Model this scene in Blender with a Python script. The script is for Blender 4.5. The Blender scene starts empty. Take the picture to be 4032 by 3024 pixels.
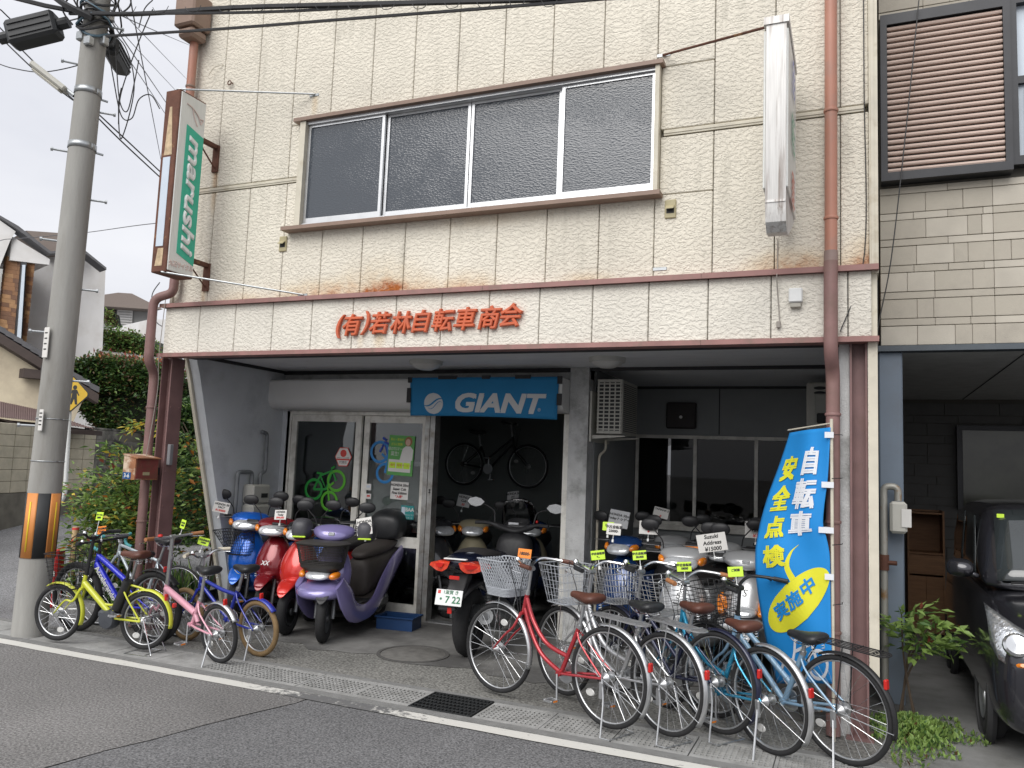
import bpy, math, random
import numpy as np
from mathutils import Vector, Matrix
from math import sin, cos, pi, radians as R
random.seed(7)
sc = bpy.context.scene
COL = sc.collection
# ---------------------------------------------------------------- camera
YAW, PIT, ROL, FPX = 0.404752, 0.101353, 0.0396823, 3165.85
EYE = 1.75
_rt = Vector((cos(YAW), sin(YAW), 0))
_fw = Vector((-sin(YAW)*cos(PIT), cos(YAW)*cos(PIT), sin(PIT)))
_up = _rt.cross(_fw)
CR = _rt*cos(ROL) + _up*sin(ROL)
CU = -_rt*sin(ROL) + _up*cos(ROL)
CF = _fw
cd = bpy.data.cameras.new('camera'); cam = bpy.data.objects.new('camera', cd); COL.objects.link(cam)
mw = Matrix((( CR.x, CU.x, -CF.x, 0), (CR.y, CU.y, -CF.y, 0), (CR.z, CU.z, -CF.z, EYE), (0, 0, 0, 1)))
cam.matrix_world = mw
cd.sensor_width = 36; cd.lens = 36*FPX/4032; cd.clip_end = 3000; cd.clip_start = .05
sc.camera = cam
# ---------------------------------------------------------------- world: overcast sky
SUN_EL, SUN_AZ = 44, 188        # degrees; azimuth measured from +Y clockwise (south-west, behind the viewer)
wd = bpy.data.worlds.new('World'); sc.world = wd; wd.use_nodes = True
nt = wd.node_tree; N = nt.nodes; bg = N['Background']
sky = N.new('ShaderNodeTexSky'); sky.sky_type = 'NISHITA'; sky.sun_disc = False
sky.sun_elevation = R(SUN_EL); sky.sun_rotation = R(SUN_AZ); sky.dust_density = 4; sky.air_density = 1.4
hs = N.new('ShaderNodeHueSaturation'); hs.inputs['Saturation'].default_value = .25
tc = N.new('ShaderNodeTexCoord'); mp = N.new('ShaderNodeMapping'); mp.inputs['Scale'].default_value = (1, 1, 2.6)
nz = N.new('ShaderNodeTexNoise'); nz.inputs['Scale'].default_value = 2.2; nz.inputs['Detail'].default_value = 5; nz.inputs['Roughness'].default_value = .52
rp = N.new('ShaderNodeValToRGB')
rp.color_ramp.elements[0].position = .3; rp.color_ramp.elements[0].color = (4.85, 4.95, 5.4, 1)
rp.color_ramp.elements[1].position = .72; rp.color_ramp.elements[1].color = (6.3, 6.32, 6.55, 1)
mx = N.new('ShaderNodeMixRGB'); mx.inputs[0].default_value = .85
nt.links.new(tc.outputs['Generated'], mp.inputs['Vector']); nt.links.new(mp.outputs[0], nz.inputs['Vector'])
nt.links.new(nz.outputs['Fac'], rp.inputs[0]); nt.links.new(sky.outputs[0], hs.inputs['Color'])
nt.links.new(hs.outputs[0], mx.inputs[1]); nt.links.new(rp.outputs[0], mx.inputs[2])
nt.links.new(mx.outputs[0], bg.inputs['Color']); bg.inputs['Strength'].default_value = .1
sd = bpy.data.lights.new('sun', 'SUN'); sd.energy = 1.5; sd.angle = R(50); sd.color = (1, .975, .94)
so = bpy.data.objects.new('sun', sd); COL.objects.link(so)
_sv = Vector((sin(R(SUN_AZ))*cos(R(SUN_EL)), cos(R(SUN_AZ))*cos(R(SUN_EL)), sin(R(SUN_EL))))
so.rotation_euler = _sv.to_track_quat('Z', 'Y').to_euler(); so.location = (0, -6, 14)
sc.view_settings.view_transform = 'Standard'; sc.view_settings.look = 'None'; sc.view_settings.gamma = 1
sc.view_settings.use_curve_mapping = False; sc.view_settings.exposure = .75
try:
    sc.cycles.max_bounces = 7; sc.cycles.diffuse_bounces = 4; sc.cycles.transparent_max_bounces = 12
    sc.cycles.sample_clamp_indirect = 6; sc.cycles.caustics_reflective = False; sc.cycles.caustics_refractive = False
except Exception: pass

# ---------------------------------------------------------------- pixel (2212 px wide copy of the photo) -> world
S2 = 4032/2212
def ray(x, y): return CR*((x*S2-2016)/FPX) - CU*((y*S2-1512)/FPX) + CF
CAM = Vector((0, 0, EYE))
def aY(x, y, Y): d = ray(x, y); return CAM + d*(Y/d.y)
def aX(x, y, X): d = ray(x, y); return CAM + d*(X/d.x)
def aZ(x, y, Z=0): d = ray(x, y); return CAM + d*((Z-EYE)/d.z)
def aD(x, y, D): return CAM + ray(x, y)*D

# ---------------------------------------------------------------- materials
MATS = {}
def mat(name, col, rough=.6, metal=0, var=.12, scale=8, bump=0, bscale=60, spec=.5, coat=0, trans=0, emit=None, dirt=None, dscale=3, dlo=.45, dhi=.7, alpha=1, detail=4, stretch=None, flake=0):
    """procedural principled material: base colour with noise variation, optional dirt colour, optional fine bump"""
    if name in MATS: return MATS[name]
    m = bpy.data.materials.new(name); m.use_nodes = True; MATS[name] = m
    t = m.node_tree; n = t.nodes; L = t.links; b = n['Principled BSDF']
    c4 = (*col, 1)
    b.inputs['Base Color'].default_value = c4; b.inputs['Roughness'].default_value = rough; b.inputs['Metallic'].default_value = metal
    b.inputs['Specular IOR Level'].default_value = spec
    if coat: b.inputs['Coat Weight'].default_value = coat; b.inputs['Coat Roughness'].default_value = .08
    if trans: b.inputs['Transmission Weight'].default_value = trans
    if alpha < 1: b.inputs['Alpha'].default_value = alpha
    if emit: b.inputs['Emission Color'].default_value = (*emit[0], 1); b.inputs['Emission Strength'].default_value = emit[1]
    src = None; vec = None
    def coords():
        nonlocal vec
        if vec is None:
            tcn = n.new('ShaderNodeTexCoord'); vec = tcn.outputs['Object']
            g = n.new('ShaderNodeNewGeometry'); vec = g.outputs['Position']
            if stretch:
                mpn = n.new('ShaderNodeMapping'); mpn.inputs['Scale'].default_value = stretch; L.new(vec, mpn.inputs['Vector']); vec = mpn.outputs[0]
        return vec
    if var:
        z = n.new('ShaderNodeTexNoise'); z.inputs['Scale'].default_value = scale; z.inputs['Detail'].default_value = detail; L.new(coords(), z.inputs['Vector'])
        r = n.new('ShaderNodeMapRange'); r.inputs['From Min'].default_value = .25; r.inputs['From Max'].default_value = .75
        r.inputs['To Min'].default_value = 1-var; r.inputs['To Max'].default_value = 1+var; L.new(z.outputs['Fac'], r.inputs['Value'])
        v = n.new('ShaderNodeMixRGB'); v.blend_type = 'MULTIPLY'; v.inputs[0].default_value = 1; v.inputs[1].default_value = c4; L.new(r.outputs[0], v.inputs[2]); src = v.outputs[0]
    if dirt:
        z = n.new('ShaderNodeTexNoise'); z.inputs['Scale'].default_value = dscale; z.inputs['Detail'].default_value = 8; z.inputs['Roughness'].default_value = .65; L.new(coords(), z.inputs['Vector'])
        r = n.new('ShaderNodeValToRGB'); r.color_ramp.elements[0].position = dlo; r.color_ramp.elements[1].position = dhi
        L.new(z.outputs['Fac'], r.inputs[0])
        v = n.new('ShaderNodeMixRGB'); v.inputs[2].default_value = (*dirt, 1); L.new(r.outputs[0], v.inputs[0])
        if src is not None: L.new(src, v.inputs[1])
        else: v.inputs[1].default_value = c4
        src = v.outputs[0]
    if src is not None: L.new(src, b.inputs['Base Color'])
    if bump:
        z = n.new('ShaderNodeTexNoise'); z.inputs['Scale'].default_value = bscale; z.inputs['Detail'].default_value = 3; L.new(coords(), z.inputs['Vector'])
        bp = n.new('ShaderNodeBump'); bp.inputs['Strength'].default_value = min(1, bump); bp.inputs['Distance'].default_value = .01; L.new(z.outputs['Fac'], bp.inputs['Height']); L.new(bp.outputs[0], b.inputs['Normal'])
    return m

# ---------------------------------------------------------------- mesh builder
class MB:
    def __init__(s, M=None): s.v = []; s.f = []; s.mi = []; s.M = M; s.k = 0
    def _add(s, vs, fs):
        o = len(s.v)
        if s.M is not None: vs = [s.M @ Vector(p) for p in vs]
        s.v += [tuple(p) for p in vs]; s.f += [tuple(i+o for i in f) for f in fs]; s.mi += [s.k]*len(fs)
        return s
    def box(s, x0, x1, y0, y1, z0, z1):
        return s._add([(x0,y0,z0),(x1,y0,z0),(x1,y1,z0),(x0,y1,z0),(x0,y0,z1),(x1,y0,z1),(x1,y1,z1),(x0,y1,z1)],
                      [(0,3,2,1),(4,5,6,7),(0,1,5,4),(1,2,6,5),(2,3,7,6),(3,0,4,7)])
    def cbox(s, x0, x1, y0, y1, z0, z1, b=.01):
        """box with chamfered edges"""
        b = min(b, (x1-x0)*.45, (y1-y0)*.45, (z1-z0)*.45)
        vs = []; idx = {}
        cx, cy, cz = (x0, x1), (y0, y1), (z0, z1)
        for i in (0, 1):
            for j in (0, 1):
                for k in (0, 1):
                    sx, sy, sz = (1-2*i)*b, (1-2*j)*b, (1-2*k)*b
                    for a, (dx, dy, dz) in enumerate(((0, sy, sz), (sx, 0, sz), (sx, sy, 0))):
                        idx[i, j, k, a] = len(vs); vs.append((cx[i]+dx, cy[j]+dy, cz[k]+dz))
        F = []
        g = lambda *q: idx[q]
        for i in (0, 1):
            q = [g(i,0,0,0), g(i,1,0,0), g(i,1,1,0), g(i,0,1,0)]; F.append(q if i else q[::-1])
            q = [g(0,i,0,1), g(0,i,1,1), g(1,i,1,1), g(1,i,0,1)]; F.append(q if i else q[::-1])
            q = [g(0,0,i,2), g(1,0,i,2), g(1,1,i,2), g(0,1,i,2)]; F.append(q if i else q[::-1])
        for i in (0, 1):
            for j in (0, 1):
                q = [g(i,j,0,0), g(i,j,1,0), g(i,j,1,1), g(i,j,0,1)]; F.append(q if (i == j) else q[::-1])
                q = [g(i,0,j,0), g(i,0,j,2), g(i,1,j,2), g(i,1,j,0)]; F.append(q if (i == j) else q[::-1])
                q = [g(0,i,j,1), g(1,i,j,1), g(1,i,j,2), g(0,i,j,2)]; F.append(q if (i == j) else q[::-1])
                for k in (0, 1):
                    q = [g(i,j,k,0), g(i,j,k,1), g(i,j,k,2)]; F.append(q if (i+j+k) % 2 else q[::-1])
        return s._add(vs, F)
    def prism(s, pts, n, d):
        """planar polygon (3D points) extruded by vector d"""
        k = len(pts); d = Vector(d); p = [Vector(q) for q in pts]
        vs = p+[q+d for q in p]
        return s._add(vs, [tuple(range(k))[::-1], tuple(range(k, 2*k))]+[(i, (i+1) % k, k+(i+1) % k, k+i) for i in range(k)])
    def tube(s, path, r, n=8, closed=False, cap=True, flat=1, upv=None):
        P = [Vector(p) for p in path]; k = len(P)
        rs = r if isinstance(r, (list, tuple)) else [r]*k
        vs = []; prev = None
        for i in range(k):
            if closed: t = P[(i+1) % k]-P[i-1]
            else: t = P[min(i+1, k-1)]-P[max(i-1, 0)]
            if t.length < 1e-9: t = Vector((0, 0, 1))
            t.normalize()
            if prev is None:
                a = Vector(upv) if upv else (Vector((0, 0, 1)) if abs(t.z) < .9 else Vector((0, 1, 0)))
                u = (a-t*a.dot(t)).normalized()
            else:
                u = prev-t*prev.dot(t)
                u = u.normalized() if u.length > 1e-6 else t.orthogonal().normalized()
            w = t.cross(u); prev = u
            for j in range(n):
                a = 2*pi*j/n
                vs.append(P[i]+(u*(cos(a)*flat)+w*sin(a))*rs[i])
        fs = []
        for i in range(k if closed else k-1):
            i2 = (i+1) % k
            for j in range(n): fs.append((i*n+j, i*n+(j+1) % n, i2*n+(j+1) % n, i2*n+j))
        if cap and not closed:
            fs.append(tuple(range(n))[::-1]); fs.append(tuple((k-1)*n+j for j in range(n)))
        return s._add(vs, fs)
    def lathe(s, prof, n=16, M=None):
        """profile [(r,z)] around local z, transform M"""
        vs = []
        for r_, z in prof:
            for j in range(n):
                a = 2*pi*j/n; p = Vector((r_*cos(a), r_*sin(a), z)); vs.append(M @ p if M else p)
        fs = []
        for i in range(len(prof)-1):
            for j in range(n): fs.append((i*n+j, i*n+(j+1) % n, (i+1)*n+(j+1) % n, (i+1)*n+j))
        if prof[0][0] > 1e-6: fs.append(tuple(range(n))[::-1])
        if prof[-1][0] > 1e-6: fs.append(tuple((len(prof)-1)*n+j for j in range(n)))
        return s._add(vs, fs)
    def torus(s, Rr, r, n=36, m=8, c=(0, 0, 0), sq=1):
        """ring in the xz plane (axis y)"""
        vs = []; c = Vector(c)
        for i in range(n):
            a = 2*pi*i/n
            for j in range(m):
                b_ = 2*pi*j/m; q = Rr+r*cos(b_); vs.append(c+Vector((q*cos(a), r*sq*sin(b_), q*sin(a))))
        return s._add(vs, [(i*m+j, ((i+1) % n)*m+j, ((i+1) % n)*m+(j+1) % m, i*m+(j+1) % m) for i in range(n) for j in range(m)])
    def rings(s, rings, cap=True, closed=True):
        k = len(rings[0]); vs = [p for r_ in rings for p in r_]; fs = []
        for i in range(len(rings)-1):
            for j in range(k if closed else k-1): fs.append((i*k+j, i*k+(j+1) % k, (i+1)*k+(j+1) % k, (i+1)*k+j))
        if cap and closed:
            fs.append(tuple(range(k))[::-1]); fs.append(tuple((len(rings)-1)*k+j for j in range(k)))
        return s._add(vs, fs)
    def grid(s, pts, nu, nv):
        return s._add(pts, [(i*nv+j, (i+1)*nv+j, (i+1)*nv+j+1, i*nv+j+1) for i in range(nu-1) for j in range(nv-1)])
    def mesh(s, name, mats, ang=35):
        me = bpy.data.meshes.new(name); me.from_pydata(s.v, [], s.f)
        for m in (mats if isinstance(mats, (list, tuple)) else [mats]): me.materials.append(m)
        if any(s.mi): me.polygons.foreach_set('material_index', s.mi)
        if ang:
            me.shade_smooth(); me.set_sharp_from_angle(angle=R(ang))
        me.update(); return me
    def obj(s, name, mats, parent=None, ang=35, kind=None, sub=0, solid=0, bev=0):
        o = link(name, s.mesh(name, mats, ang if not sub else 180), parent)
        if sub:
            md = o.modifiers.new('sub', 'SUBSURF'); md.levels = md.render_levels = sub
        if bev:
            md = o.modifiers.new('bev', 'BEVEL'); md.width = bev; md.segments = 2; md.limit_method = 'ANGLE'
        if solid:
            md = o.modifiers.new('sol', 'SOLIDIFY'); md.thickness = solid; md.offset = 0
        if kind: o['kind'] = kind
        return o
def link(name, me, parent=None):
    o = bpy.data.objects.new(name, me); COL.objects.link(o)
    if parent: o.parent = parent
    return o
def tag(o, label, cat, group=None):
    o['label'] = label; o['category'] = cat
    if group: o['group'] = group
    return o
def thing(name, label, cat, loc=(0, 0, 0), rz=0, group=None, rot=None):
    o = bpy.data.objects.new(name, None); COL.objects.link(o); o.location = loc
    o.rotation_euler = rot if rot else (0, 0, rz); o.empty_display_size = .1
    return tag(o, label, cat, group)
def bend(pts, r=.03, n=5):
    """round the corners of a polyline"""
    P = [Vector(p) for p in pts]; out = [P[0]]
    for i in range(1, len(P)-1):
        a, b, c = P[i-1], P[i], P[i+1]
        d1 = (a-b); d2 = (c-b); k = min(r, d1.length*.45, d2.length*.45)
        p, q = b+d1.normalized()*k, b+d2.normalized()*k
        for j in range(n+1):
            t = j/n; out.append(p*(1-t)**2+b*2*t*(1-t)+q*t*t)
    out.append(P[-1]); return out
def arc(c, r, a0, a1, n, ax='xz'):
    o = []
    for i in range(n+1):
        a = R(a0+(a1-a0)*i/n); u, w = r*cos(a), r*sin(a)
        o.append((c[0]+u, c[1], c[2]+w) if ax == 'xz' else (c[0]+u, c[1]+w, c[2]) if ax == 'xy' else (c[0], c[1]+u, c[2]+w))
    return o
def spline(pts, n=6):
    P = [Vector(p) for p in pts]; out = []
    for i in range(len(P)-1):
        a, b, c, d = P[max(i-1, 0)], P[i], P[i+1], P[min(i+2, len(P)-1)]
        for j in range(n):
            t = j/n; out.append(.5*((2*b)+(c-a)*t+(2*a-5*b+4*c-d)*t*t+(3*b-a-3*c+d)*t**3))
    out.append(P[-1]); return out
def sec(c, hw, hh, e=2.6, n=16, tilt=0, ax='x', up=None, skew=0):
    """superellipse section centred at c, facing local +x (tilt about y, degrees)"""
    o = []; t = R(tilt)
    for i in range(n):
        a = 2*pi*i/n; ca, sa = cos(a), sin(a)
        y = hw*math.copysign(abs(ca)**(2/e), ca); z = hh*math.copysign(abs(sa)**(2/e), sa)
        y *= 1+skew*(z/max(hh, 1e-6))
        o.append((c[0]-z*sin(t), c[1]+y, c[2]+z*cos(t)))
    return o
_tc = {}
def text_data(s, size, shear=0, bold=0, extrude=0, bev=0, sx=1, align='CENTER'):
    """verts/faces of a line of text lying in its own xy plane, centred on the origin"""
    k = (s, size, shear, bold, extrude, bev, sx, align)
    if k in _tc: return _tc[k]
    c = bpy.data.curves.new('text', 'FONT'); c.body = s; c.size = size; c.shear = shear; c.extrude = extrude; c.bevel_depth = bev; c.bevel_resolution = 0
    c.resolution_u = 3; c.align_x = align; c.align_y = 'CENTER'
    o = bpy.data.objects.new('text', c); me = bpy.data.meshes.new_from_object(o)
    v = [Vector((p.co.x*sx, p.co.y, p.co.z)) for p in me.vertices]; f = [tuple(p.vertices) for p in me.polygons]
    bpy.data.objects.remove(o); bpy.data.meshes.remove(me); bpy.data.curves.remove(c)
    if bold:
        V0, F0 = v, f; v = []; f = []
        for q, (dx, dy) in enumerate(((1, 1), (-1, 1), (1, -1), (-1, -1))):
            k0 = len(v); v += [p+Vector((dx*bold, dy*bold, q*.0004)) for p in V0]; f += [tuple(i+k0 for i in t) for t in F0]
    _tc[k] = (v, f); return v, f
def text(name, s, size, m, parent=None, M=None, **kw):
    v, f = text_data(s, size, **kw); b = MB(M); b._add(v, f)
    return b.obj(name, m, parent, ang=30)
def frame(o, x, y):
    """matrix from origin, x axis, y axis"""
    x = Vector(x).normalized(); y = Vector(y); z = x.cross(y).normalized(); y = z.cross(x); o = Vector(o)
    return Matrix(((x.x, y.x, z.x, o.x), (x.y, y.y, z.y, o.y), (x.z, y.z, z.z, o.z), (0, 0, 0, 1)))
WALLF = lambda x, y, z: frame((x, y, z), (1, 0, 0), (0, 0, 1))     # text facing the street (-Y)
def copy_tree(o, parent=None):
    c = o.copy(); COL.objects.link(c); c.parent = parent
    for ch in o.children: copy_tree(ch, c)
    return c
# ================================================================ materials of the setting
def spots_mat(name, col, spots, rust=(.42, .16, .035), rough=.8, relief=.55, rscale=33, grime=(.26, .25, .2), streaks=True):
    """embossed stucco panel paint with rust blooms (x, z, rx, rz, amount) and grime"""
    m = bpy.data.materials.new(name); m.use_nodes = True; MATS[name] = m
    t = m.node_tree; n = t.nodes; L = t.links; b = n['Principled BSDF']; b.inputs['Roughness'].default_value = rough; b.inputs['Specular IOR Level'].default_value = .25
    g = n.new('ShaderNodeNewGeometry'); pos = g.outputs['Position']
    def noise(sc_, det=5, rg=.6, vec=pos):
        z = n.new('ShaderNodeTexNoise'); z.inputs['Scale'].default_value = sc_; z.inputs['Detail'].default_value = det; z.inputs['Roughness'].default_value = rg; L.new(vec, z.inputs['Vector']); return z.outputs['Fac']
    def rng(v, a, b_, c, d):
        r = n.new('ShaderNodeMapRange'); r.inputs['From Min'].default_value = a; r.inputs['From Max'].default_value = b_; r.inputs['To Min'].default_value = c; r.inputs['To Max'].default_value = d; L.new(v, r.inputs['Value']); return r.outputs[0]
    def math_(op, a, b_=None):
        q = n.new('ShaderNodeMath'); q.operation = op
        for i, x in enumerate((a, b_)):
            if x is None: continue
            if isinstance(x, (int, float)): q.inputs[i].default_value = x
            else: L.new(x, q.inputs[i])
        return q.outputs[0]
    v = n.new('ShaderNodeMixRGB'); v.blend_type = 'MULTIPLY'; v.inputs[0].default_value = 1; v.inputs[1].default_value = (*col, 1)
    L.new(rng(noise(1.3, 4), .3, .7, .9, 1.05), v.inputs[2]); src = v.outputs[0]
    # grime: blotches and vertical streaks
    mp_ = n.new('ShaderNodeMapping'); mp_.inputs['Scale'].default_value = (9, 9, .9); L.new(pos, mp_.inputs['Vector'])
    gm = math_('MULTIPLY', rng(noise(1, 5, .6, mp_.outputs[0]), .5, .8, 0, .55), rng(noise(.8, 3), .4, .65, 0, 1))
    gm = math_('ADD', gm, rng(noise(5.5, 8, .7), .64, .78, 0, .5))
    mxg = n.new('ShaderNodeMixRGB'); mxg.inputs[2].default_value = (*grime, 1); L.new(gm, mxg.inputs[0]); L.new(src, mxg.inputs[1]); src = mxg.outputs[0]
    sp = n.new('ShaderNodeSeparateXYZ'); L.new(pos, sp.inputs[0]); tot = None
    nn = rng(noise(7, 6, .7), .3, .7, .35, 1.35)
    for (x, z, rx, rz, am) in spots:
        dx = math_('DIVIDE', math_('SUBTRACT', sp.outputs[0], x), rx); dz = math_('DIVIDE', math_('SUBTRACT', sp.outputs[2], z), rz)
        d = math_('SQRT', math_('ADD', math_('MULTIPLY', dx, dx), math_('MULTIPLY', dz, dz)))
        q = n.new('ShaderNodeMapRange'); q.interpolation_type = 'SMOOTHSTEP'; q.inputs['From Min'].default_value = 1; q.inputs['From Max'].default_value = 0; q.inputs['To Max'].default_value = am; L.new(d, q.inputs['Value'])
        tot = q.outputs[0] if tot is None else math_('ADD', tot, q.outputs[0])
    if tot is not None:
        tot = math_('MINIMUM', math_('MULTIPLY', tot, nn), 1.0)
        rc = n.new('ShaderNodeValToRGB'); rc.color_ramp.elements[0].color = (.62, .42, .17, 1); rc.color_ramp.elements[1].color = (*rust, 1); rc.color_ramp.elements[0].position = .2; rc.color_ramp.elements[1].position = .85; L.new(tot, rc.inputs[0])
        mr = n.new('ShaderNodeMixRGB'); L.new(tot, mr.inputs[0]); L.new(src, mr.inputs[1]); L.new(rc.outputs[0], mr.inputs[2]); src = mr.outputs[0]
    L.new(src, b.inputs['Base Color'])
    # embossed relief: plateaus with ragged edges
    mp2 = n.new('ShaderNodeMapping'); mp2.inputs['Scale'].default_value = (.8, 1, 1.15); L.new(pos, mp2.inputs['Vector'])
    hz = rng(noise(rscale, 2.5, .55, mp2.outputs[0]), .44, .56, 0, 1)
    fine = noise(180, 2); h = math_('ADD', hz, math_('MULTIPLY', fine, .25))
    bp = n.new('ShaderNodeBump'); bp.inputs['Strength'].default_value = relief; bp.inputs['Distance'].default_value = .012; L.new(h, bp.inputs['Height']); L.new(bp.outputs[0], b.inputs['Normal'])
    return m
def glass_mat(name, tint=(.8, .83, .83), gl=.13, rough=.02):
    m = bpy.data.materials.new(name); m.use_nodes = True; MATS[name] = m
    t = m.node_tree; n = t.nodes; L = t.links; n.remove(n['Principled BSDF'])
    tr = n.new('ShaderNodeBsdfTransparent'); tr.inputs[0].default_value = (*tint, 1)
    g = n.new('ShaderNodeBsdfGlossy'); g.inputs['Roughness'].default_value = rough; g.inputs[0].default_value = (.9, .9, .9, 1)
    lw = n.new('ShaderNodeFresnel'); lw.inputs[0].default_value = 1.5
    ml = n.new('ShaderNodeMath'); ml.operation = 'MULTIPLY_ADD'; ml.inputs[1].default_value = gl*10; ml.inputs[2].default_value = 0; L.new(lw.outputs[0], ml.inputs[0])
    mx_ = n.new('ShaderNodeMixShader'); L.new(ml.outputs[0], mx_.inputs[0]); L.new(tr.outputs[0], mx_.inputs[1]); L.new(g.outputs[0], mx_.inputs[2]); L.new(mx_.outputs[0], n['Material Output'].inputs[0])
    return m
WY = 6.12
m_wall = spots_mat('cream_wall_paint', (.745, .70, .60), [(-4.0, 3.2, .8, .5, .6), (-3.86, 3.27, .24, .17, .75), (-4.05, 3.23, .3, .12, .5), (-4.7, 3.18, .8, .34, .75), (-3.1, 3.18, .5, .3, .9), (-5.6, 3.2, .5, .22, .5), (-3.55, 3.2, .3, .3, .4),
    (-.42, 3.22, .5, .28, 1.0), (-2.0, 3.2, .4, .2, .55), (.08, 3.25, .25, .32, .8), (-6.02, 4.5, .06, .45, .6), (-6.05, 3.45, .06, .36, .6), (-4.83, 5.18, .06, .18, .4), (-2.9, 3.87, .9, .12, .2)], rust=(.36, .115, .03))
m_beam = spots_mat('cream_beam_paint', (.745, .71, .63), [(-3.9, 2.82, .09, .12, .5), (-4.1, 2.84, .06, .14, .3)], rust=(.4, .3, .12), relief=.5)
m_red = mat('brown_red_steel_paint', (.2, .115, .11), .55, var=.2, scale=5, dirt=(.16, .09, .07), dscale=6, dlo=.55, dhi=.8, bump=.1)
m_flash = mat('flashing_paint', (.3, .155, .14), .55, var=.18, scale=4, dirt=(.2, .14, .11), dscale=7, dlo=.5, dhi=.75)
m_pipe = mat('terracotta_pipe', (.43, .2, .14), .5, var=.1, scale=3, dirt=(.32, .2, .16), dscale=5, dlo=.5, dhi=.8)
m_pipe2 = mat('maroon_pipe', (.25, .14, .13), .5, var=.15, scale=4, dirt=(.2, .12, .1), dscale=6)
m_alu = mat('aluminium', (.62, .63, .64), .35, .85, var=.08)
m_trimb = mat('brown_window_trim', (.25, .17, .13), .5, var=.1)
m_cream = mat('cream_trim', (.6, .56, .46), .6, var=.1, dirt=(.38, .32, .22), dscale=5, dlo=.55, dhi=.8)
m_conc = mat('concrete_post', (.55, .555, .55), .9, var=.12, scale=6, bump=.5, bscale=90, dirt=(.22, .22, .21), dscale=4, dlo=.5, dhi=.75)
m_porch = mat('grey_porch_wall', (.58, .605, .63), .9, var=.06, scale=3, bump=.35, bscale=70, dirt=(.42, .44, .46), dscale=2.5, dlo=.52, dhi=.8)
m_soffit = mat('soffit_paint', (.72, .735, .75), .8, var=.06, scale=3, dirt=(.2, .2, .2), dscale=9, dlo=.66, dhi=.72, stretch=(1, 3, 1))
m_dark = mat('dark_trim', (.018, .018, .02), .6)
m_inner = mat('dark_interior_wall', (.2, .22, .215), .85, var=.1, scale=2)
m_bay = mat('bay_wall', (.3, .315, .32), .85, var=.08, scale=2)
m_door = mat('door_frame_cream', (.74, .725, .67), .45, var=.08, dirt=(.48, .46, .41), dscale=6)
m_glass = glass_mat('clear_glass'); m_dglass = glass_mat('dark_bay_glass', (.45, .45, .45), .04)
m_letter = mat('orange_letter', (.58, .12, .045), .45, var=.1, dirt=(.5, .12, .06), dscale=12)
m_letside = m_letter
m_steel = mat('galvanised_steel', (.42, .44, .45), .4, .8, var=.15, scale=20)
m_rust = mat('rusty_iron', (.13, .055, .035), .75, .2, var=.3, scale=9, dirt=(.42, .24, .1), dscale=5, dlo=.62, dhi=.72, bump=.3)
m_white = mat('white_plastic', (.72, .73, .72), .4, var=.05)
m_paper = mat('paper_card', (.68, .665, .635), .7, var=.05)
m_black = mat('black_plastic', (.014, .014, .015), .45, var=.1)
m_ink = mat('black_ink', (.02, .02, .02), .6, var=0)
m_redink = mat('red_ink', (.6, .06, .05), .6, var=0)
# patterned window glass
def pat_glass():
    m = bpy.data.materials.new('patterned_glass'); m.use_nodes = True; t = m.node_tree; n = t.nodes; L = t.links; b = n['Principled BSDF']
    b.inputs['Base Color'].default_value = (.04, .05, .064, 1); b.inputs['Roughness'].default_value = .16; b.inputs['Specular IOR Level'].default_value = .9
    g = n.new('ShaderNodeNewGeometry'); mp_ = n.new('ShaderNodeMapping'); mp_.inputs['Rotation'].default_value = (0, R(35), 0); mp_.inputs['Scale'].default_value = (1, 1, 2.2); L.new(g.outputs['Position'], mp_.inputs['Vector'])
    z = n.new('ShaderNodeTexVoronoi'); z.inputs['Scale'].default_value = 42; L.new(mp_.outputs[0], z.inputs['Vector'])
    z2 = n.new('ShaderNodeTexNoise'); z2.inputs['Scale'].default_value = 4; L.new(g.outputs['Position'], z2.inputs['Vector'])
    ad = n.new('ShaderNodeMath'); ad.operation = 'MULTIPLY'; L.new(z.outputs['Distance'], ad.inputs[0]); L.new(z2.outputs['Fac'], ad.inputs[1])
    bp = n.new('ShaderNodeBump'); bp.inputs['Strength'].default_value = .22; bp.inputs['Distance'].default_value = .012; L.new(ad.outputs[0], bp.inputs['Height']); L.new(bp.outputs[0], b.inputs['Normal']); return m
m_pglass = pat_glass()

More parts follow.
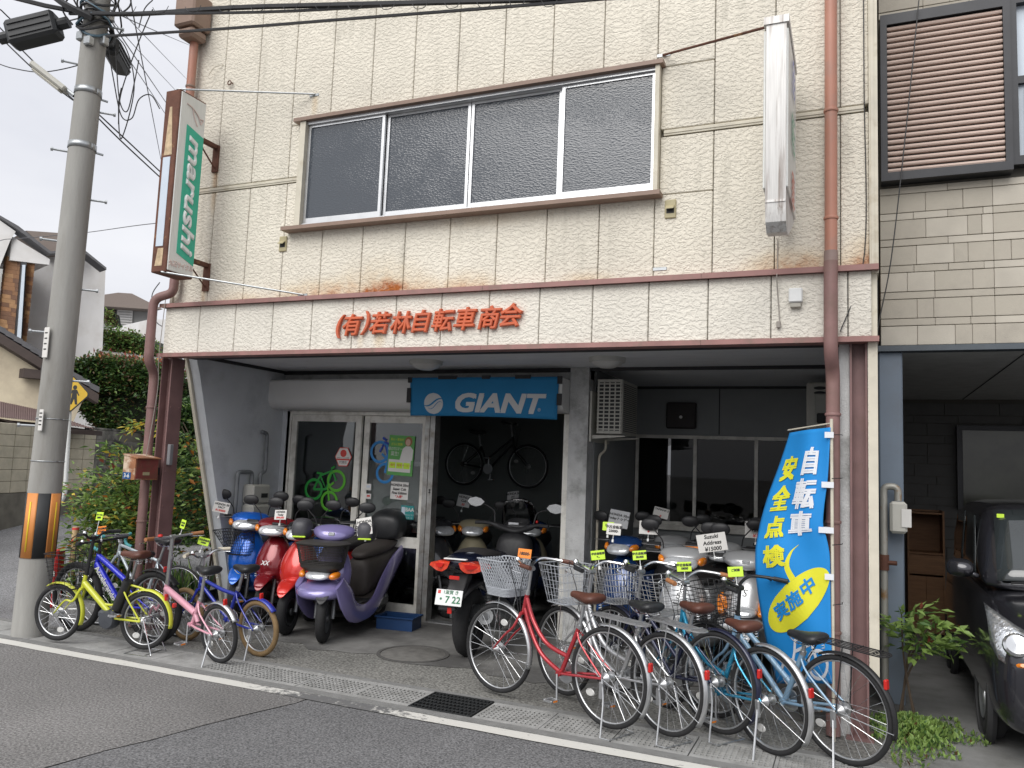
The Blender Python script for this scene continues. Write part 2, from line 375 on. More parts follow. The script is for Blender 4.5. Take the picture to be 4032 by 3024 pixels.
# ================================================================ ground
def asphalt(name, col, sc_=140, spec_amt=.5, dark=None):
    m = bpy.data.materials.new(name); m.use_nodes = True; t = m.node_tree; n = t.nodes; L = t.links; b = n['Principled BSDF']; b.inputs['Roughness'].default_value = .9; b.inputs['Specular IOR Level'].default_value = .25
    g = n.new('ShaderNodeNewGeometry'); P = g.outputs['Position']
    z = n.new('ShaderNodeTexNoise'); z.inputs['Scale'].default_value = sc_; z.inputs['Detail'].default_value = 3; z.inputs['Roughness'].default_value = .75; L.new(P, z.inputs['Vector'])
    r = n.new('ShaderNodeValToRGB'); r.color_ramp.elements[0].position = .36; r.color_ramp.elements[1].position = .66
    r.color_ramp.elements[0].color = (*[c*.45 for c in col], 1); r.color_ramp.elements[1].color = (*[min(1, c*1.7) for c in col], 1); L.new(z.outputs['Fac'], r.inputs[0])
    z2 = n.new('ShaderNodeTexNoise'); z2.inputs['Scale'].default_value = .9; z2.inputs['Detail'].default_value = 5; L.new(P, z2.inputs['Vector'])
    r2 = n.new('ShaderNodeMapRange'); r2.inputs['From Min'].default_value = .3; r2.inputs['From Max'].default_value = .7; r2.inputs['To Min'].default_value = .8; r2.inputs['To Max'].default_value = 1.15; L.new(z2.outputs['Fac'], r2.inputs['Value'])
    v = n.new('ShaderNodeMixRGB'); v.blend_type = 'MULTIPLY'; v.inputs[0].default_value = 1; L.new(r.outputs[0], v.inputs[1]); L.new(r2.outputs[0], v.inputs[2])
    z3 = n.new('ShaderNodeTexNoise'); z3.inputs['Scale'].default_value = 2.1; z3.inputs['Detail'].default_value = 6; L.new(P, z3.inputs['Vector'])
    r3 = n.new('ShaderNodeValToRGB'); r3.color_ramp.elements[0].position = .66; r3.color_ramp.elements[1].position = .72; L.new(z3.outputs['Fac'], r3.inputs[0])
    v2 = n.new('ShaderNodeMixRGB'); v2.inputs[2].default_value = (*[c*.5 for c in col], 1); L.new(v.outputs[0], v2.inputs[1])
    mu = n.new('ShaderNodeMath'); mu.operation = 'MULTIPLY'; mu.inputs[1].default_value = .6; L.new(r3.outputs[0], mu.inputs[0]); L.new(mu.outputs[0], v2.inputs[0])
    L.new(v2.outputs[0], b.inputs['Base Color'])
    bp = n.new('ShaderNodeBump'); bp.inputs['Strength'].default_value = .8; bp.inputs['Distance'].default_value = .008; L.new(z.outputs['Fac'], bp.inputs['Height']); L.new(bp.outputs[0], b.inputs['Normal']); return m
m_road = asphalt('old_asphalt', (.185, .18, .176), 62); m_road2 = asphalt('newer_asphalt', (.16, .16, .163), 70); m_apron = asphalt('washed_concrete', (.2, .197, .183), 48)
m_side = asphalt('side_road_asphalt', (.2, .2, .205), 60)
m_slab = mat('drain_slab_concrete', (.34, .34, .33), .95, var=.15, scale=14, bump=.5, bscale=120, dirt=(.22, .22, .21), dscale=5)
m_dirt = mat('packed_dirt', (.07, .066, .058), 1, var=.2, scale=40, bump=.4)
m_stone = mat('stone_kerb', (.2, .2, .195), .95, var=.15, scale=10, bump=.4, bscale=100)
def sheet(name, pts, z, m, kind='structure'):
    b = MB(); b._add([(p[0], p[1], z if len(p) < 3 else p[2]) for p in pts], [tuple(range(len(pts)))])
    o = b.obj(name, m); o['kind'] = kind; return o
sheet('ground', [(-400, -300), (400, -300), (400, 500), (-400, 500)], -.012, m_road)
# the older and the newer asphalt of the street meet along a crack
c0, c1, c2 = aZ(90, 1659), aZ(360, 1590), aZ(640, 1519)
road_edge = 5.2
crk = [aZ(*p) for p in ((-600, 1830), (-100, 1712), (100, 1657), (230, 1620), (330, 1597), (440, 1566), (540, 1541), (640, 1518), (690, 1499))]
left = [(-60, -8), (crk[0].x, -8)]+[(p.x, p.y) for p in crk]+[(crk[-1].x, 5.2), (-60, 5.2)]
sheet('road', left, 0, m_road)
rp_ = [(p.x+.004+.006*random.random(), p.y-.006*random.random()) for p in crk]
sheet('road_patch', [(40, -8), (40, 5.2), (crk[-1].x+.02, 5.2)]+rp_[::-1]+[(crk[0].x+.03, -8)], -.003, m_road2)
# painted edge line, worn
def line_mat():
    m = bpy.data.materials.new('worn_road_paint'); m.use_nodes = True; t = m.node_tree; n = t.nodes; L = t.links; b = n['Principled BSDF']; b.inputs['Roughness'].default_value = .8
    g = n.new('ShaderNodeNewGeometry'); z = n.new('ShaderNodeTexNoise'); z.inputs['Scale'].default_value = 13; z.inputs['Detail'].default_value = 8; z.inputs['Roughness'].default_value = .75; L.new(g.outputs['Position'], z.inputs['Vector'])
    sp = n.new('ShaderNodeSeparateXYZ'); L.new(g.outputs['Position'], sp.inputs[0])
    z2 = n.new('ShaderNodeTexNoise'); z2.noise_dimensions = '1D'; z2.inputs['Scale'].default_value = .9; z2.inputs['Detail'].default_value = 2
    L.new(sp.outputs[0], z2.inputs['W'])
    # worn through where cars turn in (between the first slabs and the grating)
    d = n.new('ShaderNodeMath'); d.operation = 'ADD'; d.inputs[1].default_value = 3.45; L.new(sp.outputs[0], d.inputs[0])
    ab = n.new('ShaderNodeMath'); ab.operation = 'ABSOLUTE'; L.new(d.outputs[0], ab.inputs[0])
    mr = n.new('ShaderNodeMapRange'); mr.inputs['From Min'].default_value = .15; mr.inputs['From Max'].default_value = .95; mr.inputs['To Min'].default_value = .17; mr.inputs['To Max'].default_value = -.1; L.new(ab.outputs[0], mr.inputs['Value'])
    a = n.new('ShaderNodeMath'); a.operation = 'ADD'; L.new(z.outputs['Fac'], a.inputs[0]); L.new(mr.outputs[0], a.inputs[1])
    r = n.new('ShaderNodeValToRGB'); r.color_ramp.elements[0].position = .5; r.color_ramp.elements[1].position = .6; L.new(a.outputs[0], r.inputs[0])
    v = n.new('ShaderNodeMixRGB'); v.inputs[1].default_value = (.62, .61, .57, 1); v.inputs[2].default_value = (.14, .14, .14, 1); L.new(r.outputs[0], v.inputs[0]); L.new(v.outputs[0], b.inputs['Base Color']); return m
rl = random.Random(3)
fe = [(-60+.22*i, 5.015+rl.uniform(-.006, .006)) for i in range(0, 455)]; ne = [(x, 5.135+rl.uniform(-.006, .006)) for x, y in fe]
b = MB(); b._add([(x, y, .004) for x, y in fe]+[(x, y, .004) for x, y in ne], [(i, i+1, len(fe)+i+1, len(fe)+i) for i in range(len(fe)-1)])
o = b.obj('road_line', line_mat()); o['kind'] = 'structure'
# kerb strip beside the line, apron and yard
b = MB(); b.box(-60, 40, 5.16, 5.235, -.05, .006); o = b.obj('kerb_strip', m_stone); o['kind'] = 'structure'
b = MB(); b.box(-60, 40, 5.655, 5.72, -.05, .007); o = b.obj('kerb', m_stone); o['kind'] = 'structure'
sheet('drain_bed', [(-60, 5.235), (40, 5.235), (40, 5.655), (-60, 5.655)], -.03, m_dirt)
sheet('apron', [(-7.05, 5.72), (.35, 5.72), (.35, 14), (-7.05, 14)], .004, m_apron)
m_pfloor = mat('stained_porch_floor', (.2, .197, .188), .75, var=.16, scale=5, bump=.2, bscale=70, dirt=(.085, .083, .08), dscale=1.3, dlo=.4, dhi=.62)
sheet('porch_floor', [(-7.05, 14), (-7.05, 6.55), (-6.4, 6.5)]+[(-6.2+.2*i, 6.36+.07*sin(i*1.3)+.05*sin(i*2.9)) for i in range(31)]+[(.0, 6.4), (.35, 6.42), (.35, 14)], .008, m_pfloor)
sheet('yard', [(.35, 5.72), (30, 5.72), (30, 14), (.35, 14)], .002, mat('yard_concrete', (.2, .2, .195), .95, var=.12, scale=5, bump=.4, bscale=80, dirt=(.12, .12, .11), dscale=2))
# drain covers: plain slabs to the left, pierced slabs to the right, one steel grating
def slab_mesh(pierced):
    b = MB(); w, d = .492, .41
    if not pierced: b.cbox(0, w, 0, d, -.03, .004, .006)
    else:
        b.k = 1; b.box(.004, w-.004, .004, d-.004, -.03, -.011); b.k = 0
        b.box(0, w, 0, .055, -.028, .005); b.box(0, w, d-.055, d, -.028, .005); b.box(0, .02, .056, d-.056, -.028, .0046); b.box(w-.02, w, .056, d-.056, -.028, .0046)
        for i in range(1, 13): x = .02+i*(w-.04)/13; b.box(x-.006, x+.006, .056, d-.056, -.028, .0042)
        for j in range(1, 7): y = .055+j*(d-.11)/7; b.box(.021, w-.021, y-.006, y+.006, -.0275, .0038)
    return b.mesh('drain_cover', [m_slab, m_dirt], 0)
SP, SH = slab_mesh(0), slab_mesh(1)
gx0 = -2.955
drain = bpy.data.objects.new('roadside_drain', None); COL.objects.link(drain); tag(drain, 'row of concrete drain covers along the edge of the street', 'drain')
k = 0
for i in range(-14, 12):
    x = gx0+.5*i
    if i == 0: continue
    o = link('drain_cover', SH if i >= -4 else SP, drain); o.location = (x+random.uniform(-.003, .003), 5.24+random.uniform(-.002, .002), random.uniform(-.003, .002)); o.rotation_euler.z = random.uniform(-.006, .006)
gr = thing('steel_drain_grating', 'dark steel grating set between the pierced concrete drain covers', 'grating', (gx0, 5.24, 0))
m_grate = mat('dark_grating_steel', (.05, .053, .055), .5, .6, var=.2, scale=30)
b = MB(); w, d = .492, .41
b.box(0, w, 0, .014, -.03, .012); b.box(0, w, d-.014, d, -.03, .012); b.box(0, .012, .015, d-.015, -.03, .012); b.box(w-.012, w, .015, d-.015, -.03, .012); b.obj('frame', m_grate, gr, 0)
for j in range(5): y = .07+j*.067; b = MB(); b.box(.013, w-.013, y-.004, y+.004, -.03, .0125); b.obj('bar', m_grate, gr, 0)
for i in range(15): x = .03+i*(w-.06)/14; b = MB(); b.box(x-.0022, x+.0022, .015, d-.015, -.026, .010); b.obj('crossbar', m_grate, gr, 0)
mh = thing('manhole_cover', 'round iron manhole cover set in the concrete apron', 'manhole', (-3.71, 6.62, .005))
m_iron = mat('worn_iron', (.15, .145, .135), .8, .1, var=.25, scale=14, bump=.4, bscale=70)
b = MB(); b.lathe([(.33, .002), (.33, .010), (.3, .010), (.3, .004)], 48); b.obj('rim', mat('manhole_rim', (.085, .082, .078), .85), mh)
b = MB(); b.lathe([(0, .008), (.29, .008), (.296, .005)], 48); b.obj('lid', m_iron, mh)

# ================================================================ the bicycle shop
shop = thing('bicycle_shop', 'cream panelled bicycle shop with an open porch and orange lettering', 'shop', (-3, 8, 0))
shop.location = (0, 0, 0)
XL, XR = -6.45, .105
b = MB(); b.box(XL+.01, XR-.01, 6.2, 14, 3.0, 8.6); b.obj('upper_storey', m_wall, shop, 0)
b = MB(); b.box(XL-.15, XR+.15, 6.0, 14.3, 8.6, 8.8); b.obj('roof', m_trimb, shop, 0)
joints = [XL]+[-.544-.455*k for k in range(12, -1, -1)]+[-.089, XR]
ZJ = 4.435; WX0, WX1, WZ0, WZ1 = -4.93, -1.42, 3.93, 4.99
def panel(x0, x1, z0, z1, y=WY, m=m_wall):
    if x1-x0 < .02 or z1-z0 < .02: return
    g = .0035; b = MB(); b.cbox(x0+g, x1-g, y, y+.075, z0+g, z1-g, .006); b.obj('wall_panel', m, shop, 25)
for x0, x1 in zip(joints[:-1], joints[1:]):
    for z0, z1 in ((3.25, ZJ-.028), (ZJ+.028, 6.95), (6.96, 8.59)):
        if x1 <= WX0+.01 or x0 >= WX1-.01 or z0 > WZ1 or z1 < WZ0: panel(x0, x1, z0, z1); continue
        # the window cuts the panel
        if z0 < WZ0: panel(x0, x1, z0, WZ0)
        if z1 > WZ1: panel(x0, x1, WZ1, z1)
        za, zb = max(z0, WZ0), min(z1, WZ1)
        if x0 < WX0: panel(x0, WX0, za, zb)
        if x1 > WX1: panel(WX1, x1, za, zb)
for a, c in ((XL+.03, WX0-.03), (WX1+.03, XR-.03)): b = MB(); b.box(a, c, WY-.004, WY+.07, ZJ-.022, ZJ+.022); b.box(a, c, WY-.010, WY-.0041, ZJ-.006, ZJ+.012); b.obj('joint_strip', m_cream, shop, 0)
b = MB(); b.box(XR-.003, XR+.055, WY-.035, WY+.2, 3.2, 8.6); b.box(XR+.01, XR+.03, WY-.045, WY-.0355, 3.2, 8.6); b.obj('corner_trim', m_cream, shop, 0)
b = MB(); b.box(XL-.03, XL+.002, WY-.02, WY+.2, 3.2, 8.6); b.obj('corner_trim', m_cream, shop, 0)
# window
win = bpy.data.objects.new('window', None); COL.objects.link(win); win.parent = shop
b = MB(); b.box(WX0-.07, WX1+.03, 6.03, 6.2, WZ1-.005, WZ1+.03); b.obj('head_trim', m_trimb, win, 0)
b = MB(); b.box(WX0-.11, WX1+.03, 6.0, 6.2, WZ0-.03, WZ0+.005); b.obj('sill', m_trimb, win, 0)
b = MB(); b.box(WX0-.0, WX0+.065, 6.05, 6.19, WZ0+.006, WZ1-.006); b.obj('jamb', m_cream, win, 0)
b = MB(); b.box(WX1-.035, WX1, 6.05, 6.19, WZ0+.006, WZ1-.006); b.obj('jamb', m_cream, win, 0)
b = MB(); b.box(WX0+.066, WX1-.036, 6.075, 6.19, WZ0+.006, WZ0+.04); b.box(WX0+.066, WX1-.036, 6.075, 6.19, WZ1-.035, WZ1-.006); b.obj('track', m_alu, win, 0)
xs = [WX0+.068, -3.995, -3.125, -2.262, WX1-.038]
for i in range(4):
    x0, x1 = xs[i]+(.004 if i else 0), xs[i+1]-(.004 if i < 3 else 0); yy = 6.10 if i in (0, 3) else 6.135
    z0, z1 = WZ0+.042, WZ1-.037
    s_ = bpy.data.objects.new('sash', None); COL.objects.link(s_); s_.parent = win
    b = MB(); b.box(x0, x0+.028, yy, yy+.03, z0, z1); b.box(x1-.028, x1, yy, yy+.03, z0, z1); b.box(x0+.0285, x1-.0285, yy+.001, yy+.029, z0, z0+.055); b.box(x0+.0285, x1-.0285, yy+.001, yy+.029, z1-.022, z1)
    b.obj('sash_frame', m_alu, s_, 0)
    b = MB(); b.box(x0+.02, x1-.02, yy+.012, yy+.018, z0+.04, z1-.015); b.obj('pane', m_pglass, s_, 0)
# beam with panels, flashings
BY = 6.06
b = MB(); b.box(-6.47, XR, BY+.06, 6.5, 2.74, 3.22); b.obj('porch_beam', m_dark, shop, 0)
bj = [-6.48]+[-.56-.455*k for k in range(12, -1, -1)]+[-.04, XR+.01]
for x0, x1 in zip(bj[:-1], bj[1:]):
    b = MB(); b.cbox(x0+.0035, x1-.0035, BY, BY+.055, 2.745, 3.215, .006); b.obj('wall_panel', m_beam, shop, 25)
for z0, z1, pr in ((3.216, 3.252, .045), (2.712, 2.744, .03)):
    x = -6.52
    while x < XR+.05:
        x2 = min(x+1.82, XR+.055); b = MB(); b.box(x+.001, x2-.001, BY-pr, 6.2, z0, z1); b.box(x+.001, x2-.001, BY-pr-.004, BY-pr-.0005, z0-.006, z1-.004); b.obj('flashing', m_flash, shop, 0); x = x2
# porch: soffit, side wall with raked end, posts, back wall
b = MB(); b.box(-6.47, XR-.02, 6.12, 7.985, 2.80, 2.86); b.obj('soffit_board', m_soffit, shop, 0)
b = MB(); b.box(-2.53, XR-.02, 7.99, 9.9, 2.80, 2.86); b.obj('soffit_board', m_soffit, shop, 0)
b = MB(); b.box(-6.47, -2.53, 7.96, 7.984, 2.755, 2.799); b.box(-2.52, -.1, 7.96, 7.985, 2.765, 2.799); b.box(-2.5, -.1, 9.82, 9.845, 2.77, 2.799); b.box(-6.469, -6.445, 6.5, 7.95, 2.765, 2.799); b.obj('soffit_trim', m_dark, shop, 0)
prof = [(6.50, 2.8), (6.58, 2.6), (6.98, 1.26), (7.36, 0), (8.2, 0), (8.2, 2.8)]
b = MB(); b.prism([(-6.58, y, z) for y, z in prof], 0, (.11, 0, 0)); b.obj('side_wall', m_porch, shop, 0)
b = MB(); b.prism([(-6.625, y, z) for y, z in [(6.47, 2.8), (6.55, 2.6), (6.95, 1.26), (7.33, 0), (7.43, 0), (7.03, 1.26), (6.63, 2.6), (6.56, 2.8)]], 0, (.04, 0, 0)); b.obj('wall_edge_trim', m_cream, shop, 0)
b = MB(); b.box(-6.63, -6.59, 8.2, 14, 0, 3.0); b.obj('lower_outer_wall', m_wall, shop, 0)
m_web = mat('post_web_paint', (.22, .085, .07), .6, var=.2, scale=6, dirt=(.14, .08, .065), dscale=5)
def hpost(x0, x1, y0, y1, zt):
    b = MB(); t = .014; b.box(x0, x0+t, y0, y1, 0, zt); b.box(x1-t, x1, y0, y1, 0, zt); b.box(x0+t, x1-t, (y0+y1)/2-.006, (y0+y1)/2+.006, 0, zt); b.box(x0-.03, x1+.03, y0-.03, y1+.03, 0, .02)
    for z in (.4, 1.2, 1.55, 2.2):
        for q in (y0+.03, y1-.03): b.box(x1, x1+.006, q-.008, q+.008, z, z+.016)
    b.obj('post', m_red, shop, 0)
hpost(-6.545, -6.405, 6.13, 6.3, 2.712)
hpost(-.03, .085, 6.13, 6.3, 2.712)
b = MB(); b.box(-.1, -.032, 6.17, 6.28, 0, 2.71); b.obj('grey_post_cover', m_conc, shop, 0)
b = MB(); b.box(.088, .15, 6.1, 6.3, .42, 3.2); b.obj('edge_boards', m_cream, shop, 0)
for z in np.arange(.5, 2.6, .33): b = MB(); b.box(.0875, .0905, 6.0985, 6.2, z, z+.3); b.obj('edge_tile', m_wall, shop, 0)
# interior shell
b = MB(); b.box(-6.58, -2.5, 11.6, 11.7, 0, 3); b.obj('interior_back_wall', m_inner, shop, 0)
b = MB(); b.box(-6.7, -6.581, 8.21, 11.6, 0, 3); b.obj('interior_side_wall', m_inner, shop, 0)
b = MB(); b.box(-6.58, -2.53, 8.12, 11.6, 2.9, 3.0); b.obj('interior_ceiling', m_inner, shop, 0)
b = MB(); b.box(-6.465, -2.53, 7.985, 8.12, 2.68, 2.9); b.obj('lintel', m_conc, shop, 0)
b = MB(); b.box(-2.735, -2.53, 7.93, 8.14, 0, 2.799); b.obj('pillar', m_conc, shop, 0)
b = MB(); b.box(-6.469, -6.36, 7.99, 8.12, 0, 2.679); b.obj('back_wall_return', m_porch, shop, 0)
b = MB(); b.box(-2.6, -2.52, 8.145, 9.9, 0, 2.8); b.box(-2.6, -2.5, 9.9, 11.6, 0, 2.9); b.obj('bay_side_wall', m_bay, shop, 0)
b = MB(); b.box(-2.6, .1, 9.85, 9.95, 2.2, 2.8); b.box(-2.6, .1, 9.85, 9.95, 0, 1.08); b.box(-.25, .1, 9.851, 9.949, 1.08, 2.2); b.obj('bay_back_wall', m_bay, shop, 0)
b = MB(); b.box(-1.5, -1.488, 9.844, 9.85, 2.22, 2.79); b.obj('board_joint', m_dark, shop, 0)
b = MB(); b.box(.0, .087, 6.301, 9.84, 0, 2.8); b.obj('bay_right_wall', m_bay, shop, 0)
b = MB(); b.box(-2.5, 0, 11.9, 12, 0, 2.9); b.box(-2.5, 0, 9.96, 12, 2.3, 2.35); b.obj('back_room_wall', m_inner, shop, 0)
# bay window
bw = bpy.data.objects.new('bay_window', None); COL.objects.link(bw); bw.parent = shop
b = MB(); b.box(-2.5, -.25, 9.80, 9.84, 2.16, 2.2); b.box(-2.5, -.25, 9.78, 9.849, 1.06, 1.12); b.obj('window_frame', m_door, bw, 0)
for i, x in enumerate((-2.5, -1.79, -1.08, -.37)):
    b = MB(); b.box(x, x+.04, 9.81, 9.845, 1.121, 2.159); b.obj('stile', m_door, bw, 0)
for i in range(3):
    b = MB(); x = -2.46+i*.71; b.box(x, x+.67, 9.825, 9.831, 1.16, 2.159); b.obj('pane', m_dglass, bw, 0)
    b = MB(); b.box(x, x+.67, 9.812, 9.842, 1.121, 1.16); b.obj('bottom_rail', m_door, bw, 0)
b = MB(); b.cbox(-2.12, -1.76, 9.77, 9.845, 2.28, 2.6, .015); o = b.obj('extractor_fan', mat('dark_fan_cover', (.035, .03, .03), .6), shop)
b = MB(); b.lathe([(0, .008), (.02, .004), (.02, 0)], 12, Matrix.Translation((-1.94, 9.768, 2.42)) @ Matrix.Rotation(R(90), 4, 'X')); b.obj('fan_boss', m_white, o)
# shutter box and sliding doors
sb = bpy.data.objects.new('shutter_box', None); COL.objects.link(sb); sb.parent = shop
m_shut = mat('shutter_box_paint', (.68, .68, .665), .5, var=.05, scale=3, dirt=(.2, .2, .2), dscale=2.2, dlo=.62, dhi=.75)
pf = [(7.984, 2.315), (7.984, 2.665), (7.72, 2.665), (7.70, 2.645), (7.70, 2.47)]+[(7.70+.13*(1-cos(R(a))), 2.45-.13*sin(R(a))) for a in (15, 30, 45, 60, 75, 90)]
for x0, x1 in ((-6.5, -4.1), (-4.098, -2.74)):
    b = MB(); b.prism([(x0, y, z) for y, z in pf], 0, (x1-x0, 0, 0)); b.obj('box_cover', m_shut, sb, 40)
b = MB(); b.prism([(-6.508, y*.97+.235, z) for y, z in pf], 0, (.01, 0, 0)); b.obj('end_cap', m_shut, sb, 0)
def sliding_door(x0, x1, y):
    d = bpy.data.objects.new('sliding_door', None); COL.objects.link(d); d.parent = shop
    b = MB(); b.box(x0, x0+.075, y, y+.04, .03, 2.27); b.obj('stile', m_door, d, 0)
    b = MB(); b.box(x1-.075, x1, y, y+.04, .03, 2.27); b.obj('stile', m_door, d, 0)
    for z0, z1 in ((2.19, 2.27), (.78, .9), (.03, .16)): b = MB(); b.box(x0+.0755, x1-.0755, y+.002, y+.038, z0, z1); b.obj('rail', m_door, d, 0)
    for z0, z1 in ((.9, 2.19), (.16, .78)): b = MB(); b.box(x0+.07, x1-.07, y+.017, y+.022, z0, z1); b.obj('pane', m_glass, d, 0)
    return d
sliding_door(-6.33, -5.33, 8.0); dr2 = sliding_door(-5.315, -4.46, 8.045)
b = MB(); b.box(-6.40, -6.335, 7.99, 8.11, .02, 2.31); b.obj('door_jamb', m_door, shop, 0)
b = MB(); b.box(-6.334, -4.37, 7.99, 8.11, 2.273, 2.313); b.obj('door_head', m_door, shop, 0)
b = MB(); b.box(-4.458, -4.40, 7.97, 8.10, .0, 2.31); b.box(-4.39, -4.33, 7.965, 8.09, 0, 2.31); b.obj('shutter_guide', mat('worn_aluminium', (.36, .36, .35), .45, .6, var=.15, scale=8, dirt=(.2, .18, .15), dscale=9), shop, 0)
b = MB(); b.box(-2.8, -2.737, 7.96, 8.1, .0, 2.31); b.obj('shutter_guide', m_door, shop, 0)
b = MB(); b.box(-4.33, -2.8, 7.98, 8.1, .004, .02); b.obj('door_sill', m_alu, shop, 0)
b = MB()
for q in (0, .026): b.lathe([(0, .004), (.012, .004), (.012, 0)], 10, Matrix.Translation((-4.36, 7.964, 1.42+q)) @ Matrix.Rotation(R(90), 4, 'X'))
b.obj('latch', m_dark, shop)
# soffit lamps
for x in (-4.1, -2.15):
    b = MB(); b.lathe([(0, -.1), (.07, -.093), (.125, -.07), (.15, -.045)], 28, Matrix.Translation((x, 7.28, 2.8)))
    o = bpy.data.objects.new('porch_lamp', None); COL.objects.link(o); o.parent = shop
    b.obj('lamp_glass', mat('lamp_opal', (.62, .62, .6), .35), o)
    b = MB(); b.lathe([(.152, -.045), (.17, -.04), (.175, -.01), (.175, 0)], 28, Matrix.Translation((x, 7.28, 2.8))); b.obj('lamp_rim', mat('lamp_rim', (.5, .5, .47), .4), o)
# downpipes: left (hopper, offset at the beam), right
def band(par, x, y, z, r, m): b = MB(); b.torus(r+.003, .006, 20, 6, sq=2); b.v = [(p[0]+x, p[2]+y, p[1]+z) for p in b.v]; b.obj('pipe_band', m, par)
dp = bpy.data.objects.new('downpipe', None); COL.objects.link(dp); dp.parent = shop
b = MB(); b.cbox(-6.49, -6.22, 5.85, 6.11, 6.14, 6.5, .02); b.cbox(-6.46, -6.25, 5.88, 6.10, 6.03, 6.139, .03); b.obj('hopper', m_trimb, dp)
b = MB(); b.tube([(-6.365, 6.03, 6.03), (-6.365, 6.03, 3.5)], .043, 16); b.obj('pipe', m_pipe, dp)
b = MB(); b.tube(bend([(-6.365, 6.03, 3.5), (-6.365, 6.03, 3.36), (-6.56, 5.97, 3.3), (-6.56, 5.97, 3.1)], .09), .045, 16); b.obj('offset_bend', m_pipe2, dp)
b = MB(); b.tube(bend([(-6.56, 5.97, 3.1), (-6.56, 5.97, 2.66), (-6.605, 6.1, 2.55), (-6.605, 6.1, 2.3), (-6.605, 6.1, 0.02)], .08), .046, 16); b.obj('pipe', m_pipe2, dp)
for z in (5.55, 4.6): band(dp, -6.365, 6.03, z, .043, m_trimb)
for z in (2.2, 1.7, 1.05): band(dp, -6.605, 6.1, z, .046, m_pipe2)
dp = bpy.data.objects.new('downpipe', None); COL.objects.link(dp); dp.parent = shop
b = MB(); b.tube([(-.15, 6.02, 8.6), (-.15, 6.02, 3.36)], .043, 16); b.obj('pipe', m_pipe, dp)
b = MB(); b.tube([(-.15, 6.02, 3.36), (-.15, 6.02, 3.25)], .047, 16); b.obj('coupling', mat('grey_brown_coupling', (.25, .18, .16), .5), dp)
b = MB(); b.tube(bend([(-.15, 5.955, 3.27), (-.15, 5.955, 2.62), (-.14, 6.1, 2.5), (-.14, 6.1, 0.02)], .09), .047, 16); b.obj('pipe', m_pipe2, dp)
for z in (5.3, 4.4, 3.6): band(dp, -.15, 6.02, z, .043, m_pipe)
for z in (2.2, 1.45, .7): band(dp, -.14, 6.1, z, .047, m_pipe2)
# vents, box, hooks, wires on the front
m_vent = mat('yellowed_vent', (.42, .37, .22), .5)
for x, z in ((-5.09, 3.8), (-1.325, 3.805)):
    o = bpy.data.objects.new('wall_vent', None); COL.objects.link(o); o.parent = shop
    b = MB(); b.cbox(x-.045, x+.045, WY-.014, WY, z-.075, z+.075, .006); b.obj('plate', m_vent, o)
    b = MB(); b.prism([(x-.032, WY-.014, z+.03), (x-.032, WY-.05, z), (x-.032, WY-.05, z-.008), (x-.032, WY-.014, z+.018)], 0, (.064, 0, 0)); b.obj('hood', m_vent, o, 0)
    b = MB(); b.box(x-.03, x+.03, WY-.0155, WY-.0142, z-.035, z+.017); b.obj('opening', m_dark, o, 0)
o = bpy.data.objects.new('socket_box', None); COL.objects.link(o); o.parent = shop
b = MB(); b.cbox(-.435, -.34, BY-.05, BY, 3.0, 3.105, .008); b.obj('cover', m_white, o)
b = MB(); b.cbox(-.425, -.35, BY-.04, BY, 2.965, 2.998, .004); b.obj('socket', mat('beige_plastic', (.4, .38, .33), .5), o)
for x, z in ((-4.835, 5.27), (-4.815, 3.283), (-1.4, 5.09), (-1.395, 3.33)):
    b = MB(); b.cbox(x-.06, x+.05, WY-.006, WY, z-.014, z+.014, .003); b.obj('stay_plate', m_steel, shop)
b = MB(); b.torus(.022, .006, 14, 6, (-5.9, WY-.03, 5.55)); b.tube([(-5.88, WY, 5.55), (-5.88, WY-.03, 5.55)], .006, 6); b.obj('eye_bolt', m_rust, shop)
b = MB(); b.tube(spline([(-6.03, WY-.002, 5.78), (-6.1, WY-.05, 5.74), (-6.17, WY-.05, 5.66)]), .004, 5); b.obj('loose_wire', m_cream, shop)
b = MB(); b.tube(spline([(-.52, WY-.012, 3.5), (-.52, WY-.012, 3.27), (-.515, BY-.06, 3.2), (-.515, BY-.012, 3.1), (-.5, BY-.012, 2.9), (-.505, BY-.012, 2.87)]), .004, 5); b.cbox(-.52, -.49, BY-.03, BY-.005, 2.82, 2.87, .005); b.obj('power_cord', mat('cord_grey', (.3, .27, .24), .6), shop)
b = MB(); b.tube(spline([(.07, WY-.015, 5.9), (.072, WY-.015, 4.6), (.07, WY-.015, 3.36), (-.09, BY-.03, 2.78)], 8), .004, 5); b.obj('power_cord', m_dark, shop)
# orange relief letters on the beam
chars = '(有)若林自転車商会'; xc = [-4.335, -4.215, -4.075, -3.875, -3.65, -3.42, -3.19, -2.965, -2.76, -2.565]
cx_ = {'(': -4.335, '有': -4.205, ')': -4.06}
lets = list(chars); px = [737, 763, 790, 822, 868, 911, 958, 1006, 1059, 1106]; py = [706, 702, 698, 698, 697, 694, 692, 689, 686, 681]
for ch, x, y in zip(lets, px, py):
    p = aY(x, y, BY-.02)
    s_ = .225 if ch in '()' else .205
    v, f = text_data(ch, s_, shear=.22, extrude=.012, bev=.0055 if ch not in '()' else .004)
    b = MB(WALLF(p.x, BY-.024, p.z)); c = sum(v, Vector())/len(v); mn = [min(q[i] for q in v) for i in (0, 1)]; mxx = [max(q[i] for q in v) for i in (0, 1)]
    b._add([q-Vector(((mn[0]+mxx[0])/2, (mn[1]+mxx[1])/2, 0)) for q in v], f); b.obj('letter', m_letter, shop, 30)
    b = MB()
    for dx in (-.04, .03): b.tube([(p.x+dx, BY-.02, p.z), (p.x+dx, BY+.004, p.z)], .004, 5)
    b.obj('letter_pin', m_steel, shop)
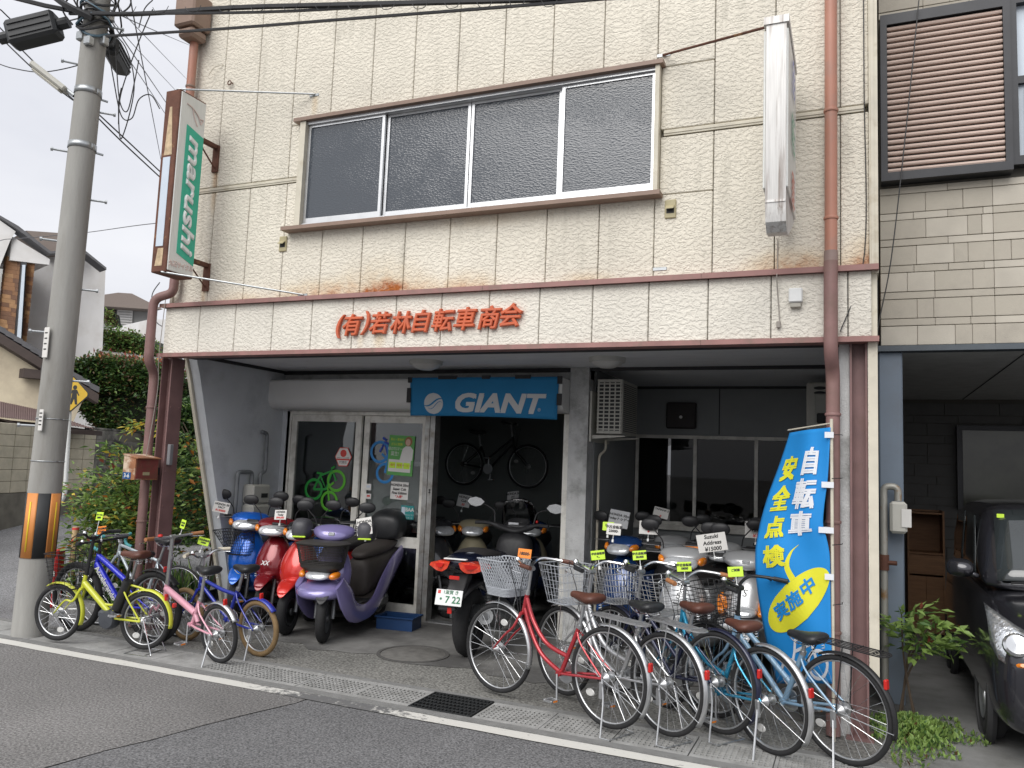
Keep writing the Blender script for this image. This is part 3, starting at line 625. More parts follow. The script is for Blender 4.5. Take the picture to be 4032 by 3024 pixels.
# ================================================================ bicycles
m_tyre = mat('tyre_rubber', (.018, .018, .019), .85, var=.2, scale=30)
m_tan = mat('tan_tyre', (.2, .13, .06), .85, var=.15, scale=20)
m_rim = mat('alloy_rim', (.6, .61, .62), .35, .9, var=.08)
m_chrome = mat('chrome', (.7, .71, .72), .18, 1, var=.05)
m_satin = mat('satin_alloy', (.5, .51, .52), .4, .9, var=.1)
m_wire_s = mat('silver_wire', (.52, .53, .54), .35, .7, var=.08)
m_wire_g = mat('pale_grey_plastic', (.36, .38, .41), .5, var=.06)
m_wire_k = mat('black_wire', (.015, .015, .016), .5)
m_brown = mat('brown_leatherette', (.1, .036, .023), .5, var=.15, scale=12)
m_cork = mat('cork_grip', (.35, .15, .06), .6, var=.2, scale=30)
m_ivory = mat('ivory_grip', (.6, .55, .44), .5)
m_blk = mat('black_vinyl', (.02, .021, .023), .42, var=.15, scale=10)
m_refl = mat('red_reflector', (.55, .02, .015), .2, coat=.6)
m_clear = mat('clear_reflector', (.6, .6, .58), .25, coat=.5)
m_amber = mat('amber_lens', (.75, .22, .015), .15, coat=.8)
m_chain = mat('chain_steel', (.1, .09, .08), .5, .7)
m_cable = mat('cable_housing', (.03, .03, .032), .5)
m_grass = None
_wc = {}
def wheel(parent, name, R_, tw, mt, mr, loc, yaw=0, spokes=28, hubr=.018, rimw=.011):
    k = (R_, tw, mt.name, mr.name, spokes)
    if k not in _wc:
        t = MB(); t.torus(R_-tw, tw, 44, 10); T = t.mesh('tyre', mt, 180)
        r = MB(); rr = R_-2*tw+.004; r.torus(rr-.004, rimw*.75, 44, 6, sq=1.2); Rm = r.mesh('rim', mr, 180)
        s_ = MB()
        for i in range(spokes):
            a = 2*pi*i/spokes; sd = 1 if i % 2 else -1; a2 = a+(.9 if (i//2) % 2 else -.9)
            s_.tube([(hubr*1.6*cos(a2), sd*.03, hubr*1.6*sin(a2)), ((rr-.008)*cos(a), 0, (rr-.008)*sin(a))], .0011, 3, cap=False)
        Sp = s_.mesh('spokes', m_chrome, 0)
        h = MB(); h.lathe([(.006, -.06), (.012, -.055), (hubr*1.5, -.034), (hubr*1.5, -.028), (hubr*.8, -.024), (hubr*.8, .024), (hubr*1.5, .028), (hubr*1.5, .034), (.012, .055), (.006, .06)], 12, Matrix.Rotation(R(90), 4, 'X')); Hb = h.mesh('hub', m_satin, 40)
        _wc[k] = (T, Rm, Sp, Hb)
    w = bpy.data.objects.new(name, None); COL.objects.link(w); w.parent = parent; w.location = loc; w.rotation_euler = (0, random.uniform(0, 6), yaw) if not yaw else (0, 0, yaw); w.empty_display_size = .05
    for me in _wc[k]:
        o = link(me.name.split('.')[0], me, w)
        if o.name.startswith('spokes'): o['kind'] = 'stuff'
    return w
def card(label, text_s, colr, M, w=.105, h=.07, tsize=.03, group=None, stick=.06, ink=None, top=None, tcol=None, name='price_card', bold=.0011):
    """price card: a thin card facing local +z, clipped on a short stick"""
    t = thing(name, label, 'price card', group=group); t.matrix_world = M
    b = MB(); b.cbox(-w/2, w/2, -h/2, h/2, -.002, .002, .004); b.obj('card', colr, t, 0)
    if stick:
        b = MB(); b.tube([(0, -h/2-stick, -.004), (0, -h/2+.02, -.004)], .003, 6); b.cbox(-.009, .009, -h/2-stick-.014, -h/2-stick+.012, -.012, .006, .003); b.obj('clip', m_white, t)
    lines = text_s if isinstance(text_s, (list, tuple)) else [text_s]
    for i, ln in enumerate(lines):
        if not ln: continue
        mm = ink or m_ink
        if isinstance(ln, tuple): ln, mm = ln
        y = (len(lines)-1-2*i)*tsize*.56 - tsize*.04
        text('lettering', ln, tsize, mm, t, Matrix.Translation((0, y, .0026)), bold=bold, shear=.12)
    return t
m_lime = mat('lime_card', (.55, .8, .05), .55, var=.04, emit=None)
m_orangec = mat('orange_card', (.85, .25, .03), .55, var=.04)

def wire_basket(x0, x1, w0, w1, z0, z1, m, parent, rings=6, nv=30, r=.0022, flare=.03, slope=.0, lattice=False, dip=0, bottom=True):
    """tapered wire basket; x0 rear, x1 front"""
    def ring(z, k):
        t = (z-z0)/(z1-z0); hw = (w0+(w1-w0)*t)/2; xa, xb = x0+slope*t, x1+flare*t+slope*t
        pts = []; rc = .05; n = 4
        for (cx, cy, a0) in ((xb-rc, hw-rc, 0), (xa+rc, hw-rc, 90), (xa+rc, -hw+rc, 180), (xb-rc, -hw+rc, 270)):
            for i in range(n+1): a = R(a0+90*i/n); pts.append((cx+rc*cos(a), cy+rc*sin(a), z))
        return pts
    def per(z, s):
        P = ring(z, 0); k = len(P); L = [0]
        for i in range(k): L.append(L[-1]+(Vector(P[(i+1) % k])-Vector(P[i])).length)
        d = (s % 1)*L[-1]
        for i in range(k):
            if d <= L[i+1]:
                q = (d-L[i])/max(1e-9, L[i+1]-L[i]); return Vector(P[i]).lerp(Vector(P[(i+1) % k]), q)
    b = MB()
    for i in range(rings):
        z = z0+(z1-z0)*i/(rings-1); rr = r*1.9 if i in (0, rings-1) else r
        P = ring(z, 0)
        if i == rings-1 and dip: P = [(p[0], p[1], p[2]-dip*max(0, 1-abs(p[1])/(w1*.42))*(1 if p[0] > (x0+x1)/2 else 0)) for p in P]
        if lattice and 0 < i < rings-1: continue
        b.tube(P, rr, 5, closed=True)
    if lattice:
        b2 = 40
        for i in range(b2):
            for sgn in (-1, 1):
                b.tube([per(z0+(z1-z0)*q, i/b2+sgn*.13*q) for q in (0, .34, .67, 1)], r*1.15, 4, cap=False)
        for q in (.04, .08, .12, .16, .2): b.tube(ring(z0+(z1-z0)*q, 0), r*1.5, 4, closed=True)
    else:
        for i in range(nv):
            b.tube([per(z0+(z1-z0)*q, i/nv) for q in (0, 1)], r, 4, cap=False)
    if bottom:
        for i in range(9):
            y = -w0/2+w0*(i+.5)/9; b.tube([(x0+.005, y, z0), (x1-.005, y, z0)], r, 4, cap=False)
        for i in range(5):
            x = x0+(x1-x0)*(i+.5)/5; b.tube([(x, -w0/2+.005, z0+.002), (x, w0/2-.005, z0+.002)], r, 4, cap=False)
    o = b.obj('basket', m, parent); o['kind'] = 'stuff'; return o
def saddle(parent, x, z, m, tilt=0, L=.27, W=.2, nose=None):
    b = MB(M=Matrix.Translation((x, 0, z)) @ Matrix.Rotation(R(-tilt), 4, 'Y'))
    S = []
    for t, hw, hh, zz in ((-.5, .055, .012, .0), (-.47, .085, .03, -.004), (-.36, W/2, .042, -.008), (-.2, W/2*.95, .042, -.014), (-.03, W/2*.62, .036, -.018), (.15, .034, .032, -.014), (.36, .023, .028, -.010), (.47, .017, .022, -.012), (.5, .008, .01, -.015)):
        S.append(sec((t*L, 0, zz), hw, hh, 2.3, 14))
    b.rings(S)
    o = b.obj('saddle', m, parent, sub=1)
    b = MB(M=Matrix.Translation((x, 0, z)))
    for y in (-.022, .022): b.tube(spline([(-.1, y, -.04), (-.03, y, -.06), (.05, y, -.06), (.11, y*.5, -.035)], 3), .004, 5)
    for y in (-.055, .055): b.tube([(-.09+.012*sin(i*1.25), y+.012*cos(i*1.25), -.042-.0035*i) for i in range(14)], .0025, 4)
    b.obj('saddle_springs', m_chrome, o); return o
def fender(parent, c, R_, a0, a1, m, w=.024, name='fender', tilt=0):
    b = MB(); n = 22; P = []
    for i in range(n+1):
        a = R(a0+(a1-a0)*i/n)
        for j in range(7):
            q = -1+2*j/6; rr = R_+.022-.012*q*q*1.2; P.append((c[0]+rr*cos(a), w*q, c[2]+rr*sin(a)))
    b.grid(P, n+1, 7); return b.obj(name, m, parent, 180, solid=.0016)
def bicycle(label, loc, hd, K, group=None, name='bicycle'):
    g = lambda k, d=None: K.get(k, d)
    R_ = g('R', .33); wb = g('wb', 1.06); lift = g('lift', 0); fm = K['frame']; lug = g('lug', m_satin)
    t = thing(name, label, 'bicycle', (loc[0], loc[1], lift), R(hd), group); t.rotation_mode = 'XYZ'; t.rotation_euler = (R(g('lean', 0)), 0, R(hd))
    BBx, BBz = g('bb', (.43, .27)); STx, STz = g('st', (.27, .62)); HBx, HBz = g('hb', (.825, .65)); HTx, HTz = g('ht', (.795, .77)); SMx, SMz = g('stem', (.765, .96)); sadx, sadz = g('sad', (.225, .84))
    tw = g('tw', .018); mt = g('tyre', m_tyre); steer = R(g('steer', 0))
    wheel(t, 'rear_wheel', R_, tw, mt, m_rim, (0, 0, R_), 0, hubr=.024)
    # steering group pivots about the head: an offset of the front wheel sideways
    fx = wb; sy = sin(steer)
    wheel(t, 'front_wheel', R_, tw, mt, m_rim, (wb-.06*(1-cos(steer)), sy*(wb-HBx), R_), steer or .0001)
    rt = g('rt', .0165)
    b = MB()
    for path in g('tubes'):
        rr = rt
        if isinstance(path, tuple): path, rr = path
        b.tube(spline([(p[0], p[2] if len(p) > 2 else 0, p[1]) for p in path], 6) if len(path) > 2 else [(p[0], p[2] if len(p) > 2 else 0, p[1]) for p in path], rr, 12)
    b.tube([(BBx, 0, BBz), (STx, 0, STz)], rt, 12)
    b.tube([(HBx, 0, HBz-.015), (HTx, 0, HTz)], rt*1.12, 12)
    b.tube([(BBx, -.036, BBz), (BBx, .036, BBz)], .022, 12)
    for y in (-1, 1):
        b.tube([(BBx-.01, .022*y, BBz), (BBx-.12, .045*y, BBz+(R_-BBz)*.3), (0, .066*y, R_)], .0095, 8)
        b.tube(spline([(STx+.005, .016*y, STz-.04), (STx-.06, .042*y, STz-.12), (0, .066*y, R_)], 3), .0075, 8)
    b.obj('frame', fm, t)
    b = MB()
    SA = Vector((HTx-HBx, 0, HTz-HBz)).normalized()
    for y in (-1, 1):
        p = [(HBx+.004, .03*y, HBz-.03), (HBx+.05, .052*y, HBz-.13), (HBx+(wb-HBx)*.55, .055*y, R_+.12), (wb, .055*y, R_)]
        b.tube([(q[0], q[1]+sy*(q[0]-HBx), q[2]) for q in spline(p, 4)], [.0125-.006*i/12 for i in range(13)], 8)
    b.tube([(HBx, -.034, HBz-.025), (HBx, .034, HBz-.025)], .014, 8); b.obj('fork', g('forkm', fm), t)
    # seat post and saddle
    b = MB(); b.tube([(STx, 0, STz-.02), (sadx+.01, 0, sadz-.05)], .0135, 10); b.tube([(STx+.004, 0, STz-.012), (STx-.004, 0, STz+.012)], .021, 10); b.obj('seat_post', g('postm', m_satin), t)
    saddle(t, sadx, sadz, g('sadm', m_blk), g('sadt', 0), g('sadl', .27), g('sadw', .2))
    # stem and handlebar
    hb = bpy.data.objects.new('handlebar', None); COL.objects.link(hb); hb.parent = t; hb.location = (HTx, 0, HTz); hb.rotation_euler = (0, 0, steer); hb.empty_display_size = .05
    q = lambda x, y, z: (x-HTx, y, z-HTz)
    b = MB(); b.tube([q(HTx, 0, HTz-.02), q(SMx, 0, SMz)], g('stemr', .0125), 10); b.tube([q(HTx, 0, HTz-.005), q(HTx-.004, 0, HTz+.03)], .019, 10)
    b.tube([q(SMx, -.025, SMz), q(SMx, .025, SMz)], .019, 10); b.obj('stem', g('stemm', m_satin), hb)
    bar = g('bar', 'city'); bw = g('bw', .27); bm = g('barm', m_satin); gm = g('grip', m_blk)
    if bar == 'city': H = [(SMx, .0, SMz), (SMx+.03, .05, SMz+.03), (SMx+.02, .14, SMz+.065), (SMx-.05, .21, SMz+.06), (SMx-.12, bw-.02, SMz+.05), (SMx-.2, bw, SMz+.042)]
    elif bar == 'flat': H = [(SMx, 0, SMz), (SMx, .1, SMz), (SMx-.01, .2, SMz+.005), (SMx-.04, bw, SMz+.01)]
    elif bar == 'riser': H = [(SMx, 0, SMz), (SMx+.005, .06, SMz+.005), (SMx-.005, .12, SMz+.04), (SMx-.03, .2, SMz+.045), (SMx-.06, bw, SMz+.045)]
    else: H = [(SMx, 0, SMz), (SMx, .15, SMz), (SMx+.03, .2, SMz), (SMx+.09, .205, SMz-.03), (SMx+.08, .205, SMz-.1), (SMx+.0, .205, SMz-.13)]
    b = MB(); hp = spline(H, 5)
    b.tube([q(p.x, -p.y, p.z) for p in hp[::-1]]+[q(p.x, p.y, p.z) for p in hp[1:]], .0115, 8); b.obj('bar', bm, hb)
    for y in (-1, 1):
        if bar == 'drop': seg = [q(p.x, y*p.y, p.z) for p in hp[5:]]
        else: e = Vector(H[-1]); d = (e-Vector(hp[-4])).normalized(); seg = [q(*(e-d*.105)), q(*(e-d*.05)), q(*(e+d*.004))]; seg = [(a, y*c, z) for a, c, z in seg]
        b = MB(); b.tube(seg, .0165 if bar != 'drop' else .0155, 10); b.obj('grip', gm, hb)
        if bar != 'drop':
            e = Vector(H[-1]); d = (e-Vector(hp[-4])).normalized(); p0 = e-d*.13
            b = MB(); L_ = [p0, p0+Vector((.035, .01, -.01)), p0+Vector((.045, .05, -.03))+d*.03, p0+Vector((.03, .045, -.035))+d*.12]
            b.tube([q(p.x, y*p.y, p.z) for p in spline(L_, 4)], .0055, 6, flat=.7); b.obj('brake_lever', m_chrome if not g('blkctl') else m_black, hb)
        b = MB(); p0 = Vector(H[2]); b.tube([q(p.x, y*p.y, p.z) for p in spline([p0+Vector((.01, .03, 0)), p0+Vector((.1, -.02, -.02)), Vector((HTx+.09, .03, HTz+.02)), Vector((HBx+.03, .01, HBz-.08))], 5)], .0028, 5); b.obj('cable', g('cab', m_cable), hb)
    if g('bell', 1):
        b = MB(); p = q(*H[2]); b.lathe([(.0, .03), (.014, .027), (.022, .014), (.022, .008)], 14, Matrix.Translation((p[0], p[1], p[2]))); b.obj('bell', m_chrome, hb)
    # crank
    ck = bpy.data.objects.new('crank', None); COL.objects.link(ck); ck.parent = t; ck.location = (BBx, 0, BBz); ck.empty_display_size = .05
    ca = R(g('crank', -95)); cl = g('cl', .165)
    b = MB(); b.torus(g('ringr', .075), .004, 30, 6, (0, -.05, 0)); b.lathe([(.03, -.052), (.075, -.052), (.075, -.048), (.03, -.048)], 24, Matrix.Rotation(R(90), 4, 'X') @ Matrix.Scale(-1, 4, (0, 0, 1)))
    b.obj('chainring', m_satin, ck)
    for sd in (-1, 1):
        a = ca+(0 if sd > 0 else pi); e = (cl*cos(a), .062*sd, cl*sin(a))
        b = MB(); b.tube([(0, .045*sd, 0), (e[0]*.9, .062*sd, e[2]*.9), e], .009, 6, flat=.7); b.obj('crank_arm', m_satin, ck)
        b = MB(); b.tube([e, (e[0], .1*sd, e[2])], .005, 6); b.cbox(e[0]-.04, e[0]-.025, min(.075*sd, .16*sd), max(.075*sd, .16*sd), e[2]-.009, e[2]+.009, .003); b.cbox(e[0]+.025, e[0]+.04, min(.075*sd, .16*sd), max(.075*sd, .16*sd), e[2]-.009, e[2]+.009, .003)
        b.box(e[0]-.026, e[0]+.026, min(.078*sd, .084*sd), max(.078*sd, .084*sd), e[2]-.008, e[2]+.008); b.box(e[0]-.026, e[0]+.026, min(.15*sd, .156*sd), max(.15*sd, .156*sd), e[2]-.008, e[2]+.008)
        p_ = b.obj('pedal', g('pedm', m_satin), ck)
        b = MB(); b.box(e[0]+.0402, e[0]+.042, min(.1*sd, .14*sd), max(.1*sd, .14*sd), e[2]-.006, e[2]+.006); b.box(e[0]-.042, e[0]-.0402, min(.1*sd, .14*sd), max(.1*sd, .14*sd), e[2]-.006, e[2]+.006); b.obj('pedal_reflector', m_amber, ck)['kind'] = 'stuff'
    b = MB()
    rr, hr = .075, .035
    b.tube([(BBx, -.05, BBz+rr), (0, -.05, R_+hr)], .003, 5); b.tube([(BBx, -.05, BBz-rr), (0, -.05, R_-hr)], .003, 5); b.lathe([(0, -.048), (hr, -.048), (hr, -.052), (0, -.052)], 16, Matrix.Translation((0, 0, R_)) @ Matrix.Rotation(R(90), 4, 'X') @ Matrix.Scale(-1, 4, (0, 0, 1))); b.obj('chain', m_chain, t)
    if g('guard'):
        b = MB(); b.prism([(BBx+.085, -.06, BBz+.02), (BBx+.05, -.06, BBz+.085), (.05, -.06, R_+.06), (-.02, -.06, R_+.03), (.0, -.06, R_+.005), (BBx-.02, -.06, BBz+.03)], 0, (0, -.012, 0)); b.obj('chain_guard', g('guardm', m_satin), t, 0)
    # fenders, rack, stand, reflectors
    ff, rf = g('ff'), g('rf')
    if ff:
        o = fender(t, (wb, 0, R_), R_, g('ffa0', 30), g('ffa1', 185), ff, tw+.006, 'front_fender')
        if steer: o.location = (0, sy*(wb-HBx), 0); 
    if rf:
        rfe = g('rfa', (75, 215)); fender(t, (0, 0, R_), R_, rfe[0], rfe[1], rf, tw+.007, 'rear_fender')
        b = MB()
        for y in (-1, 1):
            a = R(rfe[1]-6); b.tube([(0, .07*y, R_), ((R_+.015)*cos(a), .024*y, R_+(R_+.015)*sin(a))], .0025, 5)
        b.obj('fender_stay', m_chrome, t)
        a = R(rfe[0]+.6*(rfe[1]-rfe[0])); p = ((R_+.035)*cos(a), 0, R_+(R_+.035)*sin(a))
        b = MB(); b.cbox(p[0]-.012, p[0]+.01, -.018, .018, p[2]-.03, p[2]+.03, .006); b.obj('rear_reflector', m_refl, t)
    if ff and g('fstay', 1):
        b = MB()
        for y in (-1, 1): b.tube([(wb, .06*y+sy*(wb-HBx), R_), (wb-(R_+.02)*.985, .022*y+sy*(wb-HBx), R_-.06)], .0025, 5)
        b.obj('fender_stay', m_chrome, t)
    if g('rack'):
        zr = 2*R_+.075; b = MB(); rm = K['rack']
        b.tube(bend([(.12, .06, zr), (-.3, .06, zr-.015), (-.33, 0, zr-.017), (-.3, -.06, zr-.015), (.12, -.06, zr), (.16, 0, zr), (.12, .06, zr)], .03, 4), .0045, 6)
        for y in (-.03, 0, .03): b.tube([(.13, y, zr), (-.32, y, zr-.016)], .0035, 6)
        for x in (.02, -.12, -.25): b.tube([(x, -.06, zr-.004), (x, .06, zr-.004)], .0035, 6)
        for y in (-1, 1): b.tube([(-.05, .055*y, zr-.005), (0, .075*y, R_)], .004, 6)
        b.tube([(.14, 0, zr), (STx-.02, 0, STz-.05)], .0045, 6); b.obj('rear_rack', rm, t)
    st = g('stand', 'double')
    if st == 'double':
        b = MB(); zg = -lift+.006
        for y in (-1, 1): b.tube(bend([(0, .07*y, R_), (-.03, .085*y, .2), (-.055, .14*y, zg)], .05), .0065, 8)
        b.tube([(-.055, -.14, zg), (-.12, -.13, zg), (-.12, .13, zg), (-.055, .14, zg)], .0055, 6); b.cbox(-.015, .015, .068, .085, R_-.13, R_-.02, .005); b.obj('kickstand', m_satin, t)
    elif st == 'side':
        ln = math.tan(R(-g('lean', 0))); b = MB(); b.tube([(.02, .075, R_-.03), (-.05, .2, -lift+.004)], .0075, 8); b.cbox(.0, .035, .068, .09, R_-.1, R_+.01, .006); b.obj('kickstand', m_satin, t)
    if g('lamp', 1):
        b = MB(); x, z = wb-.02-R_*.55, R_*2+.01
        b.lathe([(.0, .035), (.026, .03), (.03, .01), (.02, -.03), (.008, -.05)], 14, Matrix.Translation((HBx+.1, -.03, HBz-.06)) @ Matrix.Rotation(R(90), 4, 'Y')); b.obj('front_lamp', m_white if g('lamp') == 'w' else m_satin, t)
    a = R(g('ra', 160)); rr = R_*.62
    b = MB(); b.lathe([(0, .008), (.022, .006), (.026, 0), (.022, -.006), (0, -.008)], 14, Matrix.Translation((wb+rr*cos(a), sy*(wb-HBx), R_+rr*sin(a))) @ Matrix.Rotation(R(90), 4, 'X') @ Matrix.Scale(1.5, 4, (1, 0, 0))); b.obj('wheel_reflector', m_clear, t)
    a = R(g('ra2', -40))
    b = MB(); b.lathe([(0, .008), (.022, .006), (.026, 0), (.022, -.006), (0, -.008)], 14, Matrix.Translation((rr*cos(a), 0, R_+rr*sin(a))) @ Matrix.Rotation(R(90), 4, 'X') @ Matrix.Scale(1.5, 4, (1, 0, 0))); b.obj('wheel_reflector', m_clear, t)
    bk = g('basket')
    if bk:
        kw = dict(bk); m = kw.pop('m'); wire_basket(parent=t, m=m, **kw)
        b = MB(); x1 = kw['x0']; 
        for y in (-1, 1): b.tube([(wb, .07*y+sy*(wb-HBx), R_), (kw['x0']+.1, .09*y, kw['z0'])], .0035, 6)
        b.tube([(HTx, 0, HTz+.02), (kw['x0']+.01, 0, HTz+.02)], .006, 6); b.obj('basket_stay', m_chrome, t)['kind'] = 'stuff'
    t['_m'] = 0; del t['_m']
    return t
def bikeM(t): return Matrix.LocRotScale(t.location, t.rotation_euler, None)
def clip_card(bike, x, y, z, label, txt, colr, face=None, **kw):
    """card standing on a bicycle's handlebar, turned towards the street"""
    p = bikeM(bike) @ Vector((x, y, z)); az = face if face is not None else random.uniform(-12, 12)
    M = Matrix.Translation(p) @ Matrix.Rotation(R(az), 4, 'Z') @ Matrix.Rotation(R(kw.pop('roll', random.uniform(-9, 9))), 4, 'Y') @ Matrix.Rotation(R(80), 4, 'X')
    return card(label, txt, colr, M, **kw)
def paint(name, c, r=.25, metal=.35): return mat(name, c, r, metal, var=.05, scale=4, coat=.5)
m_redf = paint('red_frame', (.42, .035, .045)); m_whf = paint('silver_frame', (.55, .56, .57), .3, .7); m_navyf = paint('navy_frame', (.012, .016, .05)); m_turq = paint('turquoise_frame', (.03, .3, .5), .22, .5); m_lbf = paint('pale_blue_frame', (.22, .36, .5), .35, .1)
m_yel = paint('yellow_green_frame', (.55, .58, .04), .35, 0); m_pink = paint('pink_frame', (.68, .34, .42), .35, .1); m_blue = paint('royal_blue_frame', (.01, .02, .5), .3, .1); m_blue2 = paint('deep_blue_frame', (.02, .035, .32), .3, .1); m_pale = paint('pale_silver_frame', (.55, .62, .66), .3, .3)
m_navyfen = paint('navy_fender', (.015, .018, .045), .3, .2)
CURV = [[(.815, .665), (.735, .50), (.62, .36), (.43, .27)], [(.80, .745), (.72, .585), (.58, .45), (.375, .395)]]
STRA = [[(.815, .67), (.43, .27)], [(.80, .74), (.37, .40)]]
bt_wire = dict(x0=.90, x1=1.14, w0=.27, w1=.36, z0=.70, z1=.95, m=m_wire_s, flare=.07, slope=0)
G1 = 'used city bicycles lined up in front of the right side of the shop'
def mk(**kw): return kw
red = bicycle('red step-through city bicycle with a pale grey lattice basket and brown saddle', (-1.53, 5.42), 157, mk(frame=m_redf, tubes=CURV, R=.33, lift=.03, ff=m_rim, ffa0=65, ffa1=195, rf=m_rim, rack=m_rim, sadm=m_brown, grip=m_brown, sadt=2, barm=m_chrome, ra=105, crank=-98, guard=0, steer=6,
    basket=dict(x0=.90, x1=1.13, w0=.24, w1=.33, z0=.74, z1=1.0, m=m_wire_g, lattice=True, r=.003, flare=.09, rings=6, dip=.07)))
whb = bicycle('silver step-through city bicycle with a grey wire basket and black saddle', (-1.15, 5.47), 149, mk(frame=m_whf, tubes=CURV, lift=.03, ff=m_rim, ffa0=65, ffa1=195, rf=m_rim, rack=m_rim, sadm=m_blk, basket=dict(bt_wire, m=m_wire_g, z1=.98), barm=m_chrome, ra=190, sad=(.225, .81)))
navy = bicycle('navy city bicycle with dark fenders, silver wire basket and brown and cream saddle', (-.85, 5.7), 147, mk(frame=m_navyf, tubes=STRA, lift=.03, ff=m_navyfen, ffa0=65, ffa1=195, rf=m_navyfen, sadm=m_brown, basket=dict(bt_wire, nv=36, rings=7, z1=.97), barm=m_chrome, sad=(.225, .80), ra=200))
turq = bicycle('turquoise metallic city bicycle with silver fenders and plain brown saddle', (-.5, 5.56), 142, mk(frame=m_turq, tubes=CURV, lift=0, lean=-3, ff=m_rim, ffa0=65, ffa1=195, rf=m_rim, sadm=m_brown, stand='side', basket=dict(bt_wire, rings=8, nv=14), grip=m_cork, barm=m_satin, sad=(.23, .77), ra2=-70))
lb = bicycle('pale blue city bicycle with black basket, black fenders and black rear rack', (-.06, 5.6), 148, mk(frame=m_lbf, tubes=STRA, rt=.019, lift=0, lean=-4, ff=m_black, ffa0=65, ffa1=190, rf=m_black, rfa=(65, 195), rack=m_wire_k, sadm=m_blk, stand='side', basket=dict(bt_wire, m=m_wire_k, rings=9, nv=26), barm=m_black, stemm=m_black, blkctl=1, sad=(.25, .74), ra2=-38, crank=10))
GC = 'lime price cards on the bicycles'
clip_card(red, .79, .05, 1.07, 'orange price card on the red bicycle with the lattice basket', '18000-', m_orangec, 4, tsize=.031)
clip_card(whb, .79, -.08, 1.075, 'lime price card on the silver bicycle with a grey wire basket', ['中古自転車', 'ʏ...'], m_lime, 22, tsize=.02)
clip_card(navy, .79, .0, 1.08, 'lime 20000 price card on the navy bicycle', ['中古自転車', '20,000'], m_lime, 6, tsize=.022)
clip_card(turq, .80, -.02, 1.065, 'lime 18000 price card on the turquoise bicycle', ['中古自転車', '18000'], m_lime, 12, tsize=.022)
clip_card(lb, .80, .0, 1.07, 'lime price card on the pale blue bicycle with the black basket', ['ご試乗', ''], m_lime, 10, tsize=.02)
# ---- left group
G2 = 'small bicycles lined up beside the utility pole'
yel = bicycle('yellow green small-wheeled electric bicycle with a black wire basket', (-5.73, 5.42), 190, mk(frame=m_yel, R=.25, wb=.9, lift=.025, bb=(.34, .25), st=(.235, .56), hb=(.665, .5), ht=(.645, .6), stem=(.6, .93), sad=(.17, .82), rt=.017, cl=.13, tw=.022,
    tubes=[([(.655, .53), (.38, .3)], .027), ([(.45, .36), (.33, .36), (.27, .44)], .011), ([(.235, .55), (.05, .52), (-.02, .48)], .009)], ff=m_yel, ffa0=60, ffa1=200, rf=m_yel, rfa=(45, 190), sadm=m_brown, stand='', bar='riser', bw=.26, barm=m_black, stemm=m_black, stemr=.016, postm=m_black, blkctl=1, lamp=0, fstay=0, ra=255, ra2=-60, crank=160,
    basket=dict(x0=.72, x1=.93, w0=.24, w1=.33, z0=.47, z1=.78, m=m_wire_k, flare=.06, rings=9, nv=16)))
b = MB(); b.tube([(.30, 0, .32), (.20, 0, .58)], .045, 14); b.obj('battery', m_black, yel)
b = MB(); b.lathe([(.0, -.06), (.07, -.055), (.085, -.03), (.085, .03), (.07, .055), (0, .06)], 20, Matrix.Translation((.36, 0, .23)) @ Matrix.Rotation(R(90), 4, 'X')); b.cbox(.28, .46, -.05, .05, .24, .31, .02); b.obj('motor', mat('motor_cover', (.05, .055, .065), .45), yel)
b = MB(); b.cbox(-.29, -.265, -.02, .02, .38, .42, .006); b.obj('tail_reflector', m_refl, yel)
rest = thing('display_stand', 'bent steel wire display stand under the wheel of the yellow green bicycle', 'stand', (-5.73, 5.42, 0), R(190))
b = MB()
for y in (-.11, .11): b.tube(bend([(.1, y, .006), (-.14, y*1.2, .006), (-.16, y*.9, .006), (-.02, y*.55, .30)], .02), .005, 6)
b.tube([(-.02, -.062, .3), (-.02, .062, .3)], .0052, 6); b.tube([(.1, -.11, .0065), (.1, .11, .0065)], .005, 6); b.tube([(-.1, -.128, .0065), (-.1, .128, .0065)], .005, 6); b.obj('wire_frame', m_chrome, rest)
blu = bicycle('royal blue fat-tyred bicycle with a lettered double down tube', (-5.93, 5.72), 180, mk(frame=m_blue, R=.33, wb=1.0, tw=.032, bb=(.42, .30), st=(.30, .56), hb=(.76, .64), ht=(.735, .76), stem=(.73, .88), sad=(.22, .8), rt=.02, tubes=[([(.755, .665), (.43, .31)], .03), ([(.74, .74), (.30, .50)], .026)], sadm=m_blk, stand='side', bar='flat', bw=.28, barm=m_black, stemm=m_black, blkctl=1, forkm=m_black, rf=m_black, rfa=(60, 140), lamp=0, lean=-3))
d_ = Vector((.43-.755, 0, .31-.665)).normalized()
for yy, dirx in ((.0315, 1),):
    c = Vector((.60, yy, .495)); text('lettering', 'Accelerando', .075, m_white, blu, frame(c, d_, (-d_.z, 0, d_.x)) if False else frame(c, (d_.x, 0, d_.z), (-d_.z*-1, 0, -d_.x)), bold=.002)
pnk = bicycle('pink folding bicycle with cork grips and a tall silver stem', (-4.94, 5.49), 168, mk(frame=m_pink, R=.245, wb=.98, tw=.02, bb=(.38, .27), st=(.27, .5), hb=(.80, .47), ht=(.775, .57), stem=(.70, 1.0), sad=(.2, .77), rt=.019, tubes=[([(.785, .53), (.34, .37)], .03), ([(.36, .40), (.30, .30)], .02)], sadm=m_blk, stand='side', bar='flat', bw=.28, grip=m_cork, barm=m_satin, stemr=.018, rf=m_rim, rfa=(40, 150), lamp=0, lean=-4, bell=0, cl=.14))
b = MB(); b.lathe([(.0, .022), (.018, .018), (.022, .006), (.022, 0)], 14, Matrix.Translation((.70, .12, 1.015))); b.obj('red_bell', m_refl, pnk)
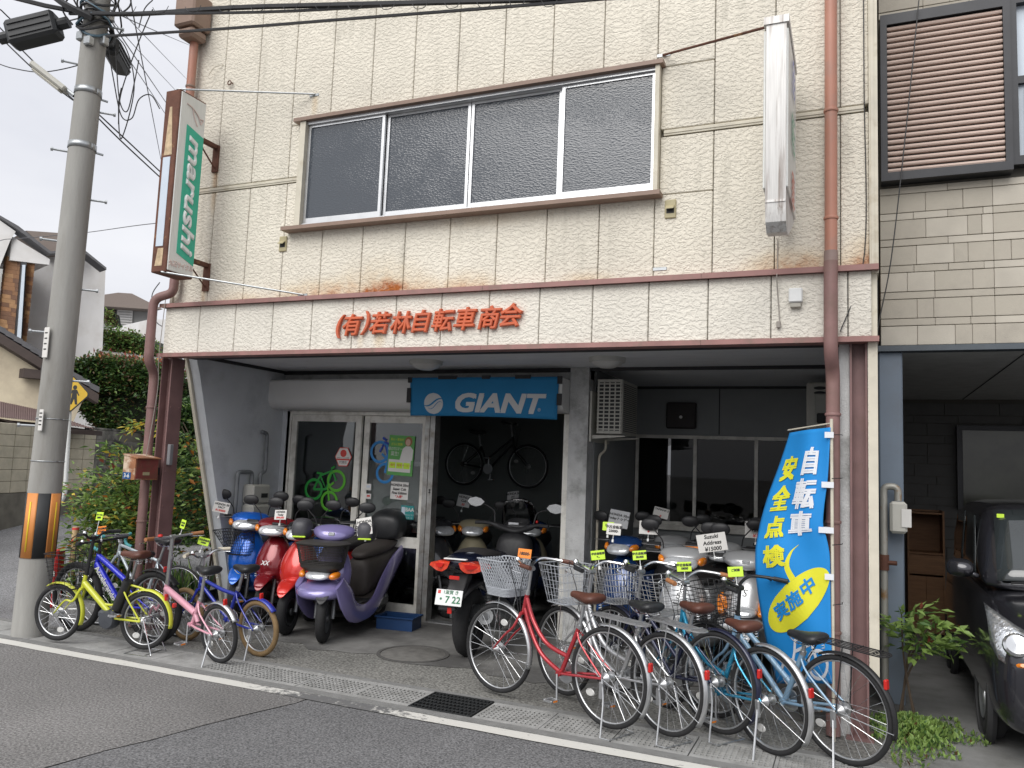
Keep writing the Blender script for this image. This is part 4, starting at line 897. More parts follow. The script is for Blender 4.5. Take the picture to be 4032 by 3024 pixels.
tanb = bicycle('deep blue small-wheeled bicycle with tan tyres and ivory grips', (-4.82, 5.84), 172, mk(frame=m_blue2, R=.245, wb=.98, tw=.024, tyre=m_tan, bb=(.40, .27), st=(.27, .56), hb=(.79, .52), ht=(.77, .62), stem=(.75, .80), sad=(.2, .76), rt=.017, tubes=[[(.78, .55), (.41, .28)], [(.775, .60), (.5, .53), (.27, .50)]], sadm=m_blk, stand='side', bar='riser', bw=.25, grip=m_ivory, barm=m_chrome, rf=m_blue2, rfa=(30, 140), lamp=0, lean=-4, cl=.14))
rod = bicycle('pale silver racing bicycle with turquoise taped drop handlebar', (-5.98, 6.03), 182, mk(frame=m_pale, R=.335, wb=1.0, tw=.012, bb=(.42, .28), st=(.27, .70), hb=(.80, .72), ht=(.775, .83), stem=(.84, .90), sad=(.2, .9), rt=.015, tubes=[[(.79, .75), (.43, .29)], [(.78, .81), (.275, .69)]], sadm=m_blk, stand='side', bar='drop', grip=mat('turquoise_tape', (.1, .42, .45), .6), barm=m_satin, lamp=0, bell=0))
clip_card(yel, .60, -.05, 1.12, 'lime price card on a tall clip above the yellow green bicycle', ['サイクル', '58000-'], m_lime, -8, tsize=.022, w=.1, h=.075, stick=.12)
clip_card(blu, .735, -.02, .98, 'orange price card on the royal blue bicycle', ['中古自転車', '17,000'], m_orangec, 5, tsize=.024, w=.1, h=.075)
clip_card(pnk, .70, -.1, 1.1, 'lime price card on the pink folding bicycle', ['中古車', '18000'], m_lime, -15, tsize=.02, w=.075, h=.08)
clip_card(tanb, .75, .0, .94, 'lime price card on the deep blue bicycle with tan tyres', ['中古自転車', '16000'], m_lime, 20, tsize=.02, roll=12)
# bicycles hung on the back wall inside
wm = mk(frame=m_black, tubes=STRA, R=.33, ff=0, rf=0, sadm=m_blk, stand='', bar='flat', barm=m_black, lamp=0)
for (x, y, z, hd, lab) in ((-5.55, 11.2, 1.42, 0, 'dark bicycle hung on the back wall of the shop above the motorcycles'), (-2.95, 10.4, 1.5, 75, 'dark bicycle hung by the right edge of the shop doorway')):
    o = bicycle(lab, (x, y), hd, wm, name='hanging_bicycle'); o.location.z = z
hk = thing('wall_hook', 'bent dark double hook on the back wall inside the shop', 'hook', (-4.0, 11.56, 2.15))
b = MB(); b.cbox(-.02, .02, -.01, .03, -.08, .12, .005); b.tube(bend([(0, -.02, .0), (.4, -.05, 0), (.45, -.05, -.08), (.52, -.05, -.08), (.55, -.05, 0), (.62, -.05, -.08), (.68, -.05, -.08), (.7, -.05, .05)], .03), .012, 6); b.obj('hook_arm', m_black, hk)
# ================================================================ scooters
def hsec(c, hx, hy, e=2.4, n=16, tilt=0, bow=0):
    """horizontal superellipse section (in the xy plane), tilt lifts the front"""
    o = []
    for i in range(n):
        a = 2*pi*i/n; ca, sa = cos(a), sin(a)
        x = hx*math.copysign(abs(ca)**(2/e), ca); y = hy*math.copysign(abs(sa)**(2/e), sa)
        o.append((c[0]+x-bow*(y/hy)**2, c[1]+y, c[2]+x*math.tan(R(tilt))))
    return o
m_sblack = mat('scooter_black_plastic', (.022, .022, .024), .5, var=.1, scale=20)
m_seat = mat('scooter_seat_vinyl', (.028, .026, .026), .55, var=.12, scale=14)
m_seatbr = mat('brown_seat_vinyl', (.05, .042, .038), .6, var=.12, scale=14)
m_lens = mat('headlamp_lens', (.62, .64, .66), .12, .35, var=.25, scale=25, coat=1)
m_mirror = mat('mirror_glass', (.75, .78, .8), .03, 1, var=0)
m_engine = mat('engine_alloy', (.16, .165, .17), .45, .7, var=.2, scale=20)
_sw = {}
def swheel(parent, name, loc, yaw=0, R_=.212, tw=.048, mr=None, spoke=5):
    mr = mr or m_engine; k = (R_, tw, mr.name)
    if k not in _sw:
        t = MB(); t.torus(R_-tw, tw, 36, 10, sq=.92); T = t.mesh('tyre', m_tyre, 180)
        r = MB(); q = R_-2*tw
        r.lathe([(q-.012, -.03), (q+.008, -.032), (q+.008, .032), (q-.012, .03), (q-.016, 0), (q-.012, -.03)], 30, Matrix.Rotation(R(90), 4, 'X'))
        for i in range(spoke):
            a = 2*pi*i/spoke; r.prism([(.02*cos(a+1.2), -.012, .02*sin(a+1.2)), ((q-.01)*cos(a+.2), -.012, (q-.01)*sin(a+.2)), ((q-.01)*cos(a-.2), -.012, (q-.01)*sin(a-.2)), (.02*cos(a-1.2), -.012, .02*sin(a-1.2))], 0, (0, .024, 0))
        r.lathe([(0, -.045), (.035, -.045), (.035, .045), (0, .045)], 16, Matrix.Rotation(R(90), 4, 'X')); Rm = r.mesh('rim', mr, 35)
        _sw[k] = (T, Rm)
    w = bpy.data.objects.new(name, None); COL.objects.link(w); w.parent = parent; w.location = loc; w.rotation_euler = (0, 0, yaw); w.empty_display_size = .05
    for me in _sw[k]: link(me.name.split('.')[0], me, w)
    return w
def scooter(label, front, hd, K, group=None, name='scooter'):
    g = lambda k, d=None: K.get(k, d)
    col = K['col']; WB = 1.17; c, s = cos(R(hd)), sin(R(hd))
    loc = (front[0]-WB*c, front[1]-WB*s, 0)
    t = thing(name, label, 'scooter', loc, R(hd), group); t.rotation_euler = (R(g('lean', 0)), 0, R(hd)); sc_ = g('s', 1.07); t.scale = (sc_,)*3; t.location = (front[0]-WB*sc_*c, front[1]-WB*sc_*s, 0)
    st = R(g('steer', 0)); px_ = .97
    MS = Matrix.Translation((px_, 0, 0)) @ Matrix.Rotation(st, 4, 'Z') @ Matrix.Translation((-px_, 0, 0))
    fw = MS @ Vector((WB, 0, .212)); swheel(t, 'front_wheel', fw, st, mr=g('rim')); swheel(t, 'rear_wheel', (0, 0, .212), mr=g('rim'))
    # fork, fender
    b = MB(MS)
    for y in (-1, 1): b.tube([(WB+.0, .075*y, .212), (WB-.03, .075*y, .36), (1.02, .05*y, .52)], .019, 8)
    b.tube([(1.03, 0, .48), (.93, 0, .86)], .024, 8); b.obj('fork', m_engine, t)
    b = MB(MS); b.rings([sec((WB+.2, 0, .36), .015, .006, 2.2, 14, 65), sec((WB+.17, 0, .42), .055, .02, 2.4, 14, 50), sec((WB+.08, 0, .465), .082, .035, 2.6, 14, 22), sec((WB-.03, 0, .48), .09, .045, 2.6, 14, 0), sec((WB-.14, 0, .45), .08, .04, 2.6, 14, -25), sec((WB-.2, 0, .40), .05, .02, 2.4, 14, -50)]); b.obj('front_fender', g('fend', col), t, sub=1)
    # leg shield / front cowl
    low = g('low', 0)
    b = MB()
    b.rings([hsec((.99, 0, .30), .04, .06, 2.4, 18), hsec((1.0, 0, .36), .075, .12, 2.4, 18, 0, .02), hsec((1.02, 0, .46), .105, .185, 2.3, 18, 0, .05), hsec((1.02, 0, .57), .11, .205, 2.3, 18, 0, .06), hsec((.995, 0, .68), .10, .185, 2.2, 18, 0, .05), hsec((.96, 0, .78), .08, .13, 2.2, 18, 0, .03), hsec((.935, 0, .85), .055, .07, 2.2, 18)])
    b.obj('front_cowl', col, t, sub=1)
    b = MB(); b.rings([hsec((.905, 0, .28), .03, .14, 3, 14), hsec((.90, 0, .45), .04, .17, 3, 14), hsec((.88, 0, .66), .04, .16, 3, 14), hsec((.88, 0, .80), .035, .09, 3, 14)]); b.obj('inner_cover', m_sblack, t, sub=1)
    # handlebar cowl with headlamp
    b = MB(MS)
    hw = g('hw', 1.0)
    b.rings([sec((1.075, 0, .93), .03, .02, 2.3, 16), sec((1.055, 0, .935), .10*hw, .055, 2.4, 16, 15), sec((1.0, 0, .95), .15*hw, .075, 2.4, 16, 10), sec((.93, 0, .965), .19*hw, .07, 2.3, 16), sec((.86, 0, .965), .16*hw, .055, 2.3, 16), sec((.81, 0, .955), .08*hw, .03, 2.3, 16)]); b.obj('handlebar_cowl', g('cowl', col), t, sub=1)
    if not low:
        b = MB(MS); b.rings([sec((1.118, 0, .905), .02, .012, 2.2, 16, 25), sec((1.108, 0, .905), .095*hw, .045, 2.5, 16, 25), sec((1.08, 0, .905), .128*hw, .06, 2.5, 16, 20), sec((1.03, 0, .91), .13*hw, .06, 2.5, 16, 15)]); b.obj('headlamp', m_lens, t, sub=1)
        for y in (-1, 1):
            b = MB(MS); b.rings([sec((1.075, .13*hw*y, .915), .006, .006, 2, 10), sec((1.06, .135*hw*y, .92), .028, .034, 2.3, 10), sec((1.01, .155*hw*y, .93), .025, .04, 2.3, 10), sec((.97, .165*hw*y, .935), .006, .012, 2.3, 10)]); b.obj('turn_signal', m_amber, t, sub=1)
    else:
        dH = Matrix.Translation((.085, 0, .022)) if g('swoosh') else Matrix.Identity(4)
        b = MB(dH); b.rings([sec((1.19, 0, .56), .02, .012, 2.2, 16, 20), sec((1.18, 0, .563), .10, .03, 2.6, 16, 20), sec((1.14, 0, .57), .125, .042, 2.6, 16, 15), sec((1.08, 0, .58), .13, .045, 2.6, 16, 15)]); b.obj('headlamp', m_lens, t, sub=1)
        for y in (-1, 1):
            b = MB(dH); b.rings([sec((1.165, .15*y, .565), .006, .006, 2, 10), sec((1.15, .15*y, .567), .04, .034, 2.3, 10), sec((1.08, .175*y, .58), .03, .04, 2.3, 10), sec((1.04, .18*y, .585), .006, .012, 2.3, 10)]); b.obj('turn_signal', m_amber, t, sub=1)
        b = MB(); b.rings([sec((1.235, 0, .46), .02, .01, 2.2, 18, 10), sec((1.23, 0, .46), .13, .035, 2.5, 18, 10), sec((1.17, 0, .475), .19, .055, 2.5, 18, 5), sec((1.08, 0, .49), .215, .06, 2.5, 18)]); b.obj('nose_cowl', col, t, sub=1)
        if g('swoosh'):
            b = MB(); b.rings([sec((1.33, 0, .435), .03, .015, 2.2, 20, 12), sec((1.31, 0, .437), .13, .045, 2.4, 20, 12), sec((1.24, 0, .445), .205, .072, 2.5, 20, 8), sec((1.12, 0, .46), .235, .095, 2.6, 20, 4), sec((1.0, 0, .46), .225, .10, 2.6, 20)]); b.obj('nose_cowl', col, t, sub=1)
            for y in (-1, 1):
                pth = [(1.17, .2, .53), (1.06, .215, .39), (.92, .215, .25), (.68, .2, .2), (.44, .195, .25), (.24, .19, .41), (.02, .18, .57), (-.2, .16, .68), (-.38, .11, .75)]; rr_ = [.08, .12, .10, .075, .085, .1, .1, .075, .03]
                sp_ = spline(pth, 4); ri = [rr_[min(8, i//4)]*(1-(i % 4)/4)+rr_[min(8, i//4+1)]*(i % 4)/4 for i in range(len(sp_))]
                b = MB(); b.tube(sp_, ri, 12); n_ = 12; b.v = [(q[0], (sp_[i//n_].y+(q[1]-sp_[i//n_].y)*.3)*y, q[2]) for i, q in enumerate(b.v)]; b.obj('side_fairing', col, t)
        b = MB(MS); b.cbox(1.058, 1.078, -.03, .03, .93, .965, .008); b.obj('position_lamp', m_lens, t)
    if g('bigsig'):
        for y in (-1, 1): b = MB(); b.rings([sec((1.115, .14*y, .60), .01, .02, 2, 12), sec((1.10, .155*y, .60), .05, .10, 2, 12), sec((1.04, .18*y, .61), .04, .11, 2, 12), sec((.99, .19*y, .61), .01, .03, 2, 12)]); b.obj('turn_signal', m_amber, t, sub=1)
    # bars, grips, levers, mirrors
    for y in (-1, 1):
        b = MB(MS); b.tube([(.93, .13*y, .965), (.89, .23*y, .975)], .012, 8); b.tube([(.895, .21*y, .974), (.865, .33*y, .978)], .018, 10); b.obj('grip', m_sblack, t)
        b = MB(MS); b.tube(spline([(.93, .17*y, .975), (.96, .2*y, .972), (.945, .3*y, .97), (.93, .35*y, .968)], 4), .006, 6, flat=.7); b.obj('brake_lever', m_satin, t)
        if g('mir', 1):
            my, mz, mx_ = .26*y, 1.17, .93
            b = MB(MS); b.tube(bend([(.92, .17*y, .99), (.93, .18*y, 1.07), (.935, my, mz-.01)], .03), .0055, 6); b.obj('mirror_stem', m_sblack, t)
            b = MB(MS); b.rings([sec((.915, my+.03*y, mz+.02), .08, .052, 2.2, 16, -8), sec((.921, my+.03*y, mz+.02), .085, .056, 2.2, 16, -8), sec((.938, my+.03*y, mz+.02), .062, .04, 2.2, 16, -8), sec((.946, my+.03*y, mz+.02), .015, .01, 2.2, 16, -8)]); m_ = b.obj('mirror', g('mirm', m_sblack), t, sub=1)
            b = MB(MS); b._add(sec((.9135, my+.03*y, mz+.02), .075, .047, 2.2, 16, -8), [tuple(range(16))]); b.obj('mirror_glass', m_mirror, m_)
    # floor, body, seat
    b = MB(); b.cbox(.38, .93, -.16, .16, .265, .30, .02); b.cbox(.36, .9, -.13, .13, .18, .244, .02); b.obj('floorboard', m_sblack, t)
    b = MB(); b.rings([sec((1.07, 0, .46), .12, .05, 2.6, 16, 35), sec((1.0, 0, .38), .185, .075, 2.6, 16, 35), sec((.88, 0, .27), .2, .06, 2.8, 16, 20), sec((.62, 0, .225), .195, .05, 3, 16), sec((.4, 0, .25), .185, .06, 2.8, 16, -15), sec((.22, 0, .34), .17, .08, 2.6, 16, -25), sec((.1, 0, .42), .1, .05, 2.5, 16, -25)]); b.obj('side_skirt', g('body', col), t, sub=1)
    b = MB(); b.rings([sec((.50, 0, .46), .10, .16, 3, 18), sec((.44, 0, .49), .14, .2, 2.8, 18), sec((.28, 0, .52), .165, .2, 2.6, 18), sec((.05, 0, .57), .175, .165, 2.5, 18), sec((-.17, 0, .63), .15, .115, 2.4, 18), sec((-.33, 0, .68), .10, .07, 2.4, 18), sec((-.4, 0, .70), .03, .025, 2.2, 18)]); b.obj('body_cowl', g('body', col), t, sub=1)
    b = MB(); b.rings([sec((.49, 0, .69), .03, .015, 2.4, 16), sec((.46, 0, .70), .09, .045, 2.6, 16), sec((.3, 0, .725), .135, .055, 2.8, 16), sec((.08, 0, .745), .15, .055, 2.8, 16), sec((-.12, 0, .77), .135, .055, 2.7, 16), sec((-.26, 0, .785), .09, .04, 2.5, 16), sec((-.31, 0, .785), .03, .012, 2.3, 16)]); b.obj('seat', g('seat', m_seat), t, sub=1)
    b = MB(); b.tube(bend([(-.1, -.1, .79), (-.36, -.09, .8), (-.42, 0, .8), (-.36, .09, .8), (-.1, .1, .79)], .06), .011, 8); b.obj('grab_rail', m_sblack, t)
    b = MB(); b.rings([sec((-.37, 0, .69), .09, .045, 2.6, 14, 10), sec((-.41, 0, .685), .08, .035, 2.6, 14, 10), sec((-.425, 0, .685), .02, .01, 2.3, 14, 10)]); b.obj('tail_lamp', m_refl, t, sub=1)
    b = MB(); b.cbox(-.06, .42, .02, .13, .14, .3, .05); b.lathe([(0, -.09), (.09, -.085), (.1, -.06), (.1, .06), (.08, .09), (0, .095)], 18, Matrix.Translation((.3, 0, .27)) @ Matrix.Rotation(R(90), 4, 'X')); b.obj('engine', m_engine, t)
    b = MB(); b.tube([(.32, -.13, .2), (.1, -.15, .22), (-.3, -.16, .3)], [.025, .055, .05], 12); b.obj('muffler', m_sblack, t)
    b = MB(); b.prism([(-.16, -.09, .5), (-.36, -.07, .34), (-.37, -.07, .33), (-.19, -.09, .48)], 0, (0, .16, 0)); b.obj('rear_mudguard', m_sblack, t, 0)
    b = MB(); b.tube(bend([(.34, -.12, .2), (.28, -.17, .012), (.24, -.17, .012)], .02), .012, 8); b.tube(bend([(.34, .12, .2), (.28, .17, .012), (.24, .17, .012)], .02), .012, 8); b.tube([(.34, -.12, .19), (.34, .12, .19)], .012, 8); b.obj('centre_stand', m_sblack, t)
    if g('badge'):
        tx, sz, zz, mm = K['badge']; p = MB()
        M = frame((1.165, .03, zz), (.0, 1, 0), (-.28, 0, 1)); text('badge', tx, sz, mm, t, M, bold=.001, shear=.2)
    bk = g('basket')
    if bk == 'lid':     # big dark lidded basket above the nose
        m = mat('dark_brown_basket', (.04, .037, .034), .6, var=.1)
        o = bpy.data.objects.new('front_basket', None); COL.objects.link(o); o.parent = t; o.empty_display_size = .05
        b = MB(); b.rings([sec((1.05, 0, .60), .16, .0, 2.4, 18)]) if 0 else None
        b = MB(); b.rings([hsec((1.13, 0, .625), .10, .15, 3.5, 20), hsec((1.14, 0, .66), .135, .185, 3.5, 20), hsec((1.145, 0, .70), .14, .19, 3.5, 20)]); b.obj('basket_pan', m, o)
        b = MB(); n = 44
        def bp(z, q):
            a = 2*pi*q; r1, r2 = .142+.025*(z-.7)/.16, .192+.03*(z-.7)/.16; e = 3.5; ca, sa = cos(a), sin(a)
            return (1.145+r1*math.copysign(abs(ca)**(2/e), ca), r2*math.copysign(abs(sa)**(2/e), sa), z)
        for i in range(n*2): b.tube([bp(.695, i/n/2), bp(.86, i/n/2)], .0026, 4, cap=False)
        for j in range(12): z = .70+.16*j/11; b.tube([bp(z, i/n) for i in range(n)], .0024, 4, closed=True)
        q = b.obj('basket_mesh', m, o); q['kind'] = 'stuff'
        b = MB(); b.rings([hsec((1.145, 0, .858), .172, .225, 3.5, 20), hsec((1.145, 0, .872), .18, .235, 3.5, 20), hsec((1.135, 0, .888), .15, .2, 3.5, 20), hsec((1.13, 0, .892), .02, .02, 3.5, 20)]); b.obj('basket_lid', m, o)
    elif bk == 'wire':
        o = wire_basket(.98, 1.17, .22, .34, .62, .86, m_wire_k, t, rings=9, nv=40, r=.0022, flare=.07, slope=.12); o.name = 'front_basket'
    if g('topbox'):
        b = MB(); b.rings([sec((-.05, 0, .93), .12, .10, 3, 18), sec((-.08, 0, .95), .19, .15, 3, 18), sec((-.28, 0, .97), .215, .17, 2.8, 18), sec((-.47, 0, .97), .19, .155, 2.8, 18), sec((-.52, 0, .96), .10, .09, 2.6, 18)]); tb = b.obj('top_box', m_blk, t, sub=1)
        b = MB(); b.torus(1, 0, 4, 3) if 0 else None; b.rings([sec((-.062, 0, .93), .15, .003, 3, 18)]*1+[sec((-.3, 0, .93), .222, .004, 3, 18), sec((-.5, 0, .93), .16, .003, 3, 18)]); b.obj('box_seam', m_sblack, tb)
    if g('screen'):
        b = MB(MS); P = []
        for i in range(9):
            for j in range(7):
                u, v = -1+i/4, j/6; P.append((1.03-.12*v-.05*u*u, u*(.2-.06*v*v), 1.0+.36*v-.06*u*u*v))
        b.grid(P, 9, 7); b.obj('windscreen', glass_mat('windscreen_acrylic', (.8, .8, .8), .12) if 'windscreen_acrylic' not in MATS else MATS['windscreen_acrylic'], t, 180, solid=.003)
    return t
def spaint(name, c): return mat(name, c, .22, .25, var=.04, scale=3, coat=.8)
m_sblue = spaint('blue_scooter_paint', (.01, .13, .6)); m_sdred = spaint('wine_red_paint', (.2, .008, .014)); m_sred = spaint('red_scooter_paint', (.62, .03, .022)); m_spur = spaint('violet_paint', (.24, .21, .44)); m_ssil = mat('silver_scooter_paint', (.58, .59, .6), .3, .5, var=.04, coat=.6); m_scream = spaint('cream_paint', (.42, .38, .26)); m_sdbl = spaint('dark_blue_paint', (.012, .05, .18)); m_sblk = spaint('black_scooter_paint', (.012, .012, .014)); m_sdgrey = spaint('dark_grey_paint', (.06, .06, .065))
G3 = 'scooters parked in the porch'
pur = scooter('violet scooter with a large dark lidded front basket, under the shop porch', (-4.74, 6.56), -84, mk(col=m_spur, topbox=1, basket='lid', low=1, seat=m_seatbr, steer=18, lean=0, fend=m_sblack, hw=1.15, body=m_seatbr, swoosh=1))
blkt = scooter('dark grey scooter with silver wheels standing in the doorway by the door post', (-4.28, 8.35), -30, mk(col=m_sdgrey, steer=0, rim=m_satin, mir=0))
redsc = scooter('bright red scooter between the violet and the wine red scooters', (-5.22, 6.66), -86, mk(col=m_sred, steer=12, cowl=m_sblk, hw=.9, seat=m_seat))
drd = scooter('wine red scooter with amber signals beside its wide headlamp', (-5.68, 6.84), -84, mk(col=m_sdred, steer=14, hw=1.15, badge=('XX', .06, .6, m_white)))
blus = scooter('bright blue scooter with a dark front basket by the porch side wall', (-6.12, 6.94), -80, mk(col=m_sblue, basket='wire', steer=14, hw=1.1, s=1.1))
sil1 = scooter('silver scooter with dark mirrors behind the navy and turquoise bicycles', (-1.42, 7.0), -98, mk(col=m_ssil, steer=8, hw=1.15, badge=('S', .07, .66, m_ink)))
sil2 = scooter('silver scooter with large amber signals low on its front, beside the blue banner', (-.88, 7.06), -96, mk(col=m_ssil, steer=10, low=1, hw=1.1, bigsig=1, badge=('S', .08, .72, m_ink)))
bay1 = scooter('dark grey scooter at the back of the porch bay below the window', (-1.75, 8.25), -92, mk(col=m_sdgrey, steer=15, cowl=m_ssil))
bay2 = scooter('black scooter at the back of the porch bay next to the right wall', (-.62, 8.35), -95, mk(col=m_sblk, steer=5))
bay3 = scooter('dark blue scooter against the porch bay side wall with a hand-written card', (-2.15, 7.75), -96, mk(col=m_sdbl, steer=-10))
m_cover = mat('grey_hand_cover', (.06, .06, .068), .5, var=.1)
for y in (-1, 1):
    MS_ = Matrix.Translation((.97, 0, 0)) @ Matrix.Rotation(R(18), 4, 'Z') @ Matrix.Translation((-.97, 0, 0))
    b = MB(MS_); b.rings([sec((1.06, .3*y, .97), .03, .04, 2.6, 14), sec((1.03, .3*y, .97), .085, .1, 2.8, 14), sec((.93, .3*y, .975), .1, .11, 2.8, 14), sec((.83, .3*y, .97), .085, .09, 2.8, 14), sec((.8, .3*y, .965), .04, .04, 2.6, 14)]); o = b.obj('hand_cover', m_cover, pur, sub=1)
    b = MB(MS_); b.cbox(1.04, 1.065, .3*y-.06, .3*y+.06, .905, .92, .004); b.obj('reflective_strip', m_lime, o)
# inside the shop
sdk = scooter('deep blue scooter half hidden between the wine red and bright red scooters', (-5.45, 7.35), -84, mk(col=m_sblue, cowl=m_sblk, steer=10))
bay4 = scooter('black scooter with round mirrors behind the silver scooters', (-1.2, 7.9), -94, mk(col=m_sblk, steer=12, cowl=m_ssil))
cub1 = scooter('cream step-through motorcycle inside the shop doorway', (-4.1, 8.55), -70, mk(col=m_scream, body=m_sdbl, mir=1))
cub2 = scooter('blue step-through motorcycle with cream leg shield inside the shop', (-3.55, 9.0), -75, mk(col=m_scream, cowl=m_sdbl, body=m_sdbl, fend=m_sdbl))
dk1 = scooter('black scooter with a clear windscreen inside the shop', (-2.98, 9.3), -95, mk(col=m_sblk, screen=1))
dk2 = scooter('dark scooter behind the glass door of the shop', (-5.2, 9.0), -85, mk(col=m_sdgrey))
def scard(label, p, txt, face, roll=0, w=.17, h=.125, ts=.034, colr=None, dist=None):
    M = Matrix.Translation(p) @ Matrix.Rotation(R(face), 4, 'Z') @ Matrix.Rotation(R(roll), 4, 'Y') @ Matrix.Rotation(R(78), 4, 'X')
    return card(label, txt, colr or m_paper, M, w=w, h=h, tsize=ts, stick=.05, bold=.0012)
scard('tilted white card above the blue scooter', aY(478, 1096, 6.95), ['HONDA 50', 'TACT', ('¥130000', m_redink)], 30, 10, .17, .12, .03)
scard('small pale pink card on the red scooter', aY(606, 1112, 6.75), ['HONDA', 'Today', ('¥99,000', m_redink)], 12, -3, .13, .1, .026)
scard('tilted white card on the violet scooter', aY(787, 1137, 6.85), ['HONDA', 'Dio ストン', ('¥59,000', m_redink)], 14, -12, .16, .17, .04)
scard('card greyed for porch shade in front of the porch bay side wall', aY(1337, 1121, 7.9), ['HONDA 50cc', 'Todayトゥデイ', ''], 5, 8, .2, .17, .034, mat('shade_grey_card', (.4, .41, .42), .7))  # the porch shade is put into this card's grey
scard('white 23000 card above the silver bicycles', aY(1326, 1143, 6.8), ['中古自転車', '23000-'], 4, 2, .125, .1, .03)
scard('small lime card half hidden behind the white 23000 card', aY(1314, 1137, 6.9), ['16000', ''], 4, 0, .1, .075, .024, m_lime)
scard('small white card behind the dark mirror of a silver scooter', aY(1401, 1140, 7.3), ['Suzuki', 'Address', ('¥', m_redink)], 4, 0, .17, .12, .03)
scard('white 15000 card tilted on the silver scooter beside the banner', aY(1538, 1172, 6.9), ['Suzuki', 'Address', '¥15000'], 18, -10, .24, .15, .045)
scard('pinkish card half hidden behind the blue banner', aY(1632, 1145, 8.3), ['YAMAHA', 'Vino', ('¥1', m_redink)], 6, 0, .2, .16, .05)
scard('small beige card at the porch bay window sill', aY(1428, 1108, 8.6), ['YAMAHA 2', '', ('¥', m_redink)], 10, 12, .16, .11, .03)
scard('white card on the cream motorcycle inside the shop', aY(1002, 1082, 9.0), ['HONDA', 'Cub', ('50', m_redink)], 5, 8, .17, .15, .04, mat('dim_card', (.5, .5, .5), .7))  # white card stock, colour darkened for the dim shop interior
scard('white card beside the windscreen inside the shop', aY(1108, 1074, 9.6), ['HONDA 50', 'DT', ''], -8, -8, .17, .15, .04, MATS['dim_card'])
clip_card(sil1, .75, 0, 1.05, 'small orange card behind the silver scooter by the bay window', '000', m_orangec, 0)
# ---- big scooter with its tail to the street
mx_t = thing('motorcycle', 'dark blue big scooter with red tail lamps and a white number plate', 'motorcycle', (-3.27, 6.86, 0), R(94)); mx_t.rotation_euler = (R(0), 0, R(94)); mx_t.scale = (1.08,)*3
m_xblue = spaint('midnight_blue_paint', (.008, .011, .028))
swheel(mx_t, 'rear_wheel', (0, 0, .285), 0, .285, .072); swheel(mx_t, 'front_wheel', (1.5, 0, .3), .15, .3, .06)
b = MB(); b.rings([sec((-.36, 0, .80), .05, .02, 2.3, 18, 20), sec((-.33, 0, .81), .13, .05, 2.5, 18, 15), sec((-.15, 0, .80), .18, .09, 2.5, 18), sec((.15, 0, .74), .21, .14, 2.6, 18), sec((.5, 0, .66), .2, .2, 2.8, 18), sec((.72, 0, .62), .15, .22, 3, 18), sec((.8, 0, .6), .08, .15, 3, 18)]); b.obj('tail_cowl', m_xblue, mx_t, sub=1)
m_tail = mat('tail_lamp_red', (.62, .05, .02), .16, coat=1, var=.35, scale=45)
for y in (-1, 1):
    T = [(.035, .822), (.12, .828), (.225, .80), (.24, .775), (.16, .742), (.1, .738), (.06, .765)]
    b = MB(); b.rings([[(x0+.45*max(0, q-.1), q*y*k+.012*y, .785+(z-.785)*k) for q, z in T][::y] for x0, k in ((-.40, .8), (-.385, 1.0), (-.25, 1.0))]); b.obj('tail_lamp', m_tail, mx_t, 40)
    b = MB(); b.rings([[(x0+.45*max(0, q-.1), (.12+(q-.12)*.5)*y+.012*y, .79+(z-.785)*.45) for q, z in T][::y] for x0 in (-.405, -.38)]); b.obj('tail_lamp_inner', m_refl, mx_t, 40)
b = MB(); b.cbox(-.39, -.345, -.1, .1, .838, .85, .005); b.obj('tail_plate', m_white, mx_t)
b = MB(); b.rings([sec((-.2, 0, .83), .10, .02, 2.5, 16), sec((-.12, 0, .85), .15, .045, 2.6, 16), sec((.15, 0, .85), .165, .06, 2.6, 16), sec((.32, 0, .80), .16, .06, 2.6, 16), sec((.62, 0, .78), .14, .06, 2.6, 16), sec((.75, 0, .76), .06, .03, 2.5, 16)]); b.obj('seat', m_seat, mx_t, sub=1)
b = MB(); b.prism([(-.24, -.08, .72), (-.34, -.07, .60), (-.45, -.05, .5), (-.455, -.05, .44), (-.43, -.05, .44), (-.30, -.07, .55), (-.16, -.08, .70)], 0, (0, .15, 0)); b.obj('plate_bracket', m_sblack, mx_t, 0, bev=.012)
b = MB(); b.rings([sec((-.36, 0, .49), .06, .02, 2.5, 14, 35), sec((-.25, 0, .59), .105, .03, 2.6, 14, 25), sec((-.05, 0, .625), .115, .035, 2.6, 14), sec((.15, 0, .6), .10, .03, 2.6, 14)]); b.obj('rear_fender', m_sblack, mx_t, sub=1)
pl = bpy.data.objects.new('number_plate', None); COL.objects.link(pl); pl.parent = mx_t; pl.empty_display_size = .05
PM = frame((-.475, .0, .55), (0, -1, 0), (.28, 0, 1))
b = MB(PM); b.cbox(-.115, .115, -.0625, .0625, -.002, .002, .006); b.obj('plate', m_white, pl, 0)
m_grn = mat('plate_green', (.02, .16, .07), .5, var=0)
text('plate_lettering', '・7 22', .075, m_grn, pl, PM @ Matrix.Translation((0, -.018, .0028)), bold=.0015); text('plate_lettering', '1滋賀 き', .036, m_grn, pl, PM @ Matrix.Translation((.015, .04, .0028)), bold=.0004)
b = MB(PM); b.box(-.1, -.075, .028, .055, .0025, .003); b.obj('plate_sticker', m_refl, pl, 0)
b = MB(); b.cbox(-.455, -.445, -.02, .02, .42, .47, .004); b.obj('reflector', m_refl, mx_t)
b = MB(); b.cbox(-.385, -.37, -.045, .045, .68, .71, .004); b.obj('reflector', m_refl, mx_t)
